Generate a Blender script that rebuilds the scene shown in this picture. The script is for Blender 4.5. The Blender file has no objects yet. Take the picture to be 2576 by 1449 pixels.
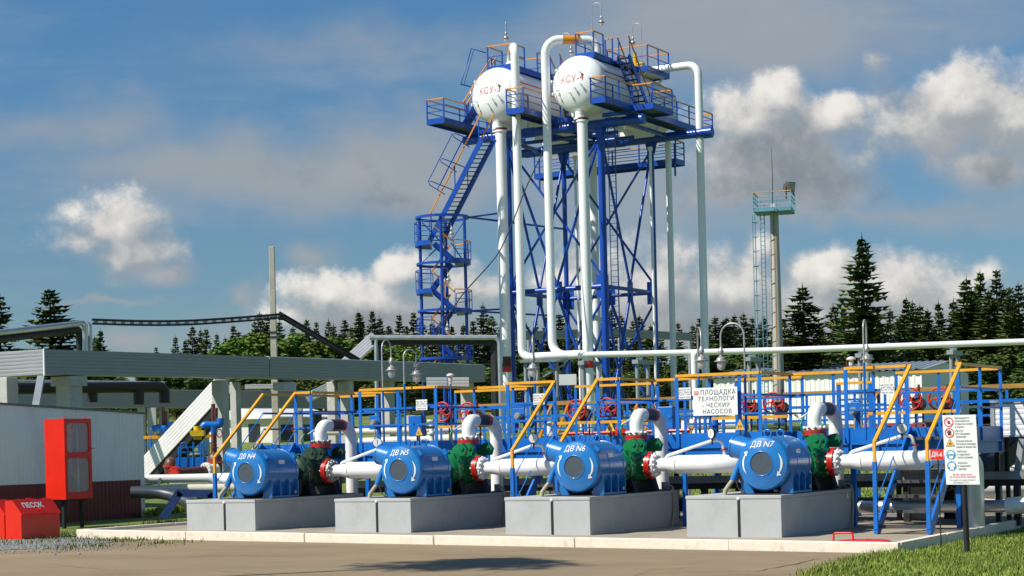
import bpy, bmesh, math, random
from mathutils import Vector, Matrix, noise as mnoise
V = Vector
R = math.radians
rnd = random.Random(7)
scene = bpy.context.scene
col = scene.collection

# ------------------------------------------------------------------ camera
FPX, CXP, CYP = 4600.0, 1288.0, 1125.0          # focal length, principal point (in a 2576 px wide picture)
ROLL = R(1.4)
CAMH = 2.1
cr, sr = math.cos(ROLL), math.sin(ROLL)
cam_d = bpy.data.cameras.new("camera")
cam = bpy.data.objects.new("camera", cam_d); col.objects.link(cam)
cam_d.sensor_width = 36; cam_d.lens = 36 * FPX / 2576
cam_d.shift_y = (CYP - 724.5) / 2576
cam_d.clip_start = 0.5; cam_d.clip_end = 6000
right, up, back = V((cr, 0, -sr)), V((sr, 0, cr)), V((0, -1, 0))
M = Matrix.Identity(4)
for i, c in enumerate((right, up, back)):
    for j in range(3): M[j][i] = c[j]
M.translation = V((0, 0, CAMH))
cam.matrix_world = M
scene.camera = cam

# ------------------------------------------------------------------ light
SUN_EL, SUN_DIR = R(46), V((-0.64, -0.293, 0)).normalized()
sun_d = bpy.data.lights.new("sun", 'SUN'); sun_d.energy = 5.0; sun_d.angle = R(0.55); sun_d.color = (1, .955, .875)
sun = bpy.data.objects.new("sun", sun_d); col.objects.link(sun)
tosun = V((SUN_DIR.x * math.cos(SUN_EL), SUN_DIR.y * math.cos(SUN_EL), math.sin(SUN_EL)))
sun.rotation_euler = tosun.to_track_quat('Z', 'Y').to_euler()
sun.location = (0, 0, 60)
scene.view_settings.view_transform = 'Standard'; scene.view_settings.look = 'None'
scene.view_settings.exposure = 0.2; scene.view_settings.gamma = 1
scene.render.engine = 'CYCLES'
scene.cycles.max_bounces = 6; scene.cycles.diffuse_bounces = 3; scene.cycles.transparent_max_bounces = 8

def ray(px, py):
    xc, yc = (px - CXP) / FPX, -(py - CYP) / FPX
    return V((xc * cr + yc * sr, 1, -xc * sr + yc * cr))
def at(px, py, Y): return V((0, 0, CAMH)) + ray(px, py) * Y

world = bpy.data.worlds.new("World"); scene.world = world; world.use_nodes = True
def build_world():
    nt = world.node_tree; N = nt.nodes; N.clear(); L = nt.links.new
    def nd(t, **k):
        n = N.new(t)
        for a, b in k.items(): setattr(n, a, b)
        return n
    def setin(n, i, x):
        if isinstance(x, (int, float)): n.inputs[i].default_value = x
        elif isinstance(x, tuple): n.inputs[i].default_value = x if len(x) == len(n.inputs[i].default_value) else (*x, 1)
        else: L(x, n.inputs[i])
    def math_(op, a, b=None, c=None):
        n = nd('ShaderNodeMath', operation=op)
        for i, x in enumerate((a, b, c)):
            if x is not None: setin(n, i, x)
        return n.outputs[0]
    def vec(op, a, b=None):
        n = nd('ShaderNodeVectorMath', operation=op); setin(n, 0, a)
        if b is not None: setin(n, 1, b)
        return n.outputs[0]
    def sstep(x, lo, hi):
        n = nd('ShaderNodeMapRange', interpolation_type='SMOOTHSTEP'); setin(n, 0, x); setin(n, 1, lo); setin(n, 2, hi); return n.outputs[0]
    def lerp(f, a, b): return math_('MULTIPLY_ADD', f, b - a, a)
    def mixc(f, a, b):
        n = nd('ShaderNodeMix', data_type='RGBA'); setin(n, 0, f); setin(n, 6, a); setin(n, 7, b); return n.outputs[2]
    sky = nd('ShaderNodeTexSky', sky_type='NISHITA', sun_disc=False)
    sky.sun_elevation = SUN_EL; sky.sun_rotation = math.atan2(SUN_DIR.x, SUN_DIR.y)
    sky.air_density = 1.0; sky.dust_density = 0.3; sky.ozone_density = 2.0
    tc = nd('ShaderNodeTexCoord'); sep = nd('ShaderNodeSeparateXYZ'); L(tc.outputs['Generated'], sep.inputs[0])
    yy = math_('MAXIMUM', sep.outputs[1], 0.05)
    a = math_('DIVIDE', sep.outputs[0], yy); b = math_('DIVIDE', sep.outputs[2], yy)
    cmb = nd('ShaderNodeCombineXYZ'); L(a, cmb.inputs[0]); L(b, cmb.inputs[1]); P = cmb.outputs[0]
    tint = nd('ShaderNodeMix', data_type='RGBA', blend_type='MULTIPLY'); tint.inputs[0].default_value = 1
    L(sky.outputs[0], tint.inputs[6]); L(mixc(sstep(b, .06, .26), SKY_LOW, SKY_HIGH), tint.inputs[7])
    base = tint.outputs[2]
    world.cycles.sampling_method = 'MANUAL'; world.cycles.sample_map_resolution = 512
    def fbm(scale, detail, rough, off, sx=1, sy=1, q=None, col_=False):
        mp = nd('ShaderNodeMapping'); setin(mp, 0, q or P); mp.inputs['Location'].default_value = (off, off * .7, off * .3)
        mp.inputs['Scale'].default_value = (sx, sy, 1)
        n = nd('ShaderNodeTexNoise'); L(mp.outputs[0], n.inputs['Vector'])
        n.inputs['Scale'].default_value = scale; n.inputs['Detail'].default_value = detail; n.inputs['Roughness'].default_value = rough
        return n.outputs['Color'] if col_ else math_('SUBTRACT', n.outputs[0], .5)
    def layer(blobs, q):
        acc = None
        for i, (px, py, rx, ry, k) in enumerate(blobs):
            c = ray(px, py)
            if i % 6 == 5:                                   # keeps the node chain sequential (a limit of the renderer)
                ch = nd('ShaderNodeVectorMath', operation='MULTIPLY_ADD'); L(acc, ch.inputs[0]); ch.inputs[1].default_value = (1e-9, 1e-9, 1e-9); L(q, ch.inputs[2]); q = ch.outputs[0]
            sx_, sy_ = FPX / rx, FPX / ry
            mp = nd('ShaderNodeVectorMath', operation='MULTIPLY_ADD'); L(q, mp.inputs[0]); mp.inputs[1].default_value = (sx_, sy_, 0); mp.inputs[2].default_value = (-c.x * sx_, -c.z * sy_, 0)
            ln = nd('ShaderNodeVectorMath', operation='LENGTH'); L(mp.outputs[0], ln.inputs[0])
            v = math_('MULTIPLY_ADD', ln.outputs['Value'], -k, k)
            acc = v if acc is None else math_('SMOOTH_MAX', acc, v, .3)
        return acc
    def warped(q, amt, scale, off):
        s = vec('SUBTRACT', fbm(scale, 3, .6, off, q=q, col_=True), (.5, .5, .5)); n = nd('ShaderNodeVectorMath', operation='SCALE'); L(s, n.inputs[0]); n.inputs['Scale'].default_value = amt
        m = nd('ShaderNodeVectorMath', operation='MULTIPLY'); L(vec('ADD', q, n.outputs[0]), m.inputs[0]); m.inputs[1].default_value = (1, 1, 0); return m.outputs[0]
    CL = CLOUD_GAIN
    def g(r, gg, bb): return (r * CL, gg * CL, bb * CL)
    # thin grey veils
    f = layer(VEILS, warped(P, .05, 18, 3.1))
    d = math_('ADD', f, math_('MULTIPLY', fbm(9, 7, .6, 5.2, .55, 1.5), 2.0))
    base = mixc(math_('MULTIPLY', sstep(d, -.5, .9), .84), base, g(.315, .335, .355))
    wisp = math_('MULTIPLY', sstep(fbm(14, 8, .62, 11., .35, 1.6), .0, .24), .25)
    base = mixc(wisp, base, g(.36, .40, .43))
    # sun-lit cumulus: density and the density a little towards the light
    def cumulus(blobs, base, white, grey, amp, off, soft=(.75, .26), dmax=.97):
        dens = []
        for sh in ((0, 0, 0), (-.006, .0115, 0)):
            q = vec('ADD', P, sh)
            f = layer(blobs, q)
            n = math_('ADD', math_('MULTIPLY', fbm(21, 8, .6, off + 1.7, q=q), 1.95 * amp), math_('MULTIPLY', fbm(64, 5, .62, off + 8.3, q=q), .6 * amp))
            dens.append(math_('ADD', math_('ADD', f, .14), n))
        lit = sstep(math_('SUBTRACT', dens[0], dens[1]), -.30, 1.0)
        al = math_('MULTIPLY', sstep(dens[0], -.04, lerp(lit, *soft)), dmax)
        return mixc(al, base, mixc(lit, g(*grey), g(*white)))
    base = cumulus([(a, b_, c * 1.18, d_ * 1.16, e) for a, b_, c, d_, e in CUMULUS], base, (.77, .735, .69), (.30, .325, .345), 1.0, 1.3, (1.05, .46))
    nb = fbm(24, 7, .62, 3.0)
    d = math_('ADD', layer(BELLIES, P), math_('MULTIPLY', nb, 1.6))
    base = mixc(math_('MULTIPLY', sstep(d, -.05, .85), .88), base, mixc(sstep(nb, -.18, .2), g(.38, .385, .39), g(.185, .22, .26)))
    bg = nd('ShaderNodeBackground'); L(base, bg.inputs[0]); bg.inputs[1].default_value = SKY_STRENGTH
    out = nd('ShaderNodeOutputWorld'); L(bg.outputs[0], out.inputs[0])
# soft cloud masses: centre and radii in picture pixels, weight
VEILS = [(560, 430, 640, 120, .9), (260, 310, 250, 100, .7), (950, 400, 280, 120, .9), (1900, 90, 660, 170, 1.1), (1650, 60, 280, 170, .9), (120, 300, 280, 70, .5),
         (1130, 470, 220, 100, .8), (1050, 130, 420, 60, .35), (250, 748, 140, 14, .7), (2150, 540, 420, 34, .4), (2350, 60, 320, 100, .5), (790, 640, 60, 44, .8), (598, 740, 34, 24, .7), (2200, 150, 60, 50, .9), (330, 855, 90, 34, .8), (1560, 470, 330, 200, .8), (1000, 860, 500, 90, 1.0), (2100, 850, 700, 120, 1.0)]
CUMULUS = [(300, 565, 135, 80, 1), (340, 632, 120, 65, 1), (200, 610, 100, 42, .6), (430, 685, 70, 36, .6),
           (820, 740, 120, 62, 1), (930, 775, 190, 75, 1), (730, 790, 70, 34, .6), (1010, 690, 70, 46, .8), (1150, 730, 130, 66, .8),
           (1965, 255, 88, 80, 1.1), (1880, 305, 130, 74, 1), (2075, 305, 130, 80, 1), (1960, 400, 240, 130, 1),
           (2430, 255, 170, 120, 1.1), (2550, 310, 150, 140, 1), (2320, 315, 160, 84, .8), (2470, 410, 160, 80, .8), (2205, 150, 40, 36, .5),
           (2080, 690, 110, 68, 1), (2260, 725, 170, 100, 1), (1915, 615, 46, 46, .8), (1830, 735, 160, 105, 1), (1640, 745, 190, 110, 1), (2395, 750, 130, 66, .8), (2475, 690, 40, 30, .5), (1450, 700, 140, 90, .8), (2110, 800, 300, 60, .8)]
BELLIES = [(1960, 405, 250, 115, 1.15), (2050, 475, 210, 85, 1), (1830, 480, 190, 90, .9), (2370, 350, 200, 84, .8), (2500, 435, 180, 66, 1), (2290, 260, 150, 60, .4),
           (400, 695, 110, 46, .9), (890, 430, 200, 95, .5), (1020, 500, 190, 64, .5), (900, 810, 170, 50, .8), (1640, 815, 330, 80, .8), (2200, 805, 330, 66, .8)]
SKY_STRENGTH = 0.07
SKY_LOW, SKY_HIGH = (.58, .76, .90, 1), (.56, .93, 1.15, 1)
CLOUD_GAIN = 1 / SKY_STRENGTH
build_world()

# ------------------------------------------------------------------ the plant's own axes
YAW = R(30)
e1 = V((math.cos(YAW), -math.sin(YAW), 0))      # along the row of pumps (to the right and nearer)
e2 = V((math.sin(YAW), math.cos(YAW), 0))       # from the kerb back into the plant
Z = V((0, 0, 1))
_r = ray(2262, 1393); O = V((0, 0, CAMH)) + _r * (CAMH / -_r.z)
def W(u, v, z=0): return O + e1 * u + e2 * v + Z * z
def uvz(p): d = p - O; return d.dot(e1), d.dot(e2), d.z
def PV(px, py, v):
    r = ray(px, py); c = V((0, 0, CAMH)); t = (v - (c - O).dot(e2)) / r.dot(e2); return c + r * t
def PU(px, py, u):
    r = ray(px, py); c = V((0, 0, CAMH)); t = (u - (c - O).dot(e1)) / r.dot(e1); return c + r * t
def PZ(px, py, z):
    r = ray(px, py); return V((0, 0, CAMH)) + r * ((z - CAMH) / r.z)
def gz(u): return -0.0105 * min(u, 0)
def smooth(a, b, x):
    t = max(0, min(1, (x - a) / (b - a))); return t * t * (3 - 2 * t)
def terrain(x, y):
    u, v, _ = uvz(V((x, y, 0)))
    z = gz(max(u, -30))
    lat = 1 - .38 * smooth(8, 30, x)
    z += (2.5 * smooth(60, 92, y) + 2.4 * smooth(92, 150, y)) * lat
    z += .35 * smooth(.6, 5, u) * smooth(14, -6, v)
    return z
def ground_at(p): return V((p.x, p.y, terrain(p.x, p.y)))

# ------------------------------------------------------------------ materials
MATS = {}
def mat(name, rgb, rough=.5, var=.12, scale=3., bump=0., metal=0., spec=.5, dirt=None, dirt_amt=.0, dirt_scale=1.2, coat=0., wave=None, stretch=(1, 1, 1), fine=0.):
    if name in MATS: return MATS[name]
    m = bpy.data.materials.new(name); m.use_nodes = True; MATS[name] = m
    nt = m.node_tree; N = nt.nodes; L = nt.links.new; bs = N['Principled BSDF']
    tc = N.new('ShaderNodeTexCoord'); mp = N.new('ShaderNodeMapping'); L(tc.outputs['Object'], mp.inputs[0]); mp.inputs['Scale'].default_value = stretch
    nz = N.new('ShaderNodeTexNoise'); L(mp.outputs[0], nz.inputs['Vector']); nz.inputs['Scale'].default_value = scale; nz.inputs['Detail'].default_value = 6; nz.inputs['Roughness'].default_value = .62
    rp = N.new('ShaderNodeValToRGB'); L(nz.outputs[0], rp.inputs[0])
    rp.color_ramp.elements[0].position = .3; rp.color_ramp.elements[1].position = .7
    rp.color_ramp.elements[0].color = (*[max(0, c * (1 - var)) for c in rgb], 1)
    rp.color_ramp.elements[1].color = (*[min(1, c * (1 + var)) for c in rgb], 1)
    c = rp.outputs[0]
    if dirt:
        n2 = N.new('ShaderNodeTexNoise'); L(mp.outputs[0], n2.inputs['Vector']); n2.inputs['Scale'].default_value = dirt_scale; n2.inputs['Detail'].default_value = 8; n2.inputs['Roughness'].default_value = .7
        r2 = N.new('ShaderNodeValToRGB'); L(n2.outputs[0], r2.inputs[0]); r2.color_ramp.elements[0].position = .52; r2.color_ramp.elements[1].position = .75
        r2.color_ramp.elements[0].color = (0, 0, 0, 1); r2.color_ramp.elements[1].color = (dirt_amt, dirt_amt, dirt_amt, 1)
        mx = N.new('ShaderNodeMix'); mx.data_type = 'RGBA'; L(r2.outputs[0], mx.inputs[0]); L(c, mx.inputs[6]); mx.inputs[7].default_value = (*dirt, 1)
        c = mx.outputs[2]
    if fine:
        n3 = N.new('ShaderNodeTexNoise'); L(mp.outputs[0], n3.inputs['Vector']); n3.inputs['Scale'].default_value = 60; n3.inputs['Detail'].default_value = 3
        mr = N.new('ShaderNodeMapRange'); L(n3.outputs[0], mr.inputs[0]); mr.inputs[1].default_value = .3; mr.inputs[2].default_value = .7; mr.inputs[3].default_value = 1 - fine; mr.inputs[4].default_value = 1 + fine
        mx = N.new('ShaderNodeMix'); mx.data_type = 'RGBA'; mx.blend_type = 'MULTIPLY'; mx.inputs[0].default_value = 1; L(c, mx.inputs[6]); L(mr.outputs[0], mx.inputs[7]); c = mx.outputs[2]
    L(c, bs.inputs['Base Color'])
    bs.inputs['Roughness'].default_value = rough; bs.inputs['Metallic'].default_value = metal
    bs.inputs['Specular IOR Level'].default_value = spec; bs.inputs['Coat Weight'].default_value = coat; bs.inputs['Coat Roughness'].default_value = .12
    rm = N.new('ShaderNodeMapRange'); L(nz.outputs[0], rm.inputs[0]); rm.inputs[3].default_value = max(0, rough - .1); rm.inputs[4].default_value = min(1, rough + .12); L(rm.outputs[0], bs.inputs['Roughness'])
    if bump:
        bp = N.new('ShaderNodeBump'); bp.inputs['Strength'].default_value = bump; bp.inputs['Distance'].default_value = .02
        nb = N.new('ShaderNodeTexNoise'); L(mp.outputs[0], nb.inputs['Vector']); nb.inputs['Scale'].default_value = scale * 6; nb.inputs['Detail'].default_value = 4
        L(nb.outputs[0], bp.inputs['Height']); L(bp.outputs[0], bs.inputs['Normal'])
    return m
BLUE = mat('blue_enamel', (.005, .14, .52), .34, .14, 1.5, .05, dirt=(.03, .07, .16), dirt_amt=.45, dirt_scale=2.5)
MOTOR = mat('motor_blue_enamel', (.010, .165, .47), .3, .07, 2.5, .04, coat=.5, dirt=(.03, .07, .15), dirt_amt=.35, dirt_scale=3)
TBLUE = mat('tower_blue_enamel', (.006, .062, .38), .3, .14, .8, .03, dirt=(.01, .03, .14), dirt_amt=.5, dirt_scale=1.2)
LBLUE = mat('faded_light_blue_paint', (.12, .30, .38), .5, .2, 2)
YELLOW = mat('yellow_enamel', (.78, .36, .018), .38, .1, 2, dirt=(.32, .17, .04), dirt_amt=.5, dirt_scale=3)
ORANGE = mat('orange_enamel', (.75, .27, .015), .4, .12, 1.5)
WHITE = mat('white_pipe_paint', (.84, .83, .80), .3, .03, 1.5, .02, dirt=(.50, .44, .35), dirt_amt=.22, dirt_scale=2.2)
TWHITE = mat('tank_white_paint', (.86, .86, .85), .33, .03, .6, .015, dirt=(.55, .50, .43), dirt_amt=.15, dirt_scale=.8)
CREAM = mat('cream_pipe_paint', (.66, .62, .50), .42, .06, 2, dirt=(.4, .32, .2), dirt_amt=.35)
RED = mat('red_flange_enamel', (.52, .018, .010), .35, .15, 3, coat=.2)
WHEEL = mat('red_handwheel_enamel', (.55, .028, .018), .38, .15, 3)
CABRED = mat('fire_red_enamel', (.74, .018, .004), .36, .07, 1.5, dirt=(.4, .015, .01), dirt_amt=.3, dirt_scale=2)
GREEN = mat('green_pump_enamel', (.008, .19, .058), .28, .12, 4, .15, coat=.4, dirt=(.01, .06, .025), dirt_amt=.3, dirt_scale=5)
DKGREEN = mat('dull_green_pump_paint', (.022, .058, .034), .42, .12, 4, .15, dirt=(.01, .02, .012), dirt_amt=.4, dirt_scale=4)
BROWN = mat('brown_band_paint', (.085, .024, .014), .42, .2, 3)
VBROWN = mat('vessel_brown_paint', (.12, .035, .022), .45, .25, 2.5)
BLACKB = mat('black_band_paint', (.025, .017, .016), .4, .2, 3)
BLACK = mat('black_steel_and_shade', (.012, .012, .013), .55, .4, 4)  # black steel; also stands in for shade below the pump casings
RUBBER = mat('black_cable_rubber', (.015, .015, .016), .6, .3, 5)
GREY = mat('grey_painted_steel', (.27, .30, .32), .5, .12, 2, dirt=(.2, .16, .12), dirt_amt=.25)
GALV = mat('galvanised_steel', (.42, .44, .46), .38, .18, 5, metal=.75)
LAMPM = mat('cast_aluminium', (.40, .39, .36), .42, .15, 9, metal=.45)
BLOCK = mat('grey_foundation_paint', (.43, .44, .435), .62, .06, 1.6, .06, dirt=(.30, .28, .25), dirt_amt=.55, dirt_scale=1.1, fine=.06)
KERB = mat('limewashed_kerb', (.80, .70, .57), .85, .07, 2, .35, dirt=(.28, .22, .16), dirt_amt=.5, dirt_scale=4, fine=.1)
CONC = mat('weathered_concrete', (.46, .45, .42), .9, .14, 2.5, .5, dirt=(.2, .19, .17), dirt_amt=.45, dirt_scale=1.5, fine=.12)
POLEC = mat('pale_concrete', (.48, .44, .35), .88, .12, 2, .4, fine=.1)
TRAYM = mat('grey_profiled_sheet', (.30, .31, .315), .5, .05, 1.2, .0, dirt=(.22, .21, .19), dirt_amt=.25, dirt_scale=.7)
ROOFM = mat('dark_grey_roof_sheet', (.13, .15, .165), .5, .1, 1)
SHEDW = mat('white_profiled_sheet', (.80, .78, .775), .5, .05, .8, dirt=(.4, .32, .3), dirt_amt=.3, dirt_scale=.6, stretch=(1, 1, .35))
BLDW = mat('cream_white_sheet', (.80, .785, .74), .55, .05, .8, dirt=(.5, .45, .36), dirt_amt=.2)
MAROON = mat('maroon_sheet', (.15, .006, .006), .5, .12, 1.2)
REDBASE = mat('red_plinth_paint', (.30, .03, .025), .6, .12, 1)
INSUL = mat('silver_pipe_cladding', (.52, .53, .54), .36, .1, 3, metal=.7)
BITUMEN = mat('black_wrap_and_shade', (.010, .011, .013), .5, .35, 4, .25)  # pipe wrap; also stands in for shade under the sloping duct
SIGNW = mat('white_sign_enamel', (.82, .81, .77), .4, .03, 2)
INKB = mat('black_sign_ink', (.012, .012, .014), .6, .1, 4)
INKR = mat('red_sign_ink', (.60, .02, .03), .5, .1, 4)
INKW = mat('white_stencil_paint', (.82, .82, .80), .5, .06, 8)
TANKRED = mat('red_stencil_paint', (.48, .03, .02), .5, .1, 3)
SIGNY = mat('yellow_sign_enamel', (.75, .42, .05), .45, .1, 3)
SIGNB = mat('blue_sign_ink', (.03, .30, .55), .45, .05, 3)
YVALVE = mat('yellow_valve_enamel', (.74, .46, .01), .35, .12, 2)
GRILLE = mat('dark_mesh_grille', (.045, .065, .085), .6, .5, 60)
HOSE = mat('beige_flexible_conduit', (.36, .32, .24), .7, .2, 20)
TREAD = mat('dark_steel_grating', (.055, .055, .058), .6, .35, 8)
TRUNK = mat('spruce_bark', (.10, .072, .05), .95, .3, 5, .6)
BIRCH = mat('pale_birch_bark', (.48, .45, .40), .85, .3, 4)
WINDOW = mat('dark_window', (.02, .025, .03), .15, .2, 2)
def glass(name, rough=.05, rgb=(1, 1, 1), alpha=.3):
    m = bpy.data.materials.new(name); m.use_nodes = True; b = m.node_tree.nodes['Principled BSDF']
    b.inputs['Base Color'].default_value = (*rgb, 1); b.inputs['Roughness'].default_value = rough; b.inputs['Alpha'].default_value = alpha
    b.inputs['Specular IOR Level'].default_value = .6
    return m
PANE = glass('cabinet_glazing', .06, (.75, .76, .78), .24)  # whitish base colour imitates the pale sky reflection on the panes
LGLASS = glass('lamp_glass', .1, (.85, .85, .80), .38)

# ------------------------------------------------------------------ mesh builder
def perp(d):
    a = Z if abs(d.z) < .9 else V((1, 0, 0))
    x = d.cross(a).normalized(); return x, d.cross(x).normalized()
class MB:
    def __init__(s): s.v = []; s.f = []; s.m = []; s.s = []; s.mat = 0
    def add(s, vs, fs, sm=False):
        o = len(s.v); s.v.extend(V(p) for p in vs)
        for f in fs: s.f.append([i + o for i in f]); s.m.append(s.mat); s.s.append(sm)
    def hexa(s, p):
        s.add(p, [(0, 3, 2, 1), (4, 5, 6, 7), (0, 1, 5, 4), (1, 2, 6, 5), (2, 3, 7, 6), (3, 0, 4, 7)])
    def box(s, c, ax, ay, az):
        s.hexa([c - ax - ay - az, c + ax - ay - az, c + ax + ay - az, c - ax + ay - az, c - ax - ay + az, c + ax - ay + az, c + ax + ay + az, c - ax + ay + az])
    def pbox(s, u0, u1, v0, v1, z0, z1):           # box in plant axes
        s.hexa([W(u0, v0, z0), W(u1, v0, z0), W(u1, v1, z0), W(u0, v1, z0), W(u0, v0, z1), W(u1, v0, z1), W(u1, v1, z1), W(u0, v1, z1)])
    def bar(s, p, q, w, h=None, upv=None):
        h = w if h is None else h
        d = (q - p)
        if d.length < 1e-6: return
        dn = d.normalized(); u = upv or (Z if abs(dn.z) < .95 else e2)
        x = dn.cross(u).normalized(); y = x.cross(dn).normalized()
        s.box((p + q) / 2, d / 2, x * w / 2, y * h / 2)
    def tube(s, p, q, r, r2=None, n=10, caps=True):
        r2 = r if r2 is None else r2; d = (q - p)
        if d.length < 1e-6: return
        x, y = perp(d.normalized())
        vs = []
        for c, rr in ((p, r), (q, r2)):
            for i in range(n): t = 2 * math.pi * i / n; vs.append(c + x * rr * math.cos(t) + y * rr * math.sin(t))
        s.add(vs, [(i, (i + 1) % n, n + (i + 1) % n, n + i) for i in range(n)], True)
        if caps: s.add(vs, [tuple(range(n))[::-1], tuple(range(n, 2 * n))])
    def sweep(s, pts, r, n=12, caps=True, closed=False):
        rs = r if isinstance(r, (list, tuple)) else [r] * len(pts)
        m = len(pts); T = []
        for i in range(m):
            if closed: d = pts[(i + 1) % m] - pts[i - 1]
            else: d = pts[min(i + 1, m - 1)] - pts[max(i - 1, 0)]
            T.append(d.normalized())
        x, y = perp(T[0]); vs = []
        for i in range(m):
            if i:
                q = T[i - 1].rotation_difference(T[i]); x = q @ x; x = (x - T[i] * x.dot(T[i])).normalized(); y = T[i].cross(x)
            for k in range(n):
                t = 2 * math.pi * k / n; vs.append(pts[i] + (x * math.cos(t) + y * math.sin(t)) * rs[i])
        fs = []
        for i in range(m if closed else m - 1):
            j = (i + 1) % m
            for k in range(n): fs.append((i * n + k, i * n + (k + 1) % n, j * n + (k + 1) % n, j * n + k))
        s.add(vs, fs, True)
        if caps and not closed: s.add(vs, [tuple(range(n))[::-1], tuple(range((m - 1) * n, m * n))])
    def pipe(s, pts, r, bend=.3, n=12, seg=7, caps=True):
        s.sweep(fillet(pts, bend, seg), r, n, caps)
    def lathe(s, o, ax, prof, n=24, x=None, arc=None, caps=False):
        ax = ax.normalized(); a, b = perp(ax)
        # break the smooth shading where the profile turns sharply
        cuts = [i for i in range(1, len(prof) - 1) if abs(V((prof[i][0] - prof[i - 1][0], prof[i][1] - prof[i - 1][1])).angle(V((prof[i + 1][0] - prof[i][0], prof[i + 1][1] - prof[i][1])), 0)) > .55]
        if cuts:
            st = 0
            for c in cuts + [len(prof) - 1]:
                s.lathe(o, ax, prof[st:c + 1], n, x) if c > st else None
                st = c
            return
        if x is not None: a = x.normalized(); b = ax.cross(a)
        vs = []
        for (t, r) in prof:
            for i in range(n): th = 2 * math.pi * i / n; vs.append(o + ax * t + (a * math.cos(th) + b * math.sin(th)) * r)
        m = len(prof)
        s.add(vs, [(j * n + i, j * n + (i + 1) % n, (j + 1) * n + (i + 1) % n, (j + 1) * n + i) for j in range(m - 1) for i in range(n)], True)
    def disc(s, c, ax, r, t, n=20):
        s.tube(c - ax.normalized() * t / 2, c + ax.normalized() * t / 2, r, n=n)
    def ring(s, c, ax, RR, r, n=24, k=6):
        x, y = perp(ax.normalized())
        s.sweep([c + (x * math.cos(2 * math.pi * i / n) + y * math.sin(2 * math.pi * i / n)) * RR for i in range(n)], r, k, closed=True)
    def arc(s, c, x, y, a0, a1, r, n=10, k=6):
        s.sweep([c + x * math.cos(a0 + (a1 - a0) * i / n) + y * math.sin(a0 + (a1 - a0) * i / n) for i in range(n + 1)], r, k)
    def prism(s, poly, ex):
        n = len(poly); vs = list(poly) + [p + ex for p in poly]
        s.add(vs, [tuple(range(n))[::-1], tuple(range(n, 2 * n))] + [(i, (i + 1) % n, n + (i + 1) % n, n + i) for i in range(n)])
    def ball(s, c, rx, ry=None, rz=None, n=14, m=8):
        ry = rx if ry is None else ry; rz = rx if rz is None else rz; vs = []
        for j in range(m + 1):
            ph = math.pi * j / m
            for i in range(n): th = 2 * math.pi * i / n; vs.append(c + V((rx * math.sin(ph) * math.cos(th), ry * math.sin(ph) * math.sin(th), rz * math.cos(ph))))
        s.add(vs, [(j * n + i, (j + 1) * n + i, (j + 1) * n + (i + 1) % n, j * n + (i + 1) % n) for j in range(m) for i in range(n)], True)
    def base(s):
        xs = [p.x for p in s.v]; ys = [p.y for p in s.v]; zs = [p.z for p in s.v]
        return V(((min(xs) + max(xs)) / 2, (min(ys) + max(ys)) / 2, min(zs)))
    def build(s, name, mats, parent=None, bevel=0):
        org = wloc(parent) if parent else s.base()
        me = bpy.data.meshes.new(name); me.from_pydata([tuple(p - org) for p in s.v], [], s.f)
        for mm in (mats if isinstance(mats, (list, tuple)) else [mats]): me.materials.append(mm)
        me.polygons.foreach_set('material_index', s.m); me.polygons.foreach_set('use_smooth', s.s)
        me.validate(); me.update()
        o = bpy.data.objects.new(name, me); col.objects.link(o)
        if parent: o.parent = parent
        else: o.location = org
        if bevel:
            b = o.modifiers.new('bevel', 'BEVEL'); b.width = bevel; b.segments = 2; b.limit_method = 'ANGLE'; b.angle_limit = R(40)
        return o
def wloc(o):
    p = V((0, 0, 0))
    while o: p = p + o.location; o = o.parent
    return p
def fillet(pts, bend, seg=7):
    if len(pts) < 3: return list(pts)
    out = [pts[0]]
    for i in range(1, len(pts) - 1):
        a, b, c = pts[i - 1], pts[i], pts[i + 1]
        d0 = (a - b); d1 = (c - b); l = min(bend, d0.length * .49, d1.length * .49)
        p0 = b + d0.normalized() * l; p1 = b + d1.normalized() * l
        k = 0
        ang = d0.angle(d1)
        for j in range(seg + 1):
            t = j / seg
            # circular arc approximated by a rational quadratic
            w = math.sin(ang / 2); den = (1 - t) ** 2 + 2 * w * t * (1 - t) + t * t
            out.append((p0 * (1 - t) ** 2 + b * (2 * w * t * (1 - t)) + p1 * t * t) / den)
    out.append(pts[-1]); return out

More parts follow.
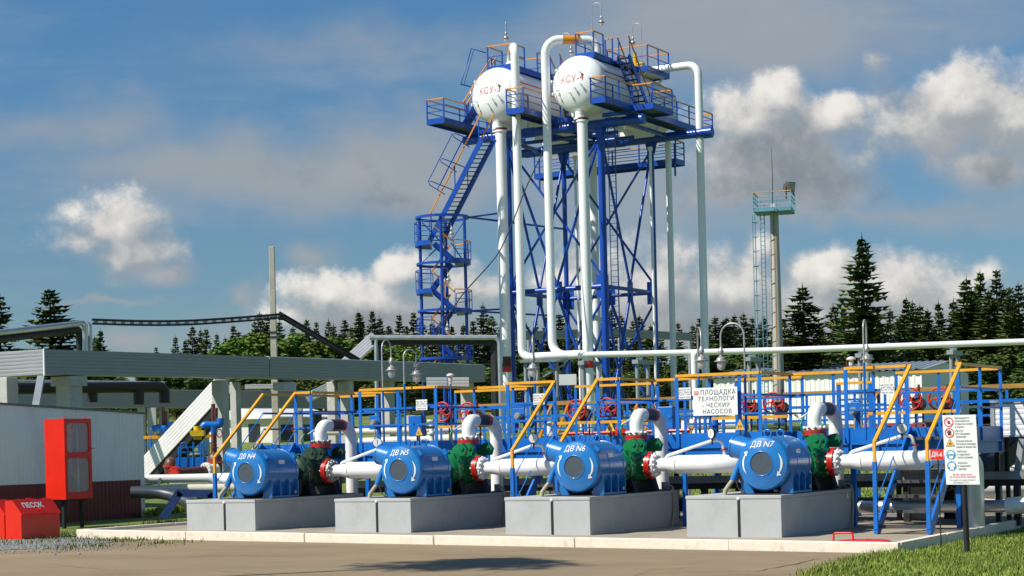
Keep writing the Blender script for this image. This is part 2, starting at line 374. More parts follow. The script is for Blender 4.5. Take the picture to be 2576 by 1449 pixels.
def tag(o, label=None, cat=None, group=None, kind=None):
    if label: o['label'] = label
    if cat: o['category'] = cat
    if group: o['group'] = group
    if kind: o['kind'] = kind
    return o
def thing(name, label, cat, loc, group=None):
    o = bpy.data.objects.new(name, None); col.objects.link(o); o.location = loc; o.empty_display_size = .3
    return tag(o, label, cat, group)
def solo(name, mb, mats, label, cat, group=None, bevel=0):
    return tag(mb.build(name, mats, bevel=bevel), label, cat, group)
def kids(o): return [c for c in col.objects if c.parent == o]
def copy_tree(o, loc=None, label=None, parent=None):
    c = o.copy(); col.objects.link(c)
    if parent: c.parent = parent
    if loc is not None: c.location = loc
    if label: c['label'] = label
    for k in list(o.children): copy_tree(k, parent=c)
    return c
def text_mesh(mb, body, size, org, xd, yd, depth=.004, align='CENTER', bold=0., shear=0., spacing=1.0, sx=1.0, line=1.0):
    cu = bpy.data.curves.new('t', 'FONT'); cu.body = body; cu.size = size; cu.align_x = align; cu.align_y = 'CENTER'; cu.offset = bold; cu.shear = shear
    cu.space_character = spacing; cu.space_line = line; cu.resolution_u = 3
    ob = bpy.data.objects.new('t', cu); col.objects.link(ob); dg = bpy.context.evaluated_depsgraph_get()
    me = bpy.data.meshes.new_from_object(ob.evaluated_get(dg))
    nn = xd.cross(yd).normalized(); vs = [org + xd * p.co.x * sx + yd * p.co.y + nn * depth for p in me.vertices]
    mb.add(vs, [tuple(p.vertices) for p in me.polygons])
    bpy.data.objects.remove(ob); bpy.data.curves.remove(cu); bpy.data.meshes.remove(me)
# ================================================================== ground, road, slab, kerbs
GRASSG = mat('grass_ground', (.14, .19, .03), .95, .3, .5, .4, dirt=(.22, .19, .08), dirt_amt=.5, dirt_scale=.25, fine=.25)
ROAD = mat('sandy_worn_asphalt', (.262, .192, .108), .92, .2, .7, .3, dirt=(.175, .145, .10), dirt_amt=.7, dirt_scale=.35, fine=.12, stretch=(.6, 1, 1))
SLAB = mat('dusty_concrete_slab', (.34, .29, .215), .92, .12, 1.2, .3, dirt=(.2, .17, .13), dirt_amt=.5, dirt_scale=.8, fine=.1)
GRAVEL = mat('grey_gravel', (.24, .235, .225), .95, .4, 22, 1.0, fine=.4)
def grid_mesh(name, xs, ys, zf, m, kind='structure'):
    b = MB(); vs = [V((x, y, zf(x, y))) for y in ys for x in xs]; n = len(xs)
    b.add(vs, [(j * n + i, j * n + i + 1, (j + 1) * n + i + 1, (j + 1) * n + i) for j in range(len(ys) - 1) for i in range(n - 1)], True)
    o = b.build(name, m); o['kind'] = kind; return o
ys = [-25 + 5 * i for i in range(10)] + [25 + .8 * i for i in range(50)] + [66 + 3 * i for i in range(10)] + [96 + 8 * i for i in range(24)] + [300, 360, 450, 600, 900, 1400, 2200]
xs = [-1500, -900, -500, -320, -220, -160] + [-120 + 8 * i for i in range(10)] + [-36 + i for i in range(73)] + [40 + 8 * i for i in range(11)] + [160, 220, 320, 500, 900, 1500]
grid_mesh('ground', xs, ys, terrain, GRASSG)
def sheet(name, pts, lift, m, sub=6):
    """a patch of surface lying on the terrain"""
    b = MB(); me = bmesh.new(); vs = [me.verts.new((p.x, p.y, 0)) for p in pts]; me.faces.new(vs)
    bmesh.ops.triangulate(me, faces=me.faces[:])
    for _ in range(sub):
        es = [e for e in me.edges if e.calc_length() > 1.6]
        if not es: break
        bmesh.ops.subdivide_edges(me, edges=es, cuts=1); bmesh.ops.triangulate(me, faces=[f for f in me.faces if len(f.verts) > 3])
    for v in me.verts: v.co.z = terrain(v.co.x, v.co.y) + lift
    me.verts.index_update()
    b.add([v.co.copy() for v in me.verts], [tuple(v.index for v in f.verts) for f in me.faces], True); me.free()
    # make every face look up
    for i, f in enumerate(b.f):
        p, q, r = (b.v[k] for k in f[:3])
        if (q - p).cross(r - p).z < 0: b.f[i] = f[::-1]
    o = b.build(name, m); o['kind'] = 'structure'; return o
edge = [PZ(2262, 1394, 0), PZ(2205, 1404, 0), PZ(2150, 1417, 0), PZ(2095, 1434, 0), PZ(2050, 1449, 0)]
far_r = edge[-1] + V((-1.5, -9, 0))
sheet('road', [W(-19.2, -.02), W(-.02, -.02)] + edge + [far_r, V((far_r.x, -5, 0)), V((-40, -5, 0)), V((-40, 38.5, 0)), PZ(-60, 1386, .2), PZ(100, 1378, .2), PZ(200, 1372, .2), PZ(285, 1362, .2)], .006, ROAD)
sheet('gravel_strip', [PZ(-60, 1388, .2), PZ(60, 1381, .2), PZ(140, 1378, .2), PZ(215, 1371, .2), PZ(300, 1362, .2), PZ(240, 1356, .2), PZ(150, 1353, .2), PZ(-60, 1357, .2)], .016, GRAVEL)
# slab with a gentle fall towards the right
U0, U1, V1 = -19.95, 0.0, 19.0
def sz(u): return .165 + gz(u) * .85
b = MB()
for i in range(10):
    ua, ub = U0 + .15 + (U1 - U0 - .3) * i / 10, U0 + .15 + (U1 - U0 - .3) * (i + 1) / 10
    b.hexa([W(ua, .2, -.1), W(ub, .2, -.1), W(ub, V1, -.1), W(ua, V1, -.1), W(ua, .2, sz(ua)), W(ub, .2, sz(ub)), W(ub, V1, sz(ub)), W(ua, V1, sz(ua))])
o = b.build('slab', SLAB); o['kind'] = 'structure'
def kerb_run(pa, pb, w, n0, h0, h1, inset=.006, side=1):
    d = (pb - pa); perp_ = V((-d.y, d.x, 0)).normalized() * w * side
    b = MB()
    za, zb = terrain(pa.x, pa.y), terrain(pb.x, pb.y)
    for i in range(n0):
        t0, t1 = i / n0 + inset / d.length, (i + 1) / n0 - inset / d.length
        j = rnd.uniform(-.008, .008); k = rnd.uniform(-.012, .012)
        A, B = pa + d * t0, pa + d * t1
        A += perp_.normalized() * k; B += perp_.normalized() * (k + rnd.uniform(-.01, .01))
        ha = za + (zb - za) * t0 + h0 + (h1 - h0) * t0 + j; hb = za + (zb - za) * t1 + h0 + (h1 - h0) * t1 + j + rnd.uniform(-.006, .006)
        S = Z * -.3
        b.hexa([A + S, B + S, B + perp_ + S, A + perp_ + S, V((A.x, A.y, ha)), V((B.x, B.y, hb)), V((B.x, B.y, hb)) + perp_, V((A.x, A.y, ha)) + perp_])
    return b
def flatz(p): return V((p.x, p.y, 0))
kb = kerb_run(flatz(W(U0, 0)), flatz(W(-.01, 0)), .17, 6, .205, .195); o = kb.build('kerb', KERB, bevel=.018); o['kind'] = 'structure'
kb = kerb_run(flatz(W(-.17, .19)), flatz(W(-.17, 8.6)), .17, 3, .2, .22, side=-1); o = kb.build('kerb', KERB, bevel=.015); o['kind'] = 'structure'
kb = kerb_run(flatz(W(U0, .19)), flatz(W(U0, 16)), .17, 5, .2, .2, side=-1); o = kb.build('kerb', KERB, bevel=.015); o['kind'] = 'structure'
# low back kerb far behind the pumps
kb = kerb_run(flatz(W(-19.7, 19.1)), flatz(W(4, 19.1)), .2, 6, .25, .25); o = kb.build('kerb', KERB); o['kind'] = 'structure'

# cracks of the road: thin dark sunken lines
CRACK = mat('crack_fill', (.085, .07, .05), .95, .3, 6)
def crack(pts, w):
    b = MB(); q = []
    for i in range(len(pts) - 1):
        for k in range(6): q.append(pts[i].lerp(pts[i + 1], k / 6))
    q.append(pts[-1])
    q = [p + V((rnd.uniform(-.03, .03), rnd.uniform(-.09, .09), 0)) for p in q]
    q = [V((p.x, p.y, terrain(p.x, p.y) + .011)) for p in q]
    for i in range(len(q) - 1):
        d = (q[i + 1] - q[i]); n = V((-d.y, d.x, 0)).normalized() * w * rnd.uniform(.4, 1)
        b.add([q[i] - n, q[i + 1] - n, q[i + 1] + n, q[i] + n], [(0, 1, 2, 3)])
    o = b.build('road_crack', CRACK); o['kind'] = 'structure'
crack([PZ(770, 1449, .1), PZ(900, 1435, .1), PZ(1060, 1415, .1), PZ(1240, 1398, .1), PZ(1400, 1392, .1)], .012)
crack([PZ(1900, 1432, .05), PZ(1990, 1417, .05), PZ(2060, 1400, .05)], .02)
crack([PZ(1180, 1446, .1), PZ(1300, 1424, .1), PZ(1360, 1400, .1)], .008)
crack([PZ(120, 1420, .15), PZ(300, 1432, .15), PZ(520, 1428, .15), PZ(700, 1440, .15)], .009)
crack([PZ(1560, 1449, .1), PZ(1640, 1425, .1), PZ(1800, 1412, .1)], .008)
crack([PZ(380, 1405, .15), PZ(560, 1396, .15), PZ(700, 1392, .15)], .009)

# ------------------------------------------------------------------ grass
def blade_mat(name, c0, c1, c2):
    m = bpy.data.materials.new(name); m.use_nodes = True; nt = m.node_tree; N = nt.nodes; L = nt.links.new; bs = N['Principled BSDF']
    g = N.new('ShaderNodeNewGeometry'); rp = N.new('ShaderNodeValToRGB'); L(g.outputs['Random Per Island'], rp.inputs[0])
    e = rp.color_ramp.elements; e[0].color = (*c0, 1); e[1].color = (*c2, 1); k = e.new(.55); k.color = (*c1, 1)
    tc = N.new('ShaderNodeTexCoord'); nz = N.new('ShaderNodeTexNoise'); L(tc.outputs['Object'], nz.inputs['Vector']); nz.inputs['Scale'].default_value = .9; nz.inputs['Detail'].default_value = 5
    mr = N.new('ShaderNodeMapRange'); L(nz.outputs[0], mr.inputs[0]); mr.inputs[1].default_value = .3; mr.inputs[2].default_value = .7; mr.inputs[3].default_value = .65; mr.inputs[4].default_value = 1.3
    mx = N.new('ShaderNodeMix'); mx.data_type = 'RGBA'; mx.blend_type = 'MULTIPLY'; mx.inputs[0].default_value = 1; L(rp.outputs[0], mx.inputs[6]); L(mr.outputs[0], mx.inputs[7])
    L(mx.outputs[2], bs.inputs['Base Color']); bs.inputs['Roughness'].default_value = .6; bs.inputs['Specular IOR Level'].default_value = .25
    return m
GRASS = blade_mat('lawn_grass', (.09, .16, .018), (.19, .27, .032), (.34, .33, .09))
WEED = blade_mat('weed_leaves', (.06, .11, .015), (.14, .19, .03), (.3, .27, .09))
LAB = {'grass': 'short sunlit lawn grass at the lower right', 'grass_tufts': 'grass tufts along the road edge', 'grass_behind_plant': 'grass strip behind the plant', 'grass_by_shed': 'taller grass beside the shed corner', 'weeds': 'low weeds in the gravel by the kerb', 'weeds_along_kerb': 'sparse weeds along the left side kerb'}
def blades(name, sampler, n, h0, h1, m, wid=.012, lean=.5):
    lab = LAB[name]
    b = MB()
    for _ in range(n):
        p = sampler()
        if p is None: continue
        h = rnd.uniform(h0, h1); a = rnd.uniform(0, 6.283); w = wid * rnd.uniform(.6, 1.4); t = V((math.cos(a), math.sin(a), 0)); l = V((-t.y, t.x, 0)) * h * rnd.uniform(-lean, lean)
        b.add([p - t * w, p + t * w, p + l * .45 + t * w * .6 + Z * h * .6, p + l * .45 - t * w * .6 + Z * h * .6, p + l + Z * h], [(0, 1, 2, 3), (3, 2, 4)])
    o = b.build(name, m); o['kind'] = 'stuff'; o['label'] = lab; o['category'] = 'grass'; return o
def in_poly(p, poly):
    c = False; n = len(poly)
    for i in range(n):
        a, q = poly[i], poly[i - 1]
        if (a.y > p.y) != (q.y > p.y) and p.x < (q.x - a.x) * (p.y - a.y) / (q.y - a.y) + a.x: c = not c
    return c
lawn_poly = [W(.04, .1)] + edge + [V((edge[-1].x - 1.2, 26, 0)), V((edge[-1].x - 1.5, 19, 0)), V((10, 19, 0)), V((14, 30, 0)), V((14, 36, 0)), W(2.5, 9.5), W(.04, 9.5)]
bx = (min(p.x for p in lawn_poly), max(p.x for p in lawn_poly), min(p.y for p in lawn_poly), max(p.y for p in lawn_poly))
def lawn():
    for _ in range(30):
        p = V((rnd.uniform(bx[0], bx[1]), rnd.uniform(bx[2], bx[3]), 0))
        if in_poly(p, lawn_poly): return ground_at(p)
blades('grass', lawn, 90000, .03, .095, GRASS, .0085, .9)
def fringe():
    i = rnd.randrange(len(edge) - 1); p = edge[i].lerp(edge[i + 1], rnd.random()) + V((rnd.gauss(0, .16), rnd.gauss(0, .16), 0)); return ground_at(p)
blades('grass_tufts', fringe, 1800, .04, .15, GRASS, .01, .9)
def back_lawn():
    p = W(rnd.uniform(-26, 8), rnd.uniform(19.6, 40)); return ground_at(p)
blades('grass_behind_plant', back_lawn, 15000, .06, .18, GRASS, .03, .8)
def shed_strip():
    a, c = PZ(372, 1303, .25), PZ(470, 1290, .25); p = a.lerp(c, rnd.random()) + V((0, rnd.uniform(-1, 9), 0)); return ground_at(p)
blades('grass_by_shed', shed_strip, 6000, .1, .32, GRASS, .014, .5)
wp = [(245, 1352), (310, 1358), (290, 1345), (180, 1345), (255, 1335), (330, 1357), (420, 1362), (60, 1366), (165, 1374), (235, 1372), (20, 1358), (130, 1357), (215, 1360)]
def weeds():
    q = rnd.choice(wp); c = PZ(q[0], q[1], .22); p = c + V((rnd.gauss(0, .32), rnd.gauss(0, .5), 0))
    if uvz(p)[0] > -19.98 and uvz(p)[1] > -.03: return None
    return ground_at(p)
blades('weeds', weeds, 1300, .02, .13, WEED, .013, 1.0)
def strip():
    p = PZ(260, 1345, .25).lerp(PZ(460, 1316, .25), rnd.random()) + V((rnd.gauss(-.3, .25), rnd.uniform(-.4, 1.5), 0))
    if uvz(p)[0] > -19.98: return None
    return ground_at(p)
blades('weeds_along_kerb', strip, 1500, .03, .16, WEED, .012, .9)
def pebbles():
    b = MB()
    for _ in range(1000):
        q = PZ(rnd.gauss(110, 85), rnd.gauss(1371, 7), .2); q = ground_at(q); 
        if uvz(q)[0] > -19.98 and uvz(q)[1] > -.1: continue
        r = rnd.uniform(.01, .035); b.ball(q + Z * r * .5, r * rnd.uniform(.8, 1.3), r, r * .7, 5, 3)
    b.s = [False] * len(b.s)
    o = b.build('gravel_stones', mat('loose_stones', (.27, .265, .255), .9, .4, 6)); o['kind'] = 'stuff'; o['label'] = 'grey gravel along the road edge'
pebbles()
# ================================================================== pump units
UNITS = [dict(n='4', u=-16.44, pump=DKGREEN, band=BROWN, shade='dull dark green', bandw='brown', w='leftmost pump unit'),
         dict(n='5', u=-12.13, pump=GREEN, band=BLACKB, shade='bright green', bandw='black', w='second pump unit from the left'),
         dict(n='6', u=-7.68, pump=GREEN, band=BLACKB, shade='bright green', bandw='black', w='second pump unit from the right'),
         dict(n='7', u=-3.44, pump=GREEN, band=BLACKB, shade='bright green', bandw='black', w='rightmost pump unit')]
AX = 1.65
def cone_pt(u, ang, r, lift=.007):
    t = .0325 + (r - .26) * .0875 / .255
    return W(u + math.cos(ang) * r, 1.95 + t - lift, AX + math.sin(ang) * r)
def flange(mb, c, ax, r, t, bolts=10, br=.022, bm=None, m=0):
    mb.mat = m; mb.disc(c - ax * t * .56, ax, r, t, 28); mb.disc(c + ax * t * .56, ax, r, t, 28)
    x, y = perp(ax.normalized())
    if bm is not None: mb.mat = bm
    for i in range(bolts):
        a = 2 * math.pi * i / bolts; p = c + (x * math.cos(a) + y * math.sin(a)) * (r * .84)
        mb.tube(p - ax * t * 1.9, p + ax * t * 1.9, br, n=6)
    mb.mat = 0
def pump_unit(d):
    u, n = d['u'], d['n']
    # --- foundation block
    bl = thing('pump_foundation', 'grey painted concrete foundation block under the motor marked ДВ N%s' % n, 'foundation', W(u - .45, 3.8, 0), 'foundation blocks under the pump units')
    b = MB(); ul, ur = u - 1.49, u + .55
    b.pbox(ul, u - .36, 1.6, 6.0, 0, .955); b.pbox(u - .33, ur, 1.6, 6.0, 0, .955); b.pbox(u - .36, u - .33, 1.63, 5.98, 0, .955); b.build('block', BLOCK, bl, bevel=.006)
    b = MB(); b.pbox(ul - .012, ur + .012, 1.588, 6.012, .957, 1.03); b.build('cap', BLOCK, bl, bevel=.012)
    b = MB(); b.pbox(u - .375, u - .318, 1.592, 1.6, .2, .94); b.build('joint_filler', BLACK, bl)
    b = MB(); b.ball(W(u - .346, 1.585, .965), .035, .02, .035); b.build('knob', SIGNW, bl)
    b = MB(); b.pbox(u - .75, u + .5, 2.0, 5.7, 1.031, 1.05); b.build('base_plate', BLACK, bl)
    # --- motor
    mo = thing('electric_motor', 'blue round electric motor lettered ДВ N%s on its front cover, on a grey block' % n, 'electric motor', W(u, 2.7, 1.05), 'blue electric motors of the pump units')
    o = W(u, 1.95, AX)
    b = MB(); b.lathe(o, e2, [(.06, .225), (.03, .235), (.0325, .26), (.12, .515), (.16, .548), (.215, .552), (.22, .54), (1.28, .54), (1.285, .552), (1.37, .552), (1.375, .5), (1.42, .3), (1.43, .02)], 56)
    for k in range(16):
        a = 2 * math.pi * (k + .5) / 16; b.tube(W(u + math.cos(a) * .53, 2.19, AX + math.sin(a) * .53) - e2 * .025, W(u + math.cos(a) * .53, 2.19, AX + math.sin(a) * .53), .012, n=6)
    b.ring(W(u, 1.985, AX), e2, .243, .014, 32, 6); b.lathe(o, e2, [(.62, .541), (.625, .546), (.645, .546), (.65, .541)], 48)
    b.box(W(u + .42, 2.22, AX + .36), e1 * .05 + Z * .05, e2 * .05, Z * .05 - e1 * .05); b.box(W(u + .42, 3.28, AX + .36), e1 * .05 + Z * .05, e2 * .05, Z * .05 - e1 * .05)
    b.build('shell', MOTOR, mo)
    b = MB(); b.disc(W(u, 1.99, AX), e2, .226, .008, 32); b.build('grille', GRILLE, mo)
    b = MB(); b.disc(W(u + .578, 3.14, 1.16), e1, .035, .012, 12); b.build('paint_dot', YELLOW, mo)
    b = MB(); b.box(W(u + .50, 2.72, AX + .22), e2 * .11, Z * .055, (e1 * .9 + Z * .4) * .006); b.build('name_plate', GALV, mo)
    for s in (-1, 1):
        b = MB()
        b.pbox(u + s * .28, u + s * .56, 2.24, 3.3, 1.05, 1.09)
        for v in (2.24, 2.58, 2.92, 3.26):
            b.prism([W(u + s * .3, v, 1.09), W(u + s * .555, v, 1.09), W(u + s * .555, v, 1.42), W(u + s * .5, v, 1.5), W(u + s * .3, v, 1.4)], e2 * .045)
        b.pbox(u + s * .36, u + s * .42, 2.285, 3.26, 1.09, 1.40)
        b.build('foot', MOTOR, mo)
    b = MB(); c0, c1 = W(u - .30, 2.33, AX + .25), W(u - .72, 2.38, AX + .36); b.tube(c0, c1, .235, n=24); dd = (c1 - c0).normalized(); b.disc(c1 + dd * .01, dd, .245, .04, 24); b.build('terminal_box', MOTOR, mo)
    b = MB(); b.tube(W(u - .55, 2.2, AX + .05), W(u - .68, 2.12, AX - .32), .055, .07); b.tube(W(u - .50, 2.25, AX + .14), W(u - .55, 2.2, AX + .05), .05); b.build('cable_gland', MOTOR, mo)
    for v in (2.42, 3.1):
        b = MB(); b.ring(W(u - .02, v, AX + .6), e2, .075, .022, 16, 6); b.tube(W(u - .02, v, AX + .5), W(u - .02, v, AX + .55), .03); b.build('lifting_eye', MOTOR, mo)
    b = MB(); sl = (Z * .265 + e2 * .09).normalized(); text_mesh(b, 'ДВ N' + n, .165, V((0, 0, 0)), V((1, 0, 0)), V((0, 0, 1)), 0, bold=0, shear=.25, sx=1.0); b.v = [cone_pt(u, math.atan2(p.z + .385, p.x - .01), math.hypot(p.z + .385, p.x - .01), .007) for p in b.v]; b.build('lettering', INKW, mo)
    for s in (-1, 1):
        b = MB(); base_a = math.pi if s < 0 else 0; k = 10; out, inn = [], []
        for i in range(k + 1):
            t = i / k; a = base_a + R(-30 + 60 * t); w = .034 * math.sin(math.pi * min(1, t * .9 + .1)) + .004
            out.append(cone_pt(u, a, .40 + w / 2 + .012 * math.sin(math.pi * t))); inn.append(cone_pt(u, a, .40 - w / 2 + .012 * math.sin(math.pi * t)))
        b.add(out + inn, [(i, i + 1, k + 2 + i, k + 1 + i) for i in range(k)])
        ta = base_a + R(-31 if s > 0 else -31)
        b.add([cone_pt(u, ta, .46), cone_pt(u, ta + R(7), .365), cone_pt(u, ta - R(9), .395)], [(0, 1, 2)])
        b.build('rotation_arrow', INKW, mo)
    # --- conduit from the motor into the block
    b = MB(); b.sweep([W(u - .68, 2.12, AX - .32), W(u - .74, 2.06, AX - .42), W(u - .8, 2.0, 1.12), W(u - .81, 2.0, 1.02)], .045, 10); 
    solo('cable_conduit', b, HOSE, 'beige flexible conduit from the motor marked ДВ N%s down into its block' % n, 'conduit', 'motor cable conduits')
    b = MB(); b.sweep(fillet([W(u - .62, 2.14, AX - .3), W(u - .6, 2.1, 1.3), W(u - .52, 2.05, 1.1), W(u - .3, 2.02, 1.04), W(u + .1, 1.75, 1.037), W(u + .5, 1.7, 1.04)], .2), .012, 6)
    solo('thin_cable', b, RUBBER, 'thin black cable hanging below the motor marked ДВ N%s' % n, 'cable', 'thin cables lying on the foundation blocks')
    # --- pump
    pu = thing('pump', '%s centrifugal pump with red flanges behind the motor marked ДВ N%s' % (d['shade'], n), 'pump', W(u, 4.5, 1.05), 'centrifugal pumps behind the motors')
    o = W(u, 3.42, AX)
    b = MB(); b.lathe(o, e2, [(.0, .05), (.0, .16), (.1, .18), (.12, .24), (.3, .25), (.34, .18), (.42, .18), (.46, .30), (.56, .36), (.62, .42), (.68, .42), (.70, .37), (.86, .35), (1.0, .38), (1.04, .42), (1.12, .42), (1.16, .37), (1.4, .37), (1.5, .40), (1.62, .40), (1.7, .34), (1.9, .3), (1.95, .16), (2.1, .12), (2.1, .02)], 36)
    b.tube(W(u, 5.02, AX), W(u, 5.02, AX + .58), .22, .15, 20); b.tube(W(u, 4.5, AX), W(u + .56, 4.5, AX - .02), .30, .17, 20)
    b.build('casing', d['pump'], pu)
    for v in (4.12, 4.46, 5.3):
        b = MB(); b.prism([W(u + .1, v, AX + .28), W(u + .42, v, AX + .28), W(u + .47, v, AX + .44), W(u + .36, v, AX + .58), W(u + .24, v, AX + .56), W(u + .1, v, AX + .46)], e2 * .12)
        b.tube(W(u + .36, v - .03, AX + .45), W(u + .36, v + .16, AX + .45), .05, n=10)
        b.build('lug', d['pump'], pu)
    b = MB()
    for v in (3.98, 5.02):
        b.tube(W(u, v, AX), W(u, v + .07, AX), .41, n=30)
        for k in range(14):
            a = 2 * math.pi * k / 14; p = W(u + math.cos(a) * .39, v, AX + math.sin(a) * .39); b.tube(p - e2 * .07, p + e2 * .14, .02, n=6)
    b.build('bolted_rim', d['pump'], pu)
    b = MB()
    for v in (4.0, 5.05):
        b.prism([W(u - .42, v, 1.05), W(u + .42, v, 1.05), W(u + .3, v, AX - .2), W(u - .3, v, AX - .2)], e2 * .22)
    b.build('pedestal', BLACK, pu)  # black here is the shade under the casing, put into the colour
    b = MB(); b.tube(W(u - .28, 3.42, AX), W(u + .28, 3.42, AX), .2, n=16); b.pbox(u - .25, u + .25, 3.44, 3.86, 1.06, 1.45); b.build('coupling_guard', BLACK, pu)
    b = MB(); flange(b, W(u, 5.02, AX + .60), Z, .265, .05, 10, .022, 1); b.build('discharge_flange', [RED, d['pump']], pu)
    b = MB(); flange(b, W(u + .6, 4.5, AX - .02), e1, .30, .055, 12, .024, 1); b.build('suction_flange', [RED, LAMPM if n == '4' else WHITE], pu)
    b = MB(); b.sweep(fillet([W(u + .1, 4.3, AX + .42), W(u - .02, 4.2, AX + .75), W(u + .02, 4.3, AX + .9)], .2), .02, 6); b.build('oil_line', GREEN, pu)
    # --- discharge pipe
    dp = thing('discharge_pipe', 'white bent discharge pipe with %s band above the %s pump of motor ДВ N%s' % (d['bandw'], d['shade'].split()[-1], n), 'pipe', W(u, 5.6, AX + .65), 'white bent discharge pipes over the pumps')
    zt = 2.76; b = MB(); b.pipe([W(u, 5.02, AX + .66), W(u, 5.02, zt), W(u, 6.32, zt), W(u, 6.32, .25)], .152, .36, 20, 9); b.build('pipe', WHITE, dp)
    b = MB(); b.tube(W(u, 5.38, zt), W(u, 5.92, zt), .1555, n=24, caps=False); b.mat = 1; b.tube(W(u, 5.80, zt), W(u, 5.94, zt), .157, n=24, caps=False); b.build('painted_band', [d['band'], RED], dp)
    b = MB(); b.disc(W(u, 5.02, AX + .69), Z, .2, .06, 24)
    for k in range(10):
        a = 2 * math.pi * k / 10; b.ball(W(u + math.cos(a) * .225, 5.02 + math.sin(a) * .225, AX + .715), .036, n=8, m=5)
    b.build('bolted_collar', LAMPM if n == '4' else WHITE, dp)
    b = MB(); b.tube(W(u - .14, 5.0, AX + 1.02), W(u - .34, 4.95, AX + .9), .02, n=6); b.ball(W(u - .12, 5.0, AX + 1.02), .045, n=8, m=5); b.build('sensor', LAMPM, dp)
    # --- suction pipe
    ye = 2.9 if n in '57' else 3.0
    sp = thing('suction_pipe', 'thick white suction pipe running right from the pump of motor ДВ N%s' % n, 'pipe', W(u + 1.7, 4.5, .2), 'white suction pipes of the pump units')
    zz = AX - .02
    b = MB(); pts = [W(u + .66, 4.5, zz), W(u + 1.0, 4.5, zz), W(u + 1.25, 4.5, zz), W(u + 2.1, 4.55, zz), W(u + 2.45, 4.7, zz), W(u + 2.75, 5.0, zz), W(u + 2.9, 5.3, zz)]
    b.sweep(fillet(pts[2:], .3, 5), .205, 22); b.sweep([pts[0], pts[1], pts[2]], [.145, .15, .205], 22, caps=False); b.build('pipe', WHITE, sp)
    b = MB(); b.disc(W(u + .70, 4.5, zz), e1, .26, .055, 28)
    for k in range(12):
        a = 2 * math.pi * k / 12; b.ball(W(u + .75, 4.5 + .22 * math.cos(a), zz + .22 * math.sin(a)), .036, n=8, m=5)
    b.build('bolted_collar', LAMPM if n == '4' else WHITE, sp)
    b = MB(); dd = (W(.15, .3) - W(0, 0)).normalized(); b.disc(W(u + 2.92, 5.34, zz), dd, .30, .05, 28); b.disc(W(u + 2.95, 5.40, zz), dd, .30, .05, 28); b.build('end_flange', WHITE, sp)
    b = MB(); b.pipe([W(u + 2.95, 5.4, zz), W(u + 3.15, 5.85, zz), W(u + 3.15, 5.85, .2)], .23, .3, 18); b.build('drop_pipe', INSUL, sp)
    b = MB(); b.pipe([W(u + .95, 4.5, zz + .13), W(u + 1.0, 4.5, zz + .2), W(u + 2.15, 4.45, zz + .52), W(u + 2.3, 4.5, zz + .5), W(u + 2.34, 4.6, zz + .15)], .035, .12, 8); b.mat = 1; b.disc(W(u + 2.33, 4.58, zz + .31), Z, .08, .03, 12); b.build('gauge_line', [WHITE, RED], sp)
    # --- gauge
    ga = thing('pressure_gauge', 'round white pressure gauge on the suction pipe of the pump of motor ДВ N%s' % n, 'gauge', W(u + 2.12, 4.43, zz + .5), 'round pressure gauges on the suction pipes')
    c = W(u + 2.12, 4.40, zz + .66); fa = (V((-.1, -1, .05))).normalized() if n != '6' else (V((-.85, -.5, 0))).normalized()
    b = MB(); b.disc(c, fa, .115, .05, 24); b.tube(c - Z * .1, c - Z * .24, .018, n=8); b.build('case', BLACK, ga)
    b = MB(); b.disc(c + fa * .028, fa, .102, .006, 24); b.build('dial', SIGNW, ga)
    b = MB(); b.bar(c + fa * .034 - Z * .06, c + fa * .034 + Z * .075, .008, .004, fa); b.build('needle', INKB, ga)
    # --- junction and cable on the rear right corner of the block
    if n != '4':
        b = MB(); b.sweep(fillet([W(u + .3, 5.75, 1.08), W(u + .52, 5.72, 1.16), W(u + .575, 5.68, 1.0), W(u + .59, 5.66, .6), W(u + .62, 5.5, .25), W(u + .7, 5.3, .2)], .1), .026, 8)
        solo('drain_hose', b, HOSE, 'pale thin hose hanging down the right side of the block below motor ДВ N%s' % n, 'hose', 'hoses on the foundation blocks')
        b = MB(); b.tube(W(u + .28, 5.85, 1.05), W(u + .28, 5.85, 1.22), .08, n=14); b.pbox(u + .16, u + .4, 5.78, 5.92, 1.031, 1.06)
        solo('cable_drum', b, GREY, 'small grey round fitting on the rear corner of the block of motor ДВ N%s' % n, 'fitting', 'round fittings on the foundation blocks')
for d in UNITS: pump_unit(d)
# small warning triangle on the rightmost block and manhole lid in front of it
b = MB(); c = W(-2.875, 5.3, .83); b.prism([c, c + e2 * .16, c + e2 * .08 + Z * .14], e1 * .004)
solo('warning_triangle', b, SIGNW, 'tiny white triangular warning plate on the side of the rightmost block', 'sign')
mh = thing('manhole_cover', 'red round cover with a loop handle lying in the slab beside the rightmost block', 'cover', PV(2172, 1358, .78))
c = PV(2172, 1358, .78); c.z = .165; b = MB(); b.lathe(c, Z, [(-.05, .5), (.02, .5), (.035, .45), (.05, .02)], 32); b.build('lid', CABRED, mh)
b = MB(); p0 = PV(2097, 1356, .62); p0.z = .17; b.pipe([p0 - Z * .05, p0 + Z * .17, p0 + e1 * .38 + Z * .17, p0 + e1 * .38 - Z * .05], .02, .05, 8); b.build('handle', CABRED, mh)
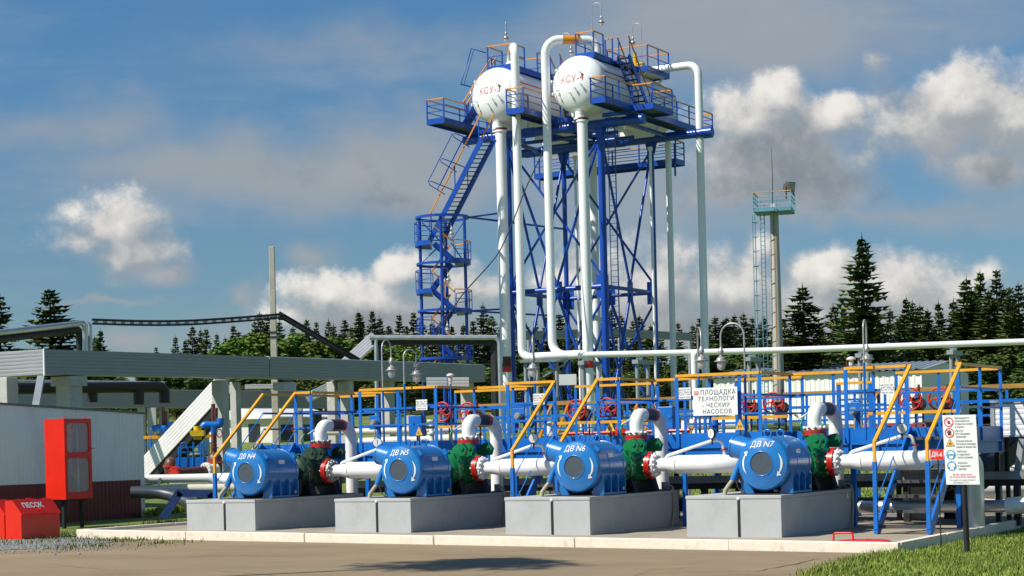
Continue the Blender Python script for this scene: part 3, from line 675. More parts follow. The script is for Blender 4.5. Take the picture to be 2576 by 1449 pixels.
# ================================================================== blue service platforms behind and between the pumps
DZ, RZ = 2.31, 3.62                       # deck and top rail heights
def post(parent, u, v, z0, z1, w=.075, m=BLUE, name='post'):
    b = MB(); b.pbox(u - w / 2, u + w / 2, v - w * .12, v + w * .12, z0, z1); b.pbox(u - w / 2, u - w / 2 + w * .24, v + w * .12 + .0005, v + w, z0, z1); return b.build(name, m, parent)
def rail(parent, pts, z, w, h, m, name):
    b = MB()
    for (a, c) in zip(pts, pts[1:]):
        za = z if len(a) < 3 else a[2]; zc = z if len(c) < 3 else c[2]
        b.bar(W(a[0], a[1], za), W(c[0], c[1], zc), w, h)
    return b.build(name, m, parent)
pf = thing('service_platform', 'long blue steel service platform with yellow top rails behind and between the pumps', 'platform', W(-9.5, 8, .2))
outline = [(-18.7, 5.6), (-17.15, 5.6), (-17.15, 7.5), (-15.62, 7.5), (-15.62, 5.6), (-13.38, 5.6), (-13.38, 7.5), (-11.34, 7.5), (-11.34, 5.6), (-8.4, 5.6), (-8.4, 7.5), (-6.92, 7.5), (-6.92, 5.6), (-4.91, 5.6), (-4.91, 7.5), (-2.92, 7.5), (-2.92, 5.6), (-.49, 5.6), (-.49, 9.0)]
for (a, c) in zip(outline, outline[1:]):
    b = MB(); d = (W(*c) - W(*a)).normalized(); n = V((d.y, -d.x, 0)); A, C = W(*a), W(*c)
    b.hexa([A + Z * 1.97, C + Z * 1.97, C - n * .03 + Z * 1.97, A - n * .03 + Z * 1.97, A + Z * DZ, C + Z * DZ, C - n * .03 + Z * DZ, A - n * .03 + Z * DZ])
    b.hexa([A - n * .05 + Z * 1.72, C - n * .05 + Z * 1.72, C - n * .1 + Z * 1.72, A - n * .1 + Z * 1.72, A - n * .05 + Z * 1.965, C - n * .05 + Z * 1.965, C - n * .1 + Z * 1.965, A - n * .1 + Z * 1.965])
    b.build('fascia', BLUE, pf)
b = MB()
b.pbox(-18.6, -.56, 7.56, 8.95, 2.16, 2.19)
for (a, c) in ((-18.65, -17.2), (-15.57, -13.43), (-11.29, -8.45), (-6.87, -4.96), (-2.87, -.56)): b.pbox(a, c, 5.66, 7.555, 2.16, 2.19)
b.build('deck_grating', TREAD, pf)
b = MB(); b.pbox(-18.7, -.49, 8.96, 9.0, 1.75, DZ); b.build('fascia', BLUE, pf)
for u in (-18.6, -15.55, -13.45, -11.27, -8.47, -6.85, -4.98, -2.85, -.56):
    for v in (5.75, 8.8):
        b = MB(); b.pbox(u - .05, u + .05, v - .05, v + .05, .1, 1.72); b.build('column', BLACK if v > 6 else BLUE, pf)
runs = [[(-18.67, 5.6), (-18.67, 8.95)], [(-17.63, 5.6), (-17.15, 5.6), (-17.15, 7.5), (-15.62, 7.5)], [(-15.62, 5.6), (-13.38, 5.6)], [(-13.38, 5.6), (-13.38, 7.5), (-11.34, 7.5)], [(-11.34, 5.6), (-10.08, 5.6)],
        [(-8.94, 5.6), (-8.4, 5.6), (-8.4, 7.5), (-6.92, 7.5)], [(-6.92, 5.6), (-4.91, 5.6)], [(-4.91, 5.6), (-4.91, 7.5), (-2.92, 7.5)], [(-2.92, 5.6), (-1.58, 5.6)], [(-.49, 5.6), (-.49, 8.95)], [(-15.62, 7.5), (-15.62, 5.6)], [(-11.34, 7.5), (-11.34, 5.6)], [(-6.92, 7.5), (-6.92, 5.6)], [(-2.92, 7.5), (-2.92, 5.6)]]
for k, rn in enumerate(runs):
    rail(pf, rn, RZ, .085, .06, YELLOW, 'top_rail')
    rail(pf, rn, 3.13, .03, .05, BLUE, 'middle_rail'); rail(pf, rn, 2.72, .03, .045, BLUE, 'middle_rail')
back_runs = [[(-18.65, 8.95), (-17.4, 8.95)], [(-14.9, 8.95), (-12.7, 8.95)], [(-11.3, 8.95), (-9.0, 8.95)], [(-6.9, 8.95), (-5.2, 8.95)], [(-2.9, 8.95), (-.49, 8.95)]]
for rn in back_runs:
    rail(pf, rn, RZ - .02, .085, .06, YELLOW, 'top_rail'); rail(pf, rn, 3.13, .03, .045, BLUE, 'middle_rail')
for rn in ([(-16.4, 8.97), (-14.2, 8.97)], [(-12.0, 8.97), (-9.9, 8.97)], [(-7.6, 8.97), (-5.6, 8.97)], [(-3.6, 8.97), (-1.4, 8.97)]): rail(pf, rn, 2.68, .05, .07, YELLOW, 'low_rail')
for (u, v) in [(-17.63, 5.6), (-17.15, 5.6), (-17.15, 7.4), (-16.4, 7.5), (-15.62, 5.58), (-15.62, 7.4), (-14.5, 5.6), (-13.38, 5.58), (-13.38, 7.4), (-12.3, 7.5), (-11.34, 5.58), (-11.34, 7.4), (-10.08, 5.6), (-8.94, 5.6), (-8.4, 5.6), (-8.4, 7.4), (-7.6, 7.5), (-6.92, 5.58), (-6.92, 7.4), (-5.4, 5.6), (-4.91, 5.58), (-4.91, 7.4), (-3.9, 7.5), (-2.92, 5.58), (-2.92, 7.4), (-1.58, 5.6), (-.49, 5.6), (-.49, 7.3), (-.49, 8.95),
               (-18.65, 8.95), (-17.4, 8.95), (-14.9, 8.95), (-12.7, 8.95), (-11.3, 8.95), (-9.0, 8.95), (-6.9, 8.95), (-5.2, 8.95), (-2.9, 8.95), (-1.9, 8.95)]:
    post(pf, u, v, 2.0, RZ - .03, .085 if v < 6 else .07)
# ---- stairs down between the blocks
def stair(ua, ub, vtop, vfoot, label, treads=7, gap=()):
    st = thing('stair', label, 'stair', W((ua + ub) / 2, vfoot, .2), 'blue stairs with yellow handrails between the pumps')
    for u in (ua, ub):
        b = MB(); b.bar(W(u, vfoot, .2), W(u, vtop - .03, 2.28), .05, .24); b.build('stringer', BLUE, st)
        b = MB(); top = W(u, vtop, RZ); low = W(u, vfoot - .02, 2.02); b.bar(top, low, .07, .055); b.bar(low + Z * .02, W(u, vfoot - .02, 1.62), .06, .06, e2); b.bar(top - e2 * .03, top + e2 * .03, .07, .055); b.build('handrail', YELLOW, st)
        b = MB(); b.pbox(u - .04, u + .04, vfoot - .06, vfoot + .02, .19, 1.63); b.build('newel', BLUE, st)
        for k in (.36, .7):
            b = MB(); b.bar(W(u, vtop, RZ - (RZ - DZ) * k), W(u, vfoot, 2.02 - 1.75 * k), .018, .018); b.build('side_rod', BLUE, st)
    for i in range(treads):
        t = (i + .4) / treads; b = MB(); v = vfoot + (vtop - vfoot) * t; z = .2 + 2.05 * t
        b.pbox(ua + .03, ub - .03, v - .03, v + .21, z - .03, z + .035); b.build('tread', TREAD, st)
    return st
stair(-18.67, -17.63, 5.6, 3.6, 'narrow blue stair with yellow handrails left of the motor marked ДВ N4')
stair(-10.08, -8.94, 5.6, 3.55, 'blue stair with yellow handrails between the motors marked ДВ N5 and ДВ N6')
stair(-1.5, -.42, 5.6, 3.2, 'wide open blue stair with yellow handrails right of the motor marked ДВ N7')

# ---- rear row: valve platform with handwheel valves
vp = thing('valve_platform', 'second blue platform with weathered yellow rails behind the handwheel valves', 'platform', W(-9, 12.5, .2))
b = MB(); b.pbox(-17.5, -.2, 12.0, 12.04, 1.95, 2.25); b.build('fascia', BLUE, vp)
b = MB(); b.pbox(-17.5, -.2, 12.05, 13.6, 2.1, 2.13); b.build('deck_grating', TREAD, vp)
for rn, z in (([(-17.3, 12.02), (-13.0, 12.02)], 3.3), ([(-12.1, 12.02), (-8.0, 12.02)], 3.3), ([(-7.4, 12.02), (-4.2, 12.02)], 3.3), ([(-3.4, 12.02), (-.3, 12.02)], 3.3), ([(-17.4, 13.55), (-.25, 13.55)], 3.3)):
    rail(vp, rn, z, .07, .07, mat('shade_darkened_yellow', (.36, .19, .03), .5, .25, 2), 'top_rail'); rail(vp, rn, 2.95, .03, .045, BLUE, 'middle_rail'); rail(vp, rn, 2.6, .03, .04, BLUE, 'middle_rail')  # top rail colour is yellow darkened for its shaded side
    n = max(2, int((rn[1][0] - rn[0][0]) / 1.3) + 1)
    for i in range(n): post(vp, rn[0][0] + (rn[1][0] - rn[0][0]) * i / (n - 1), rn[0][1], 2.0, z - .035, .07)
for u in (-17.2, -14.4, -11.6, -8.8, -6, -3.2, -.4):
    b = MB(); b.pbox(u - .05, u + .05, 12.1, 12.2, .1, 1.95); b.build('column', BLACK, vp)
WV = [(-15.72, 'left one of the pair behind plate 61', 3.1), (-14.92, 'the one directly above the second discharge pipe from the left', 3.06), (-11.63, 'above motor ДВ N6, crossed by a yellow handrail', 3.03), (-10.74, 'above the yellow triangle plate 60', 3.04), (-6.94, 'half hidden by the large white sign', 3.03), (-6.21, 'just right of the large white sign', 3.02), (-2.78, 'behind the left handrail of the right stair', 3.0), (-2.09, 'the rightmost one, above the safety board', 2.98)]
def handwheel_valve(u, z, how):
    t = thing('handwheel_valve', 'red handwheel valve, ' + how, 'valve', W(u, 9.9, .2), 'red handwheel gate valves behind the platform')
    c = W(u, 9.6, z); b = MB(); b.ring(c, e2, .255, .023, 32, 8); b.disc(c, e2, .055, .07, 14)
    for k in range(5):
        a = 2 * math.pi * k / 5 + .4
        pts = []
        for i in range(7):
            s = i / 6; r = .04 + .21 * s; aa = a + .75 * s * s
            pts.append(c + e1 * math.cos(aa) * r + Z * math.sin(aa) * r - e2 * .03 * (1 - s))
        b.sweep(pts, [.024, .022, .02, .018, .018, .018, .02], 6)
    b.build('handwheel', WHEEL, t)
    b = MB(); b.tube(c, c + e2 * .3, .03, n=8); b.tube(W(u + .11, 9.78, z - .12), W(u + .11, 10.0, z - .12), .15, n=18); b.pbox(u - .02, u + .2, 9.8, 10.0, z - .3, z - .02); b.build('gear_case', VBROWN, t)
    b = MB(); b.tube(W(u + .11, 9.9, z - .3), W(u + .11, 9.9, z + .34), .03, n=8)
    for s in (-1, 1): b.tube(W(u + .11 + s * .09, 9.9, 1.7), W(u + .11 + s * .09, 9.9, z - .25), .025, n=6)
    b.build('yoke', VBROWN, t)
    b = MB(); b.lathe(W(u + .11, 9.9, .9), Z, [(0, .02), (0, .28), (.12, .3), (.14, .24), (.55, .22), (.6, .3), (.72, .3), (.74, .15), (.85, .12), (.85, .02)], 20); b.tube(W(u + .11, 9.4, 1.0), W(u + .11, 10.4, 1.0), .18, n=18); b.build('body', VBROWN, t)
    b = MB(); b.pbox(u - .02, u + .24, 9.8, 10.0, .15, .9); b.build('support', BLACK, t)
for (u, how, z) in WV: handwheel_valve(u, z, how)
# ---- control stations on the front rails
for (px, py, w) in ((943, 1064, 'left of plate 61'), (1306, 1047, 'beside the middle stair'), (2147, 1034, 'near the right stair')):
    p = PV(px, py, 6.3); u, v, z = uvz(p)
    t = thing('control_station', 'blue switch panel with a grey round push-button head, ' + w, 'control box', W(u, v, DZ), 'blue switch panels behind the front rails')
    b = MB(); b.pbox(u - .17, u + .15, 6.3, 6.33, z - .17, z + .19); b.build('panel', BLUE, t, bevel=.004)
    b = MB(); b.disc(W(u + .04, 6.2, z), e2, .085, .14, 18); b.disc(W(u + .04, 6.12, z + .01), e2, .06, .04, 14); b.build('button_head', LAMPM, t)
    b = MB(); b.sweep([W(u + .05, 6.2, z - .06), W(u + .07, 6.2, z - .2), W(u + .05, 6.2, z - .34), W(u + .06, 6.2, DZ)], .02, 6); b.build('conduit', HOSE, t)
    b = MB(); b.pbox(u + .08, u + .13, 6.34, 6.38, DZ - .1, z + .25); b.build('stand', BLUE, t)
# ---- hanging lamps on goose-neck poles
def lamp_head(t, c, s=1.0):
    """c = centre of the flange; the head hangs down"""
    b = MB(); b.lathe(c, Z, [(.0, .14 * s), (.015 * s, .14 * s), (.02 * s, .115 * s), (.07 * s, .1 * s), (.10 * s, .06 * s), (.12 * s, .035 * s), (.17 * s, .03 * s), (.175 * s, .055 * s), (.21 * s, .068 * s), (.26 * s, .06 * s), (.30 * s, .03 * s), (.33 * s, .02 * s), (.33 * s, .002)], 20); b.build('housing', LAMPM, t)
    b = MB(); b.ring(c, Z, .135 * s, .016 * s, 20, 6)
    for k in range(6):
        a = k * math.pi / 3; b.ball(c + V((math.cos(a), math.sin(a), 0)) * .135 * s, .02 * s, n=6, m=4)
    b.build('clamp_ring', LAMPM, t)
    b = MB(); b.lathe(c, Z, [(-.005 * s, .098 * s), (-.08 * s, .098 * s), (-.15 * s, .088 * s), (-.19 * s, .06 * s), (-.205 * s, .02 * s), (-.206 * s, .001)], 18); b.build('glass_dome', LGLASS, t)
    b = MB(); b.ball(c - Z * .08 * s, .042 * s, .042 * s, .065 * s, 10, 6); b.tube(c - Z * .03 * s, c, .03 * s, n=8); b.build('bulb', SIGNW, t)
def gooseneck(head, top, pole_px, v, label, swing):
    hp = PV(head[0], head[1], v); tp = PV(top[0], top[1], v)
    t = thing('gooseneck_lamp', label, 'lamp', W(uvz(hp)[0], v, DZ), 'gooseneck lamps along the front rails')
    lamp_head(t, hp, .98)
    r = abs(swing.length) / 2; zt = tp.z - r; hx = hp + Z * .31
    pole = hp + swing
    pts = [V((pole.x, pole.y, DZ - .25)), V((pole.x, pole.y, zt))]
    cx = V(((pole.x + hp.x) / 2, (pole.y + hp.y) / 2, zt)); d = (V((hp.x, hp.y, 0)) - V((pole.x, pole.y, 0))).normalized()
    for i in range(1, 10): a = math.pi * i / 10; pts.append(cx - d * math.cos(a) * r + Z * math.sin(a) * r)
    pts += [V((hp.x, hp.y, zt)), hx]
    b = MB(); b.sweep(pts, .02, 8); b.build('pole', LAMPM, t)
    b = MB(); b.tube(V((pole.x, pole.y, DZ - .25)), V((pole.x, pole.y, RZ + .1)), .028, n=8); b.build('pole_sleeve', BLUE, t)
gooseneck((985, 931), (990, 856), 0, 7.3, 'leftmost gooseneck lamp, hanging in front of the grey duct left of the second lamp', e2 * -.5 + e1 * .05)
gooseneck((1048, 942), (1036, 880), 0, 5.7, 'second gooseneck lamp from the left, hanging right of its pole', e1 * -.17 + e2 * -.3)
gooseneck((1341, 927), (1342, 842), 0, 5.75, 'gooseneck lamp in front of the striped white standpipe at the middle stair', e2 * .45 + e1 * -.22)
gooseneck((1765, 907), (1758, 822), 0, 5.9, 'left lamp of the pair hanging above the large white sign', e2 * .5 + e1 * -.31)
gooseneck((1814, 909), (1840, 813), 0, 5.75, 'right lamp of the pair above the large white sign, its tall neck arching right', e1 * .56 + e2 * .02)
gooseneck((2181, 904), (2166, 807), 0, 5.75, 'rightmost gooseneck lamp, hanging in front of the grey roof', e2 * -.4 + e1 * .07)
for (px, py, w) in ((1133, 946, 'on a blue post above the second discharge pipe'), (2141, 905, 'on the corner post near the rightmost lamp')):
    p = PV(px, py, 5.7 if px > 2000 else 6.5); u, v, z = uvz(p)
    t = thing('gas_detector', 'small pale weathered gas detector head ' + w, 'detector', W(u, v, DZ), 'gas detectors on the railing posts')
    b = MB(); b.lathe(p, Z, [(.07, .005), (.06, .06), (.02, .1), (0, .1), (-.01, .05), (-.12, .05), (-.14, .03), (-.2, .03)], 16, caps=True); b.build('head', mat('dusty_white_cap', (.6, .57, .5), .6), t)
    b = MB(); b.tube(p - Z * .2, V((p.x, p.y, RZ - .05 if px > 2000 else DZ)), .02, n=8); b.tube(p - e1 * .1 - Z * .25, p - e1 * .1 + Z * .02, .012, n=6); b.build('bracket', BLUE if px < 2000 else VBROWN, t)

# ---- odds and ends standing on and behind the rear platform
def rear(name, mb, m, label, cat, group=None): return solo(name, mb, m, label, cat, group)
b = MB(); b.tube(W(-12.6, 10.6, 2.42), W(-8.9, 10.6, 2.42), .05, n=8); b.lathe(W(-10.9, 10.6, 2.3), Z, [(0, .02), (0, .3), (.1, .3), (.22, .1), (.3, .06), (.3, .01)], 16); rear('red_manifold', b, RED, 'red pipe with a domed red fitting behind the middle stair', 'pipe')
for k, (u, w) in enumerate(((-12.2, 'left of the middle stair'), (-10.2, 'behind the middle stair'), (-15.0, 'behind plate 61'), (-5.2, 'right of the large sign'))):
    t = thing('slanted_guard', 'slanted yellow handrail of a rear ladder ' + w, 'handrail', W(u, 14.5, .3), 'slanted yellow handrails at the back')
    for s in (0, .55): b = MB(); b.bar(W(u + s, 14.4, 3.3), W(u + s - .75, 14.4, 1.6), .06, .06); b.build('rail', ORANGE, t)
    b = MB(); b.bar(W(u + .0, 14.5, 3.3), W(u, 14.5, 1.4), .07, .07); b.bar(W(u + .55, 14.5, 3.3), W(u + .55, 14.5, 1.4), .07, .07); b.bar(W(u, 14.5, 2.4), W(u + .55, 14.5, 2.4), .04, .04); b.build('frame', BLUE, t)
for (u, v, z0, z1, r, m, w) in ((-16.9, 10.9, .2, 2.9, .07, WHITE, 'white riser left of the left handwheel pair'), (-13.3, 11.2, .2, 2.75, .09, WHITE, 'white riser behind the second discharge pipe'), (-9.2, 11.0, .2, 2.8, .11, WHITE, 'white riser behind the plate 60'), (-4.6, 11.0, .2, 3.0, .07, BLUE, 'thin blue riser right of the large sign'), (-8.1, 10.4, .2, 2.9, .08, BLUE, 'thin blue riser left of the large sign'), (-1.2, 11.2, .2, 2.9, .09, GREY, 'grey riser behind the top of the right stair')):
    b = MB(); b.tube(W(u, v, z0), W(u, v, z1), r, n=10); b.disc(W(u, v, z1), Z, r * 1.8, .05, 12); b.disc(W(u, v, z1 - .35), Z, r * 1.8, .05, 12); rear('riser_pipe', b, m, w, 'pipe', 'riser pipes behind the platform')
t = thing('rear_ladder_frame', 'blue ladder frame with a yellow top behind the rightmost discharge pipe', 'ladder', W(-4.4, 10.2, 2.3))
b = MB()
for u in (-4.75, -3.95): b.bar(W(u, 10.2, 1.9), W(u, 10.2, 3.42), .09, .07)
for z in (2.35, 2.7, 3.05): b.bar(W(-4.75, 10.2, z), W(-3.95, 10.2, z), .05, .05)
b.build('frame', BLUE, t); b = MB(); b.bar(W(-4.8, 10.2, 3.45), W(-3.9, 10.2, 3.45), .09, .06); b.build('top_bar', YELLOW, t)
for (u, w) in ((-15.9, 'below plate 61'), (-8.6, 'left of the large sign')):
    t = thing('cable_cabinet', 'small blue cable cabinet at the rear platform edge ' + w, 'cabinet', W(u, 8.7, DZ), 'small blue cable cabinets'); b = MB(); b.pbox(u - .2, u + .2, 8.5, 8.75, 2.45, 3.0); b.build('case', BLUE, t, bevel=.01); b = MB(); b.tube(W(u, 8.62, DZ - .1), W(u, 8.62, 2.45), .03, n=8); b.build('stand', BLUE, t); b = MB(); b.tube(W(u + .12, 8.49, 2.75), W(u + .12, 8.46, 2.75), .025, n=8); b.build('lock', GALV, t)
# ================================================================== signs
def sign_frame(px0, py0, px1, py1, v):
    a, c = PV(px0, py0, v), PV(px1, py1, v); ua, _, za = uvz(a); uc, _, zc = uvz(c); return ua, uc, zc, za   # left, right, bottom, top
XD, YD = e1, Z
def plate(t, ua, ub, z0, z1, v, m, name='plate', th=.012):
    b = MB(); b.pbox(ua, ub, v, v + th, z0, z1); return b.build(name, m, t, bevel=.002)
def line(t, body, size, u, v, z, m, bold=0, name='lettering', align='CENTER', sx=1.0, spacing=1.0):
    b = MB(); text_mesh(b, body, size, W(u, v, z), XD, YD, .003, align, bold, 0, spacing, sx); return b.build(name, m, t)
# ---- big site sign
ua, ub, z0, z1 = sign_frame(1743, 977, 1856, 1043, 5.5); v = 5.5
t = thing('site_sign', 'large white sign with four rows of black lettering on the platform rail', 'sign', W((ua + ub) / 2, v, z0))
plate(t, ua, ub, z0, z1, v, SIGNW); w_, h_ = ub - ua, z1 - z0
def slab_serifs(b, body, size, u, z, sx, spacing): text_mesh(b, body, size, W(u, v, z), XD, YD, .003, 'CENTER', .0016, 0, spacing, sx)
rows = [('ПЛОЩАДКА', .565, .82, .155), ('ТЕХНОЛОГИ', .52, .59, .138), ('- ЧЕСКИХ', .52, .36, .138), ('НАСОСОВ', .54, .13, .138)]
for body, fx, fz, s in rows: line(t, body, s, ua + w_ * fx, v, z0 + h_ * fz, INKB, .0, 'lettering', 'CENTER', .84 if s > .14 else .94, 1.14)
b = MB(); b.pbox(ua + w_ * .025, ua + w_ * .125, v - .004, v - .001, z0 + h_ * .75, z0 + h_ * .90); b.mat = 1
for k in (0, 1, 2): b.pbox(ua + w_ * (.04 + k * .028), ua + w_ * (.05 + k * .028), v - .006, v - .0042, z0 + h_ * .78, z0 + h_ * .87)
b.pbox(ua + w_ * .04, ua + w_ * .11, v - .006, v - .0042, z0 + h_ * .871, z0 + h_ * .882)
b.build('emblem', [mat('faded_red_emblem', (.62, .12, .10), .5), SIGNW], t)
b = MB(); b.pbox(ua + .05, ua + .08, v + .0135, v + .08, z0 + .1, z0 + .13); b.pbox(ub - .08, ub - .05, v + .0135, v + .08, z0 + .1, z0 + .13); b.build('clip', GREY, t)
# ---- small pump plates
for (x0, y0, x1, y1, num, w) in ((1046, 1006, 1075, 1031, '4', 'above the yellow plate 61'), (1341, 991, 1370, 1017, '5', 'beside the upper end of the middle stair'), (1707, 976, 1738, 1003, '6', 'just left of the large white sign'), (2215, 964, 2250, 991, '7', 'near the top of the right stair')):
    ua, ub, z0, z1 = sign_frame(x0, y0, x1, y1, 5.52); v = 5.52; h_ = z1 - z0; um = (ua + ub) / 2
    t = thing('pump_plate', 'small white plate with faint grey lettering ' + w, 'sign', W(um, v, z0), 'small white pump plates on the rails')
    plate(t, ua, ub, z0, z1, v, SIGNW, th=.008)
    GI = mat('faded_grey_ink', (.12, .12, .13), .6)
    for body, fz, s in (('НАСОС № ' + num, .80, .058), ('ЦНС-300/120', .58, .058), ('Рег.№ 111825', .38, .045), ('Инв.№ 50781', .14, .045)): line(t, body, s, um, v, z0 + h_ * fz, GI, 0)
# ---- triangular number plates
for (px, py, num, w, wd) in ((1054, 1084, '61', 'above motor ДВ N5', 18), (1535, 1071, '60', 'above motor ДВ N6', 23), (1861, 1068, '59', 'above the left shoulder of motor ДВ N7', 22)):
    v = 5.45; p = PV(px, py, v); u, _, z = uvz(p); s = wd * p.y / 4600 / .866
    t = thing('number_plate', 'yellow triangular plate numbered %s, standing %s' % (num, w), 'sign', W(u, v, z - .4), 'yellow triangular number plates')
    b = MB(); b.prism([W(u - s / 2, v, z - s * .52), W(u + s / 2, v, z - s * .52), W(u, v, z + s * .56)], e2 * .008); b.build('plate', SIGNY, t)
    line(t, num, .1, u, v, z - s * .24, INKB, .001)
    b = MB(); b.pbox(u - .015, u + .015, v + .0095, v + .03, z - .42, z - .03); b.build('stick', BLACK, t)
# ---- safety board on a black post at the right kerb
bp = PZ(2433, 1368, .22); up_, vp_, _ = uvz(bp)
def BP(px, py): return PV(px, py, vp_)
tl, tr, bl, br = BP(2373, 1043), BP(2457, 1043), BP(2383, 1219), BP(2468, 1217)
xd = ((tr - tl) + (br - bl)).normalized(); yd = ((tl - bl) + (tr - br)).normalized(); nn = xd.cross(yd).normalized()
wid = ((tr - tl).length + (br - bl).length) / 2; hei = ((tl - bl).length + (tr - br).length) / 2
org = bl - nn * .06 * -1
org = bl + nn * .06
t = thing('safety_board', 'tall white safety board with five pictograms on a black post in the grass', 'sign', bp)
def B2(x, y, d=0): return org + xd * (x * wid) + yd * (y * hei) + nn * d       # 0..1 on the board
b = MB(); b.hexa([B2(0, 0, -.012), B2(1, 0, -.012), B2(1, 1, -.012), B2(0, 1, -.012), B2(0, 0), B2(1, 0), B2(1, 1), B2(0, 1)]); b.build('board', SIGNW, t, bevel=.002)
def btext(body, size, x, y, m, align='LEFT', bold=.0, sx=.9):
    b = MB(); text_mesh(b, body, size, B2(x, y), xd, yd, .003, align, bold, 0, 1.06, sx); b.build('lettering', m, t)
cw = .86
for i, (rows) in enumerate((['Запрещается', 'пользоваться', 'открытым огнём', 'и курить'], ['Доступ', 'посторонним', 'запрещён'], ['Пожароопасно.', 'Легковоспламеня-', 'ющиеся вещества'], ['Работать', 'в защитной', 'каске (шлеме)'], ['Работать', 'в защитной', 'одежде'])):
    yt = (.955, .772, .625, .475, .31)[i]
    for k, r_ in enumerate(rows): btext(r_, .052, .365 + (.02 if i > 2 else 0), yt - k * (.0425), INKB if i else INKB, 'LEFT', .0, .72)
btext('Въезд транспорта', .05, .5, .145, INKR, 'CENTER', 0, .72); btext('без искрогасителя запрещён!', .046, .5, .11, INKR, 'CENTER', 0, .66)
btext('Ответственный за пожарную безопасность', .03, .5, .066, INKB, 'CENTER', 0, .7); btext('Русинов А.Н.', .04, .45, .03, INKB, 'CENTER', 0, 1.05)
asp = wid / hei
def circ(cx, cy, r, d, n=28, r0=0):
    pts = [B2(cx + math.cos(2 * math.pi * i / n) * r, cy + math.sin(2 * math.pi * i / n) * r * asp, d) for i in range(n)]
    if not r0: return pts, [tuple(range(n))]
    q = [B2(cx + math.cos(2 * math.pi * i / n) * r0, cy + math.sin(2 * math.pi * i / n) * r0 * asp, d) for i in range(n)]
    return pts + q, [(i, (i + 1) % n, n + (i + 1) % n, n + i) for i in range(n)]
def shape(cx, cy, r, poly, d): return [B2(cx + x * r, cy + y * r * asp, d) for x, y in poly]
FL = [(-.35, -.5), (-.5, -.1), (-.3, .3), (-.15, .1), (.05, .65), (.2, .2), (.35, .35), (.5, -.1), (.35, -.5), (.1, -.62), (-.1, -.62)]
for i, (cy, kind) in enumerate(((.90, 'ban'), (.745, 'ban'), (.60, 'tri'), (.43, 'blue'), (.268, 'blue'))):
    cx = .185 + i * .004; r = .142
    b = MB(); mats = [SIGNW, INKR, INKB, SIGNB, SIGNY]
    if kind == 'ban':
        b.mat = 2
        if i == 0: b.add(shape(cx, cy, r * .75, [(x * .8, y * .9) for x, y in FL], .003), [tuple(range(len(FL)))])
        else:
            hand = [(-.35, -.6), (-.45, -.1), (-.7, .1), (-.6, .25), (-.35, .12), (-.36, .6), (-.22, .62), (-.16, .15), (-.12, .72), (.02, .72), (.05, .15), (.14, .66), (.27, .62), (.22, .1), (.36, .45), (.47, .4), (.38, -.2), (.25, -.6)]
            b.add(shape(cx, cy, r * .85, hand, .003), [tuple(range(len(hand)))])
        b.mat = 1; vs, fs = circ(cx, cy, r, .0045, r0=r * .82); b.add(vs, fs)
        k = .707; b.add(shape(cx, cy, r * .9, [(-k - .06, k - .06), (-k + .06, k + .06), (k + .06, -k + .06), (k - .06, -k - .06)], .0055), [(0, 1, 2, 3)])
    elif kind == 'tri':
        b.mat = 2; b.add(shape(cx, cy, r, [(-1, -.75), (1, -.75), (0, .95)], .002), [(0, 1, 2)])
        b.mat = 4; b.add(shape(cx, cy, r, [(-.86, -.67), (.86, -.67), (0, .8)], .0035), [(0, 1, 2)])
        b.mat = 2; b.add(shape(cx, cy - .012, r * .5, FL, .005), [tuple(range(len(FL)))]); b.mat = 4; b.add(shape(cx, cy - .022, r * .26, FL, .006), [tuple(range(len(FL)))])
    else:
        b.mat = 3; vs, fs = circ(cx, cy, r, .003); b.add(vs, fs); b.mat = 0
        if i == 3:
            helm = [(-.7, .0), (-.62, .42), (-.3, .72), (0, .78), (.3, .72), (.62, .42), (.7, 0), (.4, .12), (0, .16), (-.4, .12)]; face = [(-.45, -.2), (.45, -.2), (.42, -.55), (.2, -.85), (-.2, -.85), (-.42, -.55)]
            b.add(shape(cx, cy, r, helm, .0045), [tuple(range(len(helm)))]); b.add(shape(cx, cy, r, face, .0045), [tuple(range(len(face)))])
        else:
            suit = [(-.2, .75), (-.6, .5), (-.75, -.15), (-.5, -.2), (-.38, .2), (-.4, -.85), (-.08, -.85), (0, -.2), (.08, -.85), (.4, -.85), (.38, .2), (.5, -.2), (.75, -.15), (.6, .5), (.2, .75), (0, .55)]
            b.add(shape(cx, cy, r, suit, .0045), [tuple(range(len(suit)))])
    b.build('pictogram', mats, t)
b = MB(); b.tube(bp - Z * .3, B2(.5, .085, -.06), .05, .05, 10); b.build('post', BLACK, t)
b = MB(); b.tube(B2(.5, .08, -.06), B2(.42, .9, -.05), .045, n=10); b.build('post', BLACK, t)
# ---- red ДК-6 plate on a thin post
dp_ = PZ(2367, 1352, .24)
dv_ = uvz(dp_)[1]
def DP(px, py): return PV(px, py, dv_)
t = thing('fire_hydrant_plate', 'small red plate lettered ДК-6 on a thin dark rod left of the safety board', 'sign', dp_)
q = [DP(2341, 1130), DP(2374, 1130), DP(2374, 1156), DP(2342, 1156)]; xx = (q[1] - q[0]).normalized(); yy = (q[0] - q[3]).normalized(); n3 = xx.cross(yy).normalized()
b = MB(); b.prism([p + n3 * .02 for p in q], n3 * .01); b.build('plate', CABRED, t)
b = MB(); text_mesh(b, 'ДК-6', .125, (q[0] + q[1] + q[2] + q[3]) / 4 + n3 * .0302, xx, yy, .003, 'CENTER', .002, .1, .98, .72); b.build('lettering', INKW, t)
b = MB(); b.tube(dp_ - Z * .2, V((dp_.x - .02, dp_.y, q[0].z)), .012, n=6); b.build('rod', BLACK, t)
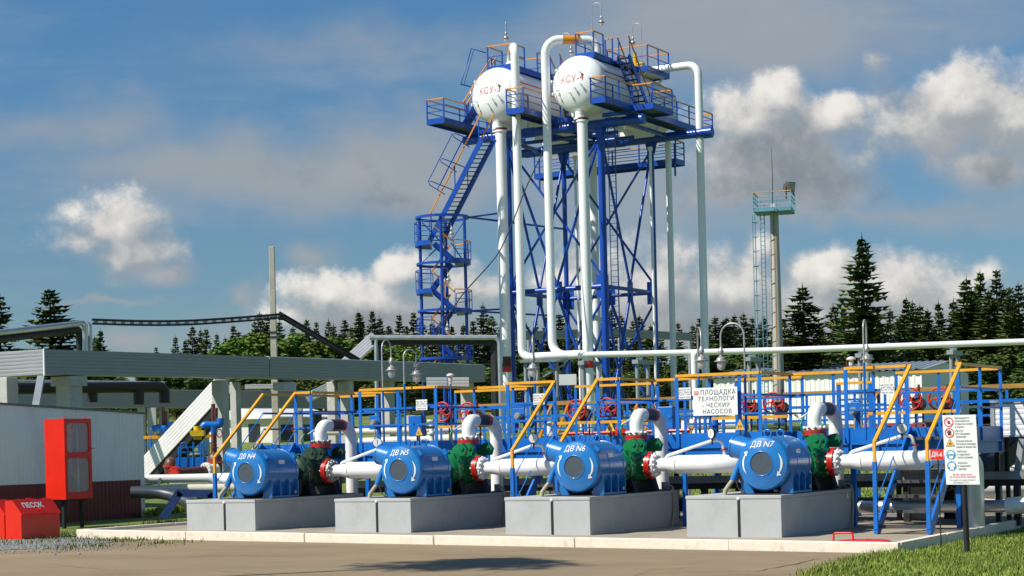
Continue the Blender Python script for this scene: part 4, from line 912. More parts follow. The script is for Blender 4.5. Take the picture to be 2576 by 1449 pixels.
# ================================================================== left side: shed, fire point, cable ducts, columns
def ribbed(mb, A, L, H, D, n, groove=.018, gap=.012):
    """profiled sheet box: A = near lower corner, L = length vector, H = height vector, D = depth vector (away); n ribs on the outer face"""
    dn = D.normalized(); hn = H.normalized(); h = H.length / n
    prof = []
    for i in range(n):
        z0 = i * h
        prof += [(z0 + gap / 2, 0), (z0 + h * .5, -.006), (z0 + h - gap / 2, 0)]
        if i < n - 1: prof += [(z0 + h - gap / 2 + .0005, groove), (z0 + h + gap / 2 - .0005, groove)]
    poly = [A + hn * z + dn * d for z, d in prof] + [A + hn * prof[-1][0] + D, A + hn * prof[0][0] + D]
    mb.prism(poly, L)
SU = -26.4
sh = thing('white_shed', 'long white profiled metal shed with a maroon lower band at the left edge', 'shed', W(SU, 4, .2))
def wave_wall(mb, v0, v1, z0f, z1f, per=.16, amp=.012):
    n = int((v1 - v0) / per); vs = []
    for i in range(n):
        for k, (t, d) in enumerate(((0, 0), (.12, amp), (.5, amp), (.62, 0))):
            v = v0 + (i + t) * per; vs += [W(SU + d, v, z0f), W(SU + d, v, z1f(v))]
    m = len(vs) // 2; mb.add(vs, [(2 * i, 2 * i + 2, 2 * i + 3, 2 * i + 1) for i in range(m - 1)])
topz = lambda v: 3.60 - (v - 3.9) * .041
b = MB(); wave_wall(b, -3, 9.75, 1.405, topz); b.hexa([W(SU - 5, -3, .2), W(SU - .004, -3, .2), W(SU - .004, 9.76, .2), W(SU - 5, 9.76, .2), W(SU - 5, -3, topz(-3)), W(SU - .004, -3, topz(-3)), W(SU - .004, 9.76, topz(9.76)), W(SU - 5, 9.76, topz(9.76))]); b.build('wall', SHEDW, sh)
b = MB(); b.mat = 0
n = int(12.75 / .16)
wave_wall(b, -3, 9.75, .2, lambda v: 1.40); b.build('lower_band', MAROON, sh)
b = MB(); b.hexa([W(SU - 5, -3, topz(-3) + .004), W(SU + .06, -3, topz(-3) + .004), W(SU + .06, 9.82, topz(9.82) + .004), W(SU - 5, 9.82, topz(9.82) + .004), W(SU - 5, -3, topz(-3) + .06), W(SU + .06, -3, topz(-3) + .06), W(SU + .06, 9.82, topz(9.82) + .06), W(SU - 5, 9.82, topz(9.82) + .06)]); b.build('roof', ROOFM, sh)
b = MB(); b.pbox(SU + .02, SU + .5, -3, 10.2, .1, .26); o = b.build('shed_apron', CONC); o['kind'] = 'structure'
# ---- fire cabinet
cu1 = -23.5; cu0 = cu1 - .70
v0 = uvz(PU(163, 1150, cu1))[1]; v1 = uvz(PU(231, 1150, cu1))[1]; cz0 = PU(163, 1257, cu1).z; cz1 = PU(163, 1053, cu1).z
fc = thing('fire_cabinet', 'tall bright red fire tool cabinet with two glazed openings before the shed', 'fire cabinet', W((cu0 + cu1) / 2, (v0 + v1) / 2, .25))
b = MB()
b.pbox(cu0, cu1 - .03, v0, v0 + .02, cz0, cz1); b.pbox(cu0, cu1 - .03, v1 - .02, v1, cz0, cz1); b.pbox(cu0, cu1 - .03, v0 + .021, v1 - .021, cz0, cz0 + .02); b.pbox(cu0, cu1 - .03, v0 + .021, v1 - .021, cz1 - .02, cz1); b.build('body', CABRED, fc)
b = MB(); b.pbox(cu0 + .001, cu0 + .02, v0 + .021, v1 - .021, cz0 + .021, cz1 - .021); b.build('back_panel', SIGNW, fc)
H_ = cz1 - cz0; L_ = v1 - v0
def fy(f): return cz0 + H_ * f
wins = [(v0 + L_ * .10, v0 + L_ * .91, fy(.085), fy(.51)), (v0 + L_ * .10, v0 + L_ * .91, fy(.58), fy(.945))]
b = MB(); x0, x1 = cu1 - .03, cu1
b.pbox(x0, x1, v0, wins[0][0], cz0, cz1); b.pbox(x0, x1, wins[0][1], v1, cz0, cz1)
for (za, zb) in ((cz0, wins[0][2]), (wins[0][3], wins[1][2]), (wins[1][3], cz1)): b.pbox(x0, x1, wins[0][0] + .0005, wins[0][1] - .0005, za, zb)
for (va, vb, za, zb) in wins:
    r = .1
    for (cv, cz, sv, sz_) in ((va, za, 1, 1), (vb, za, -1, 1), (va, zb, 1, -1), (vb, zb, -1, -1)):
        arc = [W(x1 - .002, cv + sv * (r - r * math.sin(a)), cz + sz_ * (r - r * math.cos(a))) for a in [math.pi / 2 * k / 5 for k in range(6)]]
        b.prism([W(x1 - .002, cv, cz)] + arc, e1 * -.026)
b.build('door', CABRED, fc)
for (va, vb, za, zb) in wins:
    b = MB(); b.pbox(x0 - .008, x0 - .004, va - .01, vb + .01, za - .01, zb + .01); b.build('window', PANE, fc)
b = MB(); b.pipe([W(x1, v1 - .04, fy(.62)), W(x1 + .05, v1 - .02, fy(.63)), W(x1 + .06, v1 + .05, fy(.625))], .012, .03, 6); b.build('handle', CABRED, fc)
for vv in (v0 + .12, v1 - .12):
    b = MB(); b.ring(W(cu1 - .1, vv, cz1 + .035), e1, .04, .01, 14, 5); b.build('lifting_ring', CABRED, fc)
for vv in (v0 + .15, v1 - .2):
    b = MB(); b.pbox(cu1 - .3, cu1 - .22, vv, vv + .08, .1, cz0); b.build('leg', BLACK, fc)
b = MB(); b.pbox(cu0 + .05, cu1 - .1, v0 + .1, v1 - .1, cz0 - .05, cz0 - .001); b.build('base_frame', BLACK, fc)
# tools inside
uin = cu1 - .22
t = thing('fire_shovel', 'red fire shovel standing inside the glazed red cabinet', 'shovel', W(uin, v0 + .62, cz0 + .03)); b = MB(); b.tube(W(uin, v0 + .56, fy(.3)), W(uin, v0 + .50, fy(.82)), .022, n=8); b.build('shaft', CABRED, t)
b = MB(); b.prism([W(uin, v0 + .42, fy(.10)), W(uin, v0 + .56, fy(.04)), W(uin, v0 + .70, fy(.10)), W(uin, v0 + .70, fy(.28)), W(uin, v0 + .58, fy(.33)), W(uin, v0 + .44, fy(.28))], e1 * .02); b.build('blade', MAROON, t)
t = thing('fire_hook', 'long pale fire hook standing upright inside the red cabinet', 'fire hook', W(uin + .1, v0 + .62, cz0 + .03)); b = MB(); b.tube(W(uin + .1, v0 + .62, cz0 + .05), W(uin + .1, v0 + .58, fy(.95)), .02, n=8); b.build('shaft', GALV, t); b = MB(); b.sweep([W(uin + .1, v0 + .58, fy(.93)), W(uin + .1, v0 + .66, fy(.96)), W(uin + .1, v0 + .70, fy(.9))], .016, 6); b.build('hook', BLACK, t)
for (va, fz, up_s, w) in ((v0 + .33, .72, -1, 'hanging point-down at the upper opening'), (v0 + .26, .06, 1, 'standing at the lower opening')):
    t = thing('cone_bucket', 'red conical fire bucket %s of the red cabinet' % w, 'bucket', W(uin + .05, va, fy(fz)), 'conical fire buckets in the cabinet'); c = W(uin + .05, va, fy(fz))
    b = MB(); b.lathe(c + (Z * .36 if up_s < 0 else V((0, 0, 0))), Z, [(-.36, .004), (0, .15), (0, .14), (-.3, .01)] if up_s < 0 else [(0, .15), (.36, .005)], 16); b.build('cone', CABRED, t)
# ---- sand boxes
bu = -20.62; s0 = uvz(PU(54, 1340, bu))[1]; s1 = uvz(PU(151, 1335, bu))[1]; bz0 = PU(54, 1357, bu).z; bz1 = PU(54, 1294.5, bu).z; bz2 = bz0 + (bz1 - bz0) * 1.57
def sand_box(name_label, du, text):
    t = thing('sand_box', name_label, 'sand box', W(bu - .3 + du, (s0 + s1) / 2, bz0), 'red sand boxes by the road'); A = bu + du; wd = .50
    prof = [(A - wd, bz0), (A, bz0), (A, bz1), (A - .27, bz2 - .01), (A - wd, bz2 - .01)]
    b = MB(); b.prism([W(p[0], s0, p[1]) for p in prof], e2 * (s1 - s0)); b.build('body', CABRED, t)
    d = (W(A + .012, s0, bz1) - W(A - .27, s0, bz2)).normalized(); nrm = e2.cross(d).normalized(); nrm = nrm if nrm.z > 0 else -nrm
    b = MB(); P = W(A - .275, s0 - .01, bz2 - .005); Q = W(A + .02, s0 - .01, bz1 - .012); b.prism([P, Q, Q + nrm * .02, P + nrm * .02], e2 * (s1 - s0 + .02)); b.build('lid', CABRED, t)
    for vv in (s0 + .2, s1 - .25):
        b = MB(); b.tube(W(A - .285, vv, bz2 + .005), W(A - .285, vv + .14, bz2 + .005), .018, n=8); b.build('hinge', CABRED, t)
    b = MB(); q = (P + Q) / 2 + nrm * .02; b.ring(q + d * .1 + e2 * ((s1 - s0) * .52) + nrm * .03, d, .04, .01, 14, 5); b.build('hasp', CABRED, t)
    if text:
        b = MB(); text_mesh(b, 'ПЕСОК', .20, q - d * .035 + e2 * ((s1 - s0) * .42), e2, -d, .004, 'CENTER', .006, 0, 1.0, .95); b.build('lettering', INKW, t)
sand_box('red sand box lettered ПЕСОК on its sloping lid, beside the road', 0, True)
sand_box('plain red sand box cut off by the left edge of the photo', -.54, False)
# ---- big cable duct on columns (runs away to the right along the plant)
du = -32.7
Vc = uvz(PU(112, 910, du))[1]; Ve = uvz(PU(1220, 940, du))[1]
za0, za1 = PU(112, 942, du).z, PU(112, 878, du).z; zb0, zb1 = PU(1220, 961, du).z, PU(1220, 919, du).z
ct = thing('cable_duct', 'long grey ribbed cable duct running on concrete columns behind the pumps', 'cable duct', W(du, (Vc + Ve) / 2, .3))
b = MB(); A, E = W(du, Vc, za0), W(du, Ve, zb0)
segs = [(0, .425), (.427, .80), (.802, 1)]
for s0_, s1_ in segs:
    b = MB(); P = A.lerp(E, s0_); Q = A.lerp(E, s1_); ribbed(b, P, Q - P, Z * ((za1 - za0) * (1 - s0_) + (zb1 - zb0) * s0_), e1 * -.9, 7); b.build('casing', TRAYM, ct)
b = MB(); P = W(du - .03, Vc - .004, za0 + .0); ribbed(b, P + e1 * .0, e1 * -7, Z * (za1 - za0), e2 * .9, 7); b.build('casing', TRAYM, ct)
b = MB(); b.bar(W(du + .0, Vc - .02, za0 - .03), W(du + .0, Vc - .02, za1 + .01), .05, .05); b.build('corner_strip', SHEDW, ct)
b = MB(); P = A.lerp(E, .43); Q = E; hh = (za1 - za0) * .57 + (zb1 - zb0) * .43; b.bar(P + Z * (hh + .03) - e1 * .4, Q + Z * (zb1 - zb0 + .03) - e1 * .4, .6, .03); b.build('top_cover', SHEDW, ct)
def column(px, py, u, wd, ztop, label, name='concrete_column', m=CONC):
    p = PU(px, py, u); v = uvz(p)[1]; t = MB(); g = terrain(p.x, p.y)
    t.pbox(u - wd, u, v, v + wd, g - .2, ztop); t.pbox(u - wd - .12, u + .12, v - .12, v + wd + .12, ztop - .32, ztop - .002) if wd > .4 and px < 300 else None
    return solo(name, t, m, label, 'column', 'concrete columns under the cable duct', .02)
column(175, 990, du - .12, .62, za0 - .02, 'thick grey concrete column under the duct just above the fire cabinet')
column(557, 1000, du - .12, .46, za0 - .0, 'concrete column with a slanting shadow edge left of the leftmost motor')
column(594, 1000, du - .62, .30, za0 - .02, 'slim lit concrete column right behind the shadowed one left of the motors')
column(874, 1000, du - .12, .48, (za0 + zb0) / 2 - .02, 'concrete column under the duct behind the brown-banded discharge pipe')
column(842, 1000, du - .75, .40, (za0 + zb0) / 2 - .02, 'paler concrete column just left of the one behind the brown-banded pipe')
column(979, 1000, du - .3, .44, zb0 - .02, 'concrete column under the duct below the leftmost gooseneck lamp')
column(1180, 1000, du - .2, .46, zb0 - .02, 'concrete column at the far right end of the long duct')
c = at(18, 1000, 60); b = MB(); b.box(V((c.x - .5, c.y, 2.4)), V((.55, 0, 0)) * .8, V((0, .3, 0)), Z * 2.45); b2 = b
uu, vv, _ = uvz(c); b = MB(); b.pbox(uu - .62, uu, vv, vv + .5, 0, za0 - .05); solo('concrete_column', b, CONC, 'concrete column at the left edge with a sunlit left face', 'column', 'concrete columns under the cable duct', .02)
b = MB(); b.bar(at(103, 950, 59.6), at(86, 1046, 57.5), .22, .16); solo('steel_brace', b, GREY, 'slanting grey steel brace under the corner of the long duct', 'brace')
# ---- lower duct further back
def duct(label, pts, dep, n, m=TRAYM, group=None, rev=1):
    t = thing('cable_duct', label, 'cable duct', (pts[0] + pts[1]) / 2, group)
    b = MB(); A, B, Ht = pts; ribbed(b, A, B - A, Ht, dep, n); b.build('casing', m, t); return t
A, B_ = at(20, 1025, 76), at(836, 1027, 83.4)
duct('lower grey ribbed duct crossing behind the long duct at the left', (A, B_, Z * .80), V((-.5, .866, 0)) * .9, 10)
A, B_ = at(616, 978.5, 76), at(697, 977, 75.5)
duct('short sunlit piece of ribbed duct above the lower grey duct', (A, B_, Z * .19), V((0, .9, 0)), 3)
# box-like fan unit on the lower duct
c = at(716, 972, 72); b = MB(); b.box(c, V((.42, 0, 0)), V((0, .3, 0)), Z * .16); b.tube(c + V((-.1, -.31, -.02)), c + V((-.1, -.33, -.02)), .12, n=14); b.tube(c + V((.18, -.31, -.02)), c + V((.18, -.33, -.02)), .12, n=14); solo('fan_unit', b, GALV, 'small grey box with round dark openings on top of the lower duct', 'fan unit')
for (x0, x1, y0, Yd, w) in ((370, 392, 1026, 79, 'white column right of the shed corner'), (345, 365, 1024, 79, 'white column under the lower duct, half behind the shed'), (398, 421, 1018, 79.5, 'white column under the black wrapped pipe end'), (500, 522, 1018, 80.5, 'white column under the lower duct beside the sloping duct'), (738, 760, 1028, 73, 'slim column under the lower duct right of the yellow stair rails')):
    p0, p1 = at(x0, y0, Yd), at(x1, y0, Yd); b = MB(); g = terrain(p0.x, p0.y) - .1; b.hexa([V((p0.x, Yd, g)), V((p1.x, Yd, g)), V((p1.x, Yd + .3, g)), V((p0.x, Yd + .3, g)), V((p0.x, Yd, p0.z)), V((p1.x, Yd, p0.z)), V((p1.x, Yd + .3, p0.z)), V((p0.x, Yd + .3, p0.z))]); solo('concrete_column', b, CONC, w, 'column', 'columns under the lower duct', .01)
# ---- sloping duct coming down left
vS = uvz(at(545, 942, 70.5))[1]; A, B_ = PV(559, 984, vS), PV(312, 1252, vS); axis = (B_ - A).normalized(); nrm = axis.cross(e2).normalized(); nrm = nrm if nrm.z > 0 else -nrm
t = thing('sloping_duct', 'bright ribbed duct sloping down from the long duct left of the pumps', 'cable duct', V((B_.x, B_.y, .3)))
b = MB(); ribbed(b, A - nrm * .12, B_ - A, nrm * .74, e2 * .7, 6); b.build('casing', SHEDW, t)
b = MB(); o_ = e2 * .75; i_ = e2 * .06; b.hexa([A - nrm * .42 + i_, B_ - nrm * .42 + i_, B_ - nrm * .42 + o_, A - nrm * .42 + o_, A - nrm * .125 + i_, B_ - nrm * .125 + i_, B_ - nrm * .125 + o_, A - nrm * .125 + o_]); b.build('shaded_underside', BITUMEN, t)  # black slab that paints in the shaded underside of the duct
# ---- insulated pipes at upper left
t = thing('insulated_pipe_pair', 'silver clad pipe above a black one, bending down at the upper left', 'pipe', at(200, 900, 72))
b = MB(); b.pipe([at(-40, 841, 68), at(214, 812, 72), at(214, 905, 72)], .115, .2, 12); b.build('silver_pipe', INSUL, t)
b = MB(); b.pipe([at(150, 819, 72.4), at(226, 811, 72.4), at(227, 905, 72.4)], .085, .2, 10); b.build('second_silver_pipe', INSUL, t)
b = MB(); b.pipe([at(-40, 855, 68.2), at(200, 829, 72.2), at(203, 905, 72.2)], .16, .2, 12); b.build('black_pipe', BITUMEN, t)
t = thing('wrapped_pipe_group', 'black wrapped pipes with a silver pipe on top under the long duct', 'pipe', at(250, 1000, 66))
b = MB(); b.pipe([at(40, 962, 64), at(412, 966, 68)], .10, .1, 12); b.build('silver_pipe', INSUL, t)
b = MB(); b.pipe([at(40, 977, 64), at(414, 973, 68), at(414, 1014, 68)], .21, .28, 12); b.pipe([at(349, 975, 67.2), at(349, 1018, 67.2)], .2, .2, 12); b.pipe([at(232, 978, 66.2), at(232, 1012, 66.2)], .2, .1, 12); b.build('black_pipe', BITUMEN, t)
# ---- sagging cable bridge and the concrete pole
t = thing('cable_bridge', 'sagging black cable bridge strung from the silver pipes to the concrete pole', 'cable bridge', at(455, 815, 76))
top = [at(232, 804, 73), at(345, 808, 74.5), at(460, 808, 76), at(575, 801, 78), at(677, 793, 79.5), at(706, 790, 80)]
low = [p - Z * .16 for p in top]
b = MB(); b.sweep(fillet(top, 3), .05, 8); b.sweep(fillet(low, 3), .042, 8); b.build('cables', RUBBER, t)
b = MB()
for i in range(5):
    for k in range(5):
        p = top[i].lerp(top[i + 1], (k + .2) / 5); q = top[i].lerp(top[i + 1], (k + .62) / 5); b.bar((p + p - Z * .16) / 2, (q + q - Z * .16) / 2, .03, .07)
b.sweep([p - Z * .08 + V((0, .05, 0)) for p in top], .012, 4); b.build('cable_tray', GREY, t)
t = thing('cable_bridge', 'steep black cable tray running from the concrete pole down to the long duct', 'cable bridge', at(800, 850, 81))
a0, a1 = at(703, 791, 80), at(905, 909, 82); b = MB(); b.bar(a0, a1, .3, .05); b.sweep([a0 + Z * .1, a1 + Z * .1], .05, 8); b.sweep([a0 - Z * .11, a1 - Z * .11], .05, 8); b.build('cables', RUBBER, t)
b = MB(); p0, p1 = at(694, 1090, 80.3), at(683.5, 620, 80.3); hb, ht = .145, .115
b.hexa([p0 + V((-hb, -hb, -1)), p0 + V((hb, -hb, -1)), p0 + V((hb, hb, -1)), p0 + V((-hb, hb, -1)), p1 + V((-ht, -ht, 0)), p1 + V((ht, -ht, 0)), p1 + V((ht, ht, 0)), p1 + V((-ht, ht, 0))])
pl = thing('concrete_pole', 'tall slim pale concrete pole rising above the long duct', 'pole', V((p0.x, p0.y, 1)))
b.build('shaft', POLEC, pl, bevel=.015)
for py in (798, 836, 848):
    b = MB(); q = at(688, py, 80.3); b.box(q, V((.16, 0, 0)), V((0, .16, 0)), Z * .03); b.build('steel_band', BLACK, pl)
b = MB(); b.bar(at(700, 797, 80), at(714, 797, 80), .08, .3); b.build('bracket', BLACK, pl)
# ---- pipes, vessels and platform left of the motors
def simple(name, fn, m, label, cat, group=None):
    b = MB(); fn(b); return solo(name, b, m, label, cat, group)
simple('white_pipe', lambda b: b.pipe([at(330, 1205, 57), at(549, 1203, 57), at(551, 1255, 57)], .135, .4, 14), WHITE, 'white pipe with a downward bend left of the leftmost motor', 'pipe')
simple('white_pipe', lambda b: b.pipe([at(435, 1209, 58.5), at(640, 1204, 56.5)], .2, .2, 16), WHITE, 'thicker white pipe passing behind the leftmost motor', 'pipe')
simple('white_pipe', lambda b: (b.pipe([at(330, 1233, 54.5), at(480, 1229, 54.5), at(640, 1226, 54.5)], .13, .2, 14), b.tube(at(400, 1200, 57), at(400, 1235, 55), .04)), CREAM, 'cream pipe close to the ground beside the shed corner', 'pipe')
simple('steel_pipe', lambda b: b.pipe([at(330, 1238, 52), at(420, 1240, 52), at(500, 1275, 51)], .17, .8, 14), mat('dark_slate_paint', (.045, .055, .075), .4, .2, 2), 'dark grey pipe dipping into the grass right of the shed', 'pipe')
SHADEBLUE = mat('shade_darkened_blue', (.006, .03, .13), .5, .2, 2)  # blue darkened to put the shade into the step-over's colour
t = thing('step_over', 'low blue steel step-over bridge left of the leftmost block', 'step', at(470, 1290, 49))
b = MB()
for yy in (48.6, 49.6): b.bar(at(452, 1238, yy), at(410, 1303, yy), .22, .06, V((0, 1, 0))); b.bar(at(530, 1241, yy), at(572, 1306, yy), .22, .06, V((0, 1, 0))); b.bar(at(446, 1240, yy), at(535, 1243, yy), .06, .2)
b.build('frame', SHADEBLUE, t)
b = MB(); b.hexa([at(450, 1240, 48.7), at(530, 1243, 48.7), at(530, 1243, 49.5), at(450, 1240, 49.5), at(450, 1236, 48.7), at(530, 1239, 48.7), at(530, 1239, 49.5), at(450, 1236, 49.5)])
b.hexa([at(424, 1275, 48.7), at(440, 1275, 48.7), at(440, 1275, 49.5), at(424, 1275, 49.5), at(424, 1272, 48.7), at(440, 1272, 48.7), at(440, 1272, 49.5), at(424, 1272, 49.5)]); b.build('tread', SHADEBLUE, t)
def vessel(px, py_top, Yd, r, label, neck):
    p = at(px, py_top, Yd); t = thing('strainer_vessel', label, 'vessel', V((p.x, p.y, .4)), 'brown strainer vessels left of the pumps')
    b = MB(); b.lathe(p, Z, [(0, .01), (-.02, r * .35), (-.1, r * .75), (-.22, r * .96), (-.31, r)], 24); b.lathe(p, Z, [(-.41, r), (-.9, r * .95), (-1.1, r * .5), (-1.15, .02)], 24); b.build('body', VBROWN, t)
    b = MB(); b.disc(p - Z * .335, Z, r * 1.16, .045, 24); b.disc(p - Z * .385, Z, r * 1.16, .045, 24); b.build('flange', RED, t)
    b = MB(); b.tube(p - Z * 1.1, V((p.x, p.y, .1)), .1, n=8); b.build('leg', BLACK, t)
    if neck:
        b = MB(); b.tube(p - Z * .05, p + Z * .55, .08, n=10); b.disc(p + Z * .12, Z, .13, .04, 12); b.build('neck', VBROWN, t)
vessel(430, 1149, 71, .27, 'brown domed vessel with red flange below the sloping duct', False)
vessel(540, 1136, 61, .25, 'brown domed vessel with a dark neck left of the leftmost motor', True)
vessel(465, 1150, 64, .22, 'brown domed vessel behind the small blue platform', False)
vessel(500, 1144, 65, .22, 'smaller brown domed vessel right behind the blue platform', False)
t = thing('flanged_spool', 'brown pipe spool with white bolted end flange between the vessels', 'pipe', at(495, 1190, 59.5)); b = MB(); b.tube(at(440, 1192, 59.5), at(518, 1184, 60.5), .16, n=16); b.build('pipe', VBROWN, t)
b = MB(); ax_ = (at(518, 1184, 60.5) - at(440, 1192, 59.5)).normalized(); flange(b, at(519, 1184, 60.5), ax_, .27, .05, 12, .02); b.pipe([at(521, 1184, 60.52), at(545, 1181, 60.8)], .2, .1, 14); b.build('end_flange', WHITE, t); b = MB(); flange(b, at(440, 1192, 59.5), ax_, .25, .05, 10, .02); b.build('red_flange', RED, t)
t = thing('small_platform', 'small blue platform with rails among the brown vessels', 'platform', at(480, 1200, 62))
b = MB(); b.hexa([at(441, 1176, 62), at(521, 1174, 62), at(521, 1174, 63.2), at(441, 1176, 63.2), at(441, 1151, 62), at(521, 1149, 62), at(521, 1149, 63.2), at(441, 1151, 63.2)]); b.build('fascia', BLUE, t)
b = MB()
for yy in (1126, 1138): b.bar(at(448, yy, 62), at(521, yy - 2, 62), .03, .05)
b.build('rail', BLUE, t)
for xx in (450, 472, 486, 512):
    b = MB(); b.tube(at(xx, 1170, 62), at(xx + .5, 1112 if xx in (486,) else 1126, 62), .03, n=6); b.build('post', BLUE, t)
for xx in (455, 505):
    b = MB(); b.pipe([at(xx, 1172, 61.9), at(xx, 1114, 61.9), at(xx + 14, 1112, 61.9), at(xx + 15, 1130, 61.9)], .018, .2, 6); b.build('grab_rail', BLUE, t)
for (px, py, Yd, w) in ((412, 1074, 73, 'left of the sloping duct'), (538, 1066, 61, 'on the neck of the vessel beside the leftmost motor')):
    t = thing('vent_fitting', 'blue Y-shaped vent fitting ' + w, 'fitting', V((at(px, py, Yd).x, Yd, .5)), 'blue vent fittings at the left')
    b = MB(); b.pipe([at(px - 28, py + 9, Yd), at(px - 22, py + 2, Yd), at(px + 4, py + 4, Yd), at(px + 16, py + 2, Yd), at(px + 17, py - 14, Yd)], .13, .2, 10); b.tube(at(px, py + 4, Yd), at(px, py + 24, Yd), .14, .1, n=10); b.build('fitting', BLUE, t)
    b = MB(); b.tube(at(px, py + 22, Yd), at(px, py + 75, Yd), .09, n=8); b.tube(at(px - 2, py - 50, Yd + .3), at(px - 1, py, Yd + .3), .07, n=8); b.tube(at(px + 5, py - 40, Yd + .3), at(px + 5, py, Yd + .3), .07, n=8); b.build('riser', VBROWN, t)
t = thing('low_guard_rail', 'low yellow guard rail on blue posts behind the vessels at the left', 'railing', at(470, 1120, 66)); b = MB(); b.bar(at(330, 1101, 73), at(560, 1096, 73), .06, .12); b.build('top_rail', YELLOW, t); b = MB(); b.bar(at(330, 1118, 73), at(560, 1114, 73), .04, .06); b.build('middle_rail', BLUE, t)
for xx in (380, 420, 460, 500, 540):
    b = MB(); b.tube(at(xx, 1140, 73), at(xx, 1098, 73), .04, n=6); b.build('post', BLUE, t)
t = thing('yellow_valve', 'yellow valve with thin red wheel among the vessels at the left', 'valve', at(500, 1110, 64)); b = MB(); b.tube(at(497, 1106, 64), at(497, 1072, 64), .14, n=10); b.box(at(497, 1090, 64), V((.24, 0, 0)), V((0, .2, 0)), Z * .1); b.build('body', YVALVE, t); b = MB(); b.ring(at(552, 1090, 64), V((1, -.6, 0)), .14, .02, 16, 5); b.build('wheel', WHEEL, t)
# ================================================================== separator tower: two white tanks on a blue frame
P4 = at(1457, 212.6, 92); U4, VH, ZT = uvz(P4); U3 = uvz(PV(1251, 236.8, VH))[0]
RT, LT = 1.44, 8.6
def tank(u, num, label):
    t = thing('separator_tank', label, 'tank', W(u, VH + LT / 2, ZT - RT), 'white horizontal tanks on the tower')
    o = W(u, VH, ZT); hd = .78
    prof = [(-hd * math.cos(a), max(.002, RT * math.sin(a))) for a in [math.pi / 2 * i / 12 for i in range(13)]]
    b = MB(); b.lathe(o, e2, prof + [(LT * k / 6, RT) for k in range(1, 7)] + [(LT + hd * math.sin(a), max(.002, RT * math.cos(a))) for a in [math.pi / 2 * i / 10 for i in range(1, 11)]], 48); b.build('shell', TWHITE, t)
    def head(a, c, lift=.006):
        r2 = min(.985, (a * a + c * c) / (RT * RT)); return W(u + a, VH - hd * math.sqrt(1 - r2) - lift, ZT + c)
    b = MB(); text_mesh(b, 'КСУ-' + num, .50, V((0, 0, 0)), V((1, 0, 0)), V((0, 0, 1)), 0, 'CENTER', 0, .0, 1.12, .84)
    b.v = [head(p.x - .02, p.z + .16 + p.x * .05) for p in b.v]; b.build('lettering', TANKRED, t)
    for (x, y) in ((-.66, .5), (-.86, .15), (-.82, -.27), (-.62, -.2), (-.58, -.38), (.30, .34), (.33, -.10), (.1, -.2), (-.1, -.36), (.62, .1)):
        p = head(x * RT * .97, y * RT * .97, 0); n = V((0, 0, 0)) + e1 * x * .7 + Z * y * .7 - e2; n.normalize()
        b = MB(); b.tube(p + n * -.05, p + n * .14, .028, n=7); b.disc(p + n * .15, n, .06, .035, 10); b.tube(p + n * .14 - Z * .02, p + n * .14 - Z * .1, .02, n=6); b.build('nozzle', TWHITE, t)
    for v in (VH + 1.15, VH + 6.6):
        b = MB(); b.prism([W(u - 1.0, v, ZT - RT - .38), W(u + 1.0, v, ZT - RT - .38), W(u + 1.15, v, ZT - .85), W(u + .6, v, ZT - 1.34), W(u, v, ZT - RT + .02), W(u - .6, v, ZT - 1.34), W(u - 1.15, v, ZT - .85)], e2 * .3); b.build('saddle', TWHITE, t)
    b = MB()
    for s in (-1, 1):
        for zz in (.55,): b.bar(W(u + s * math.sqrt(RT ** 2 - zz ** 2) + s * .015, VH + .1, ZT + zz), W(u + s * math.sqrt(RT ** 2 - zz ** 2) + s * .015, VH + LT, ZT + zz), .03, .05)
    b.build('red_stripe', TANKRED, t)
    for v in (VH - .12, VH + 7.9, VH + 4.3):
        b = MB(); b.tube(W(u + .05, v, ZT - RT + .05), W(u + .05, v, ZT - RT - .32), .24, n=14); b.disc(W(u + .05, v, ZT - RT - .30), Z, .31, .09, 18); b.build('bottom_nozzle', [TWHITE], t)
    return t
tank(U3, '3', 'white horizontal tank lettered КСУ-3, the left one on the tower')
tank(U4, '4', 'white horizontal tank lettered КСУ-4, the right one on the tower')
# ---- frame
VB1 = VH + 1.15; ZB = PV(1477, 316, VB1).z; VB2 = VB1 + 5.7
uL = uvz(PV(1282, 600, VB1))[0]; uR = uvz(PV(1515, 500, VB1))[0]
tw = thing('tank_tower', 'blue braced steel tower frame carrying the two white tanks', 'tower', W((uL + uR) / 2, VB1 + 3, 0))
ZG = 2.6; ZM = PV(1515, 720, VB1).z
ulb = uvz(PV(1168, 344, VB1))[0]; urb = uvz(PV(1618, 298, VB1))[0]
for (v, ua, ub) in ((VB1, ulb, urb), (VB2, ulb + .3, urb + 1.2)):
    b = MB(); b.tube(W(ua, v, ZB), W(ub, v, ZB), .235, n=16)
    for uu in (ua + .5, U3 - 1.2, U3 + 1.2, U4 - 1.2, U4 + 1.2, ub - .25): b.tube(W(uu - .3, v, ZB), W(uu + .3, v, ZB), .265, n=16)
    b.build('main_beam', TBLUE, tw)
legs = {}
for nme, u, v, r in (('fl', uL, VB1, .17), ('fr', uR, VB1, .19), ('bl', uL + .25, VB2, .13), ('br', uR + .1, VB2, .14)):
    b = MB(); b.tube(W(u, v, ZG - 1), W(u, v, ZB - .1), r, n=14); b.prism([W(u - .35, v - .03, ZB - .2), W(u + .35, v - .03, ZB - .2), W(u + .2, v - .03, ZB - .8), W(u - .2, v - .03, ZB - .8)], e2 * .06); b.build('leg', TBLUE, tw); legs[nme] = (u, v)
def brace(a, za, c, zc, r=.07):
    b = MB(); b.tube(W(*a, za), W(*c, zc), r, n=8); b.build('brace', TBLUE, tw)
fl, fr, bl, br = (legs[k] for k in ('fl', 'fr', 'bl', 'br'))
def mid(a, c, t=.5): return (a[0] + (c[0] - a[0]) * t, a[1] + (c[1] - a[1]) * t)
faces = ((fl, fr), (bl, br), (fl, bl), (fr, br))
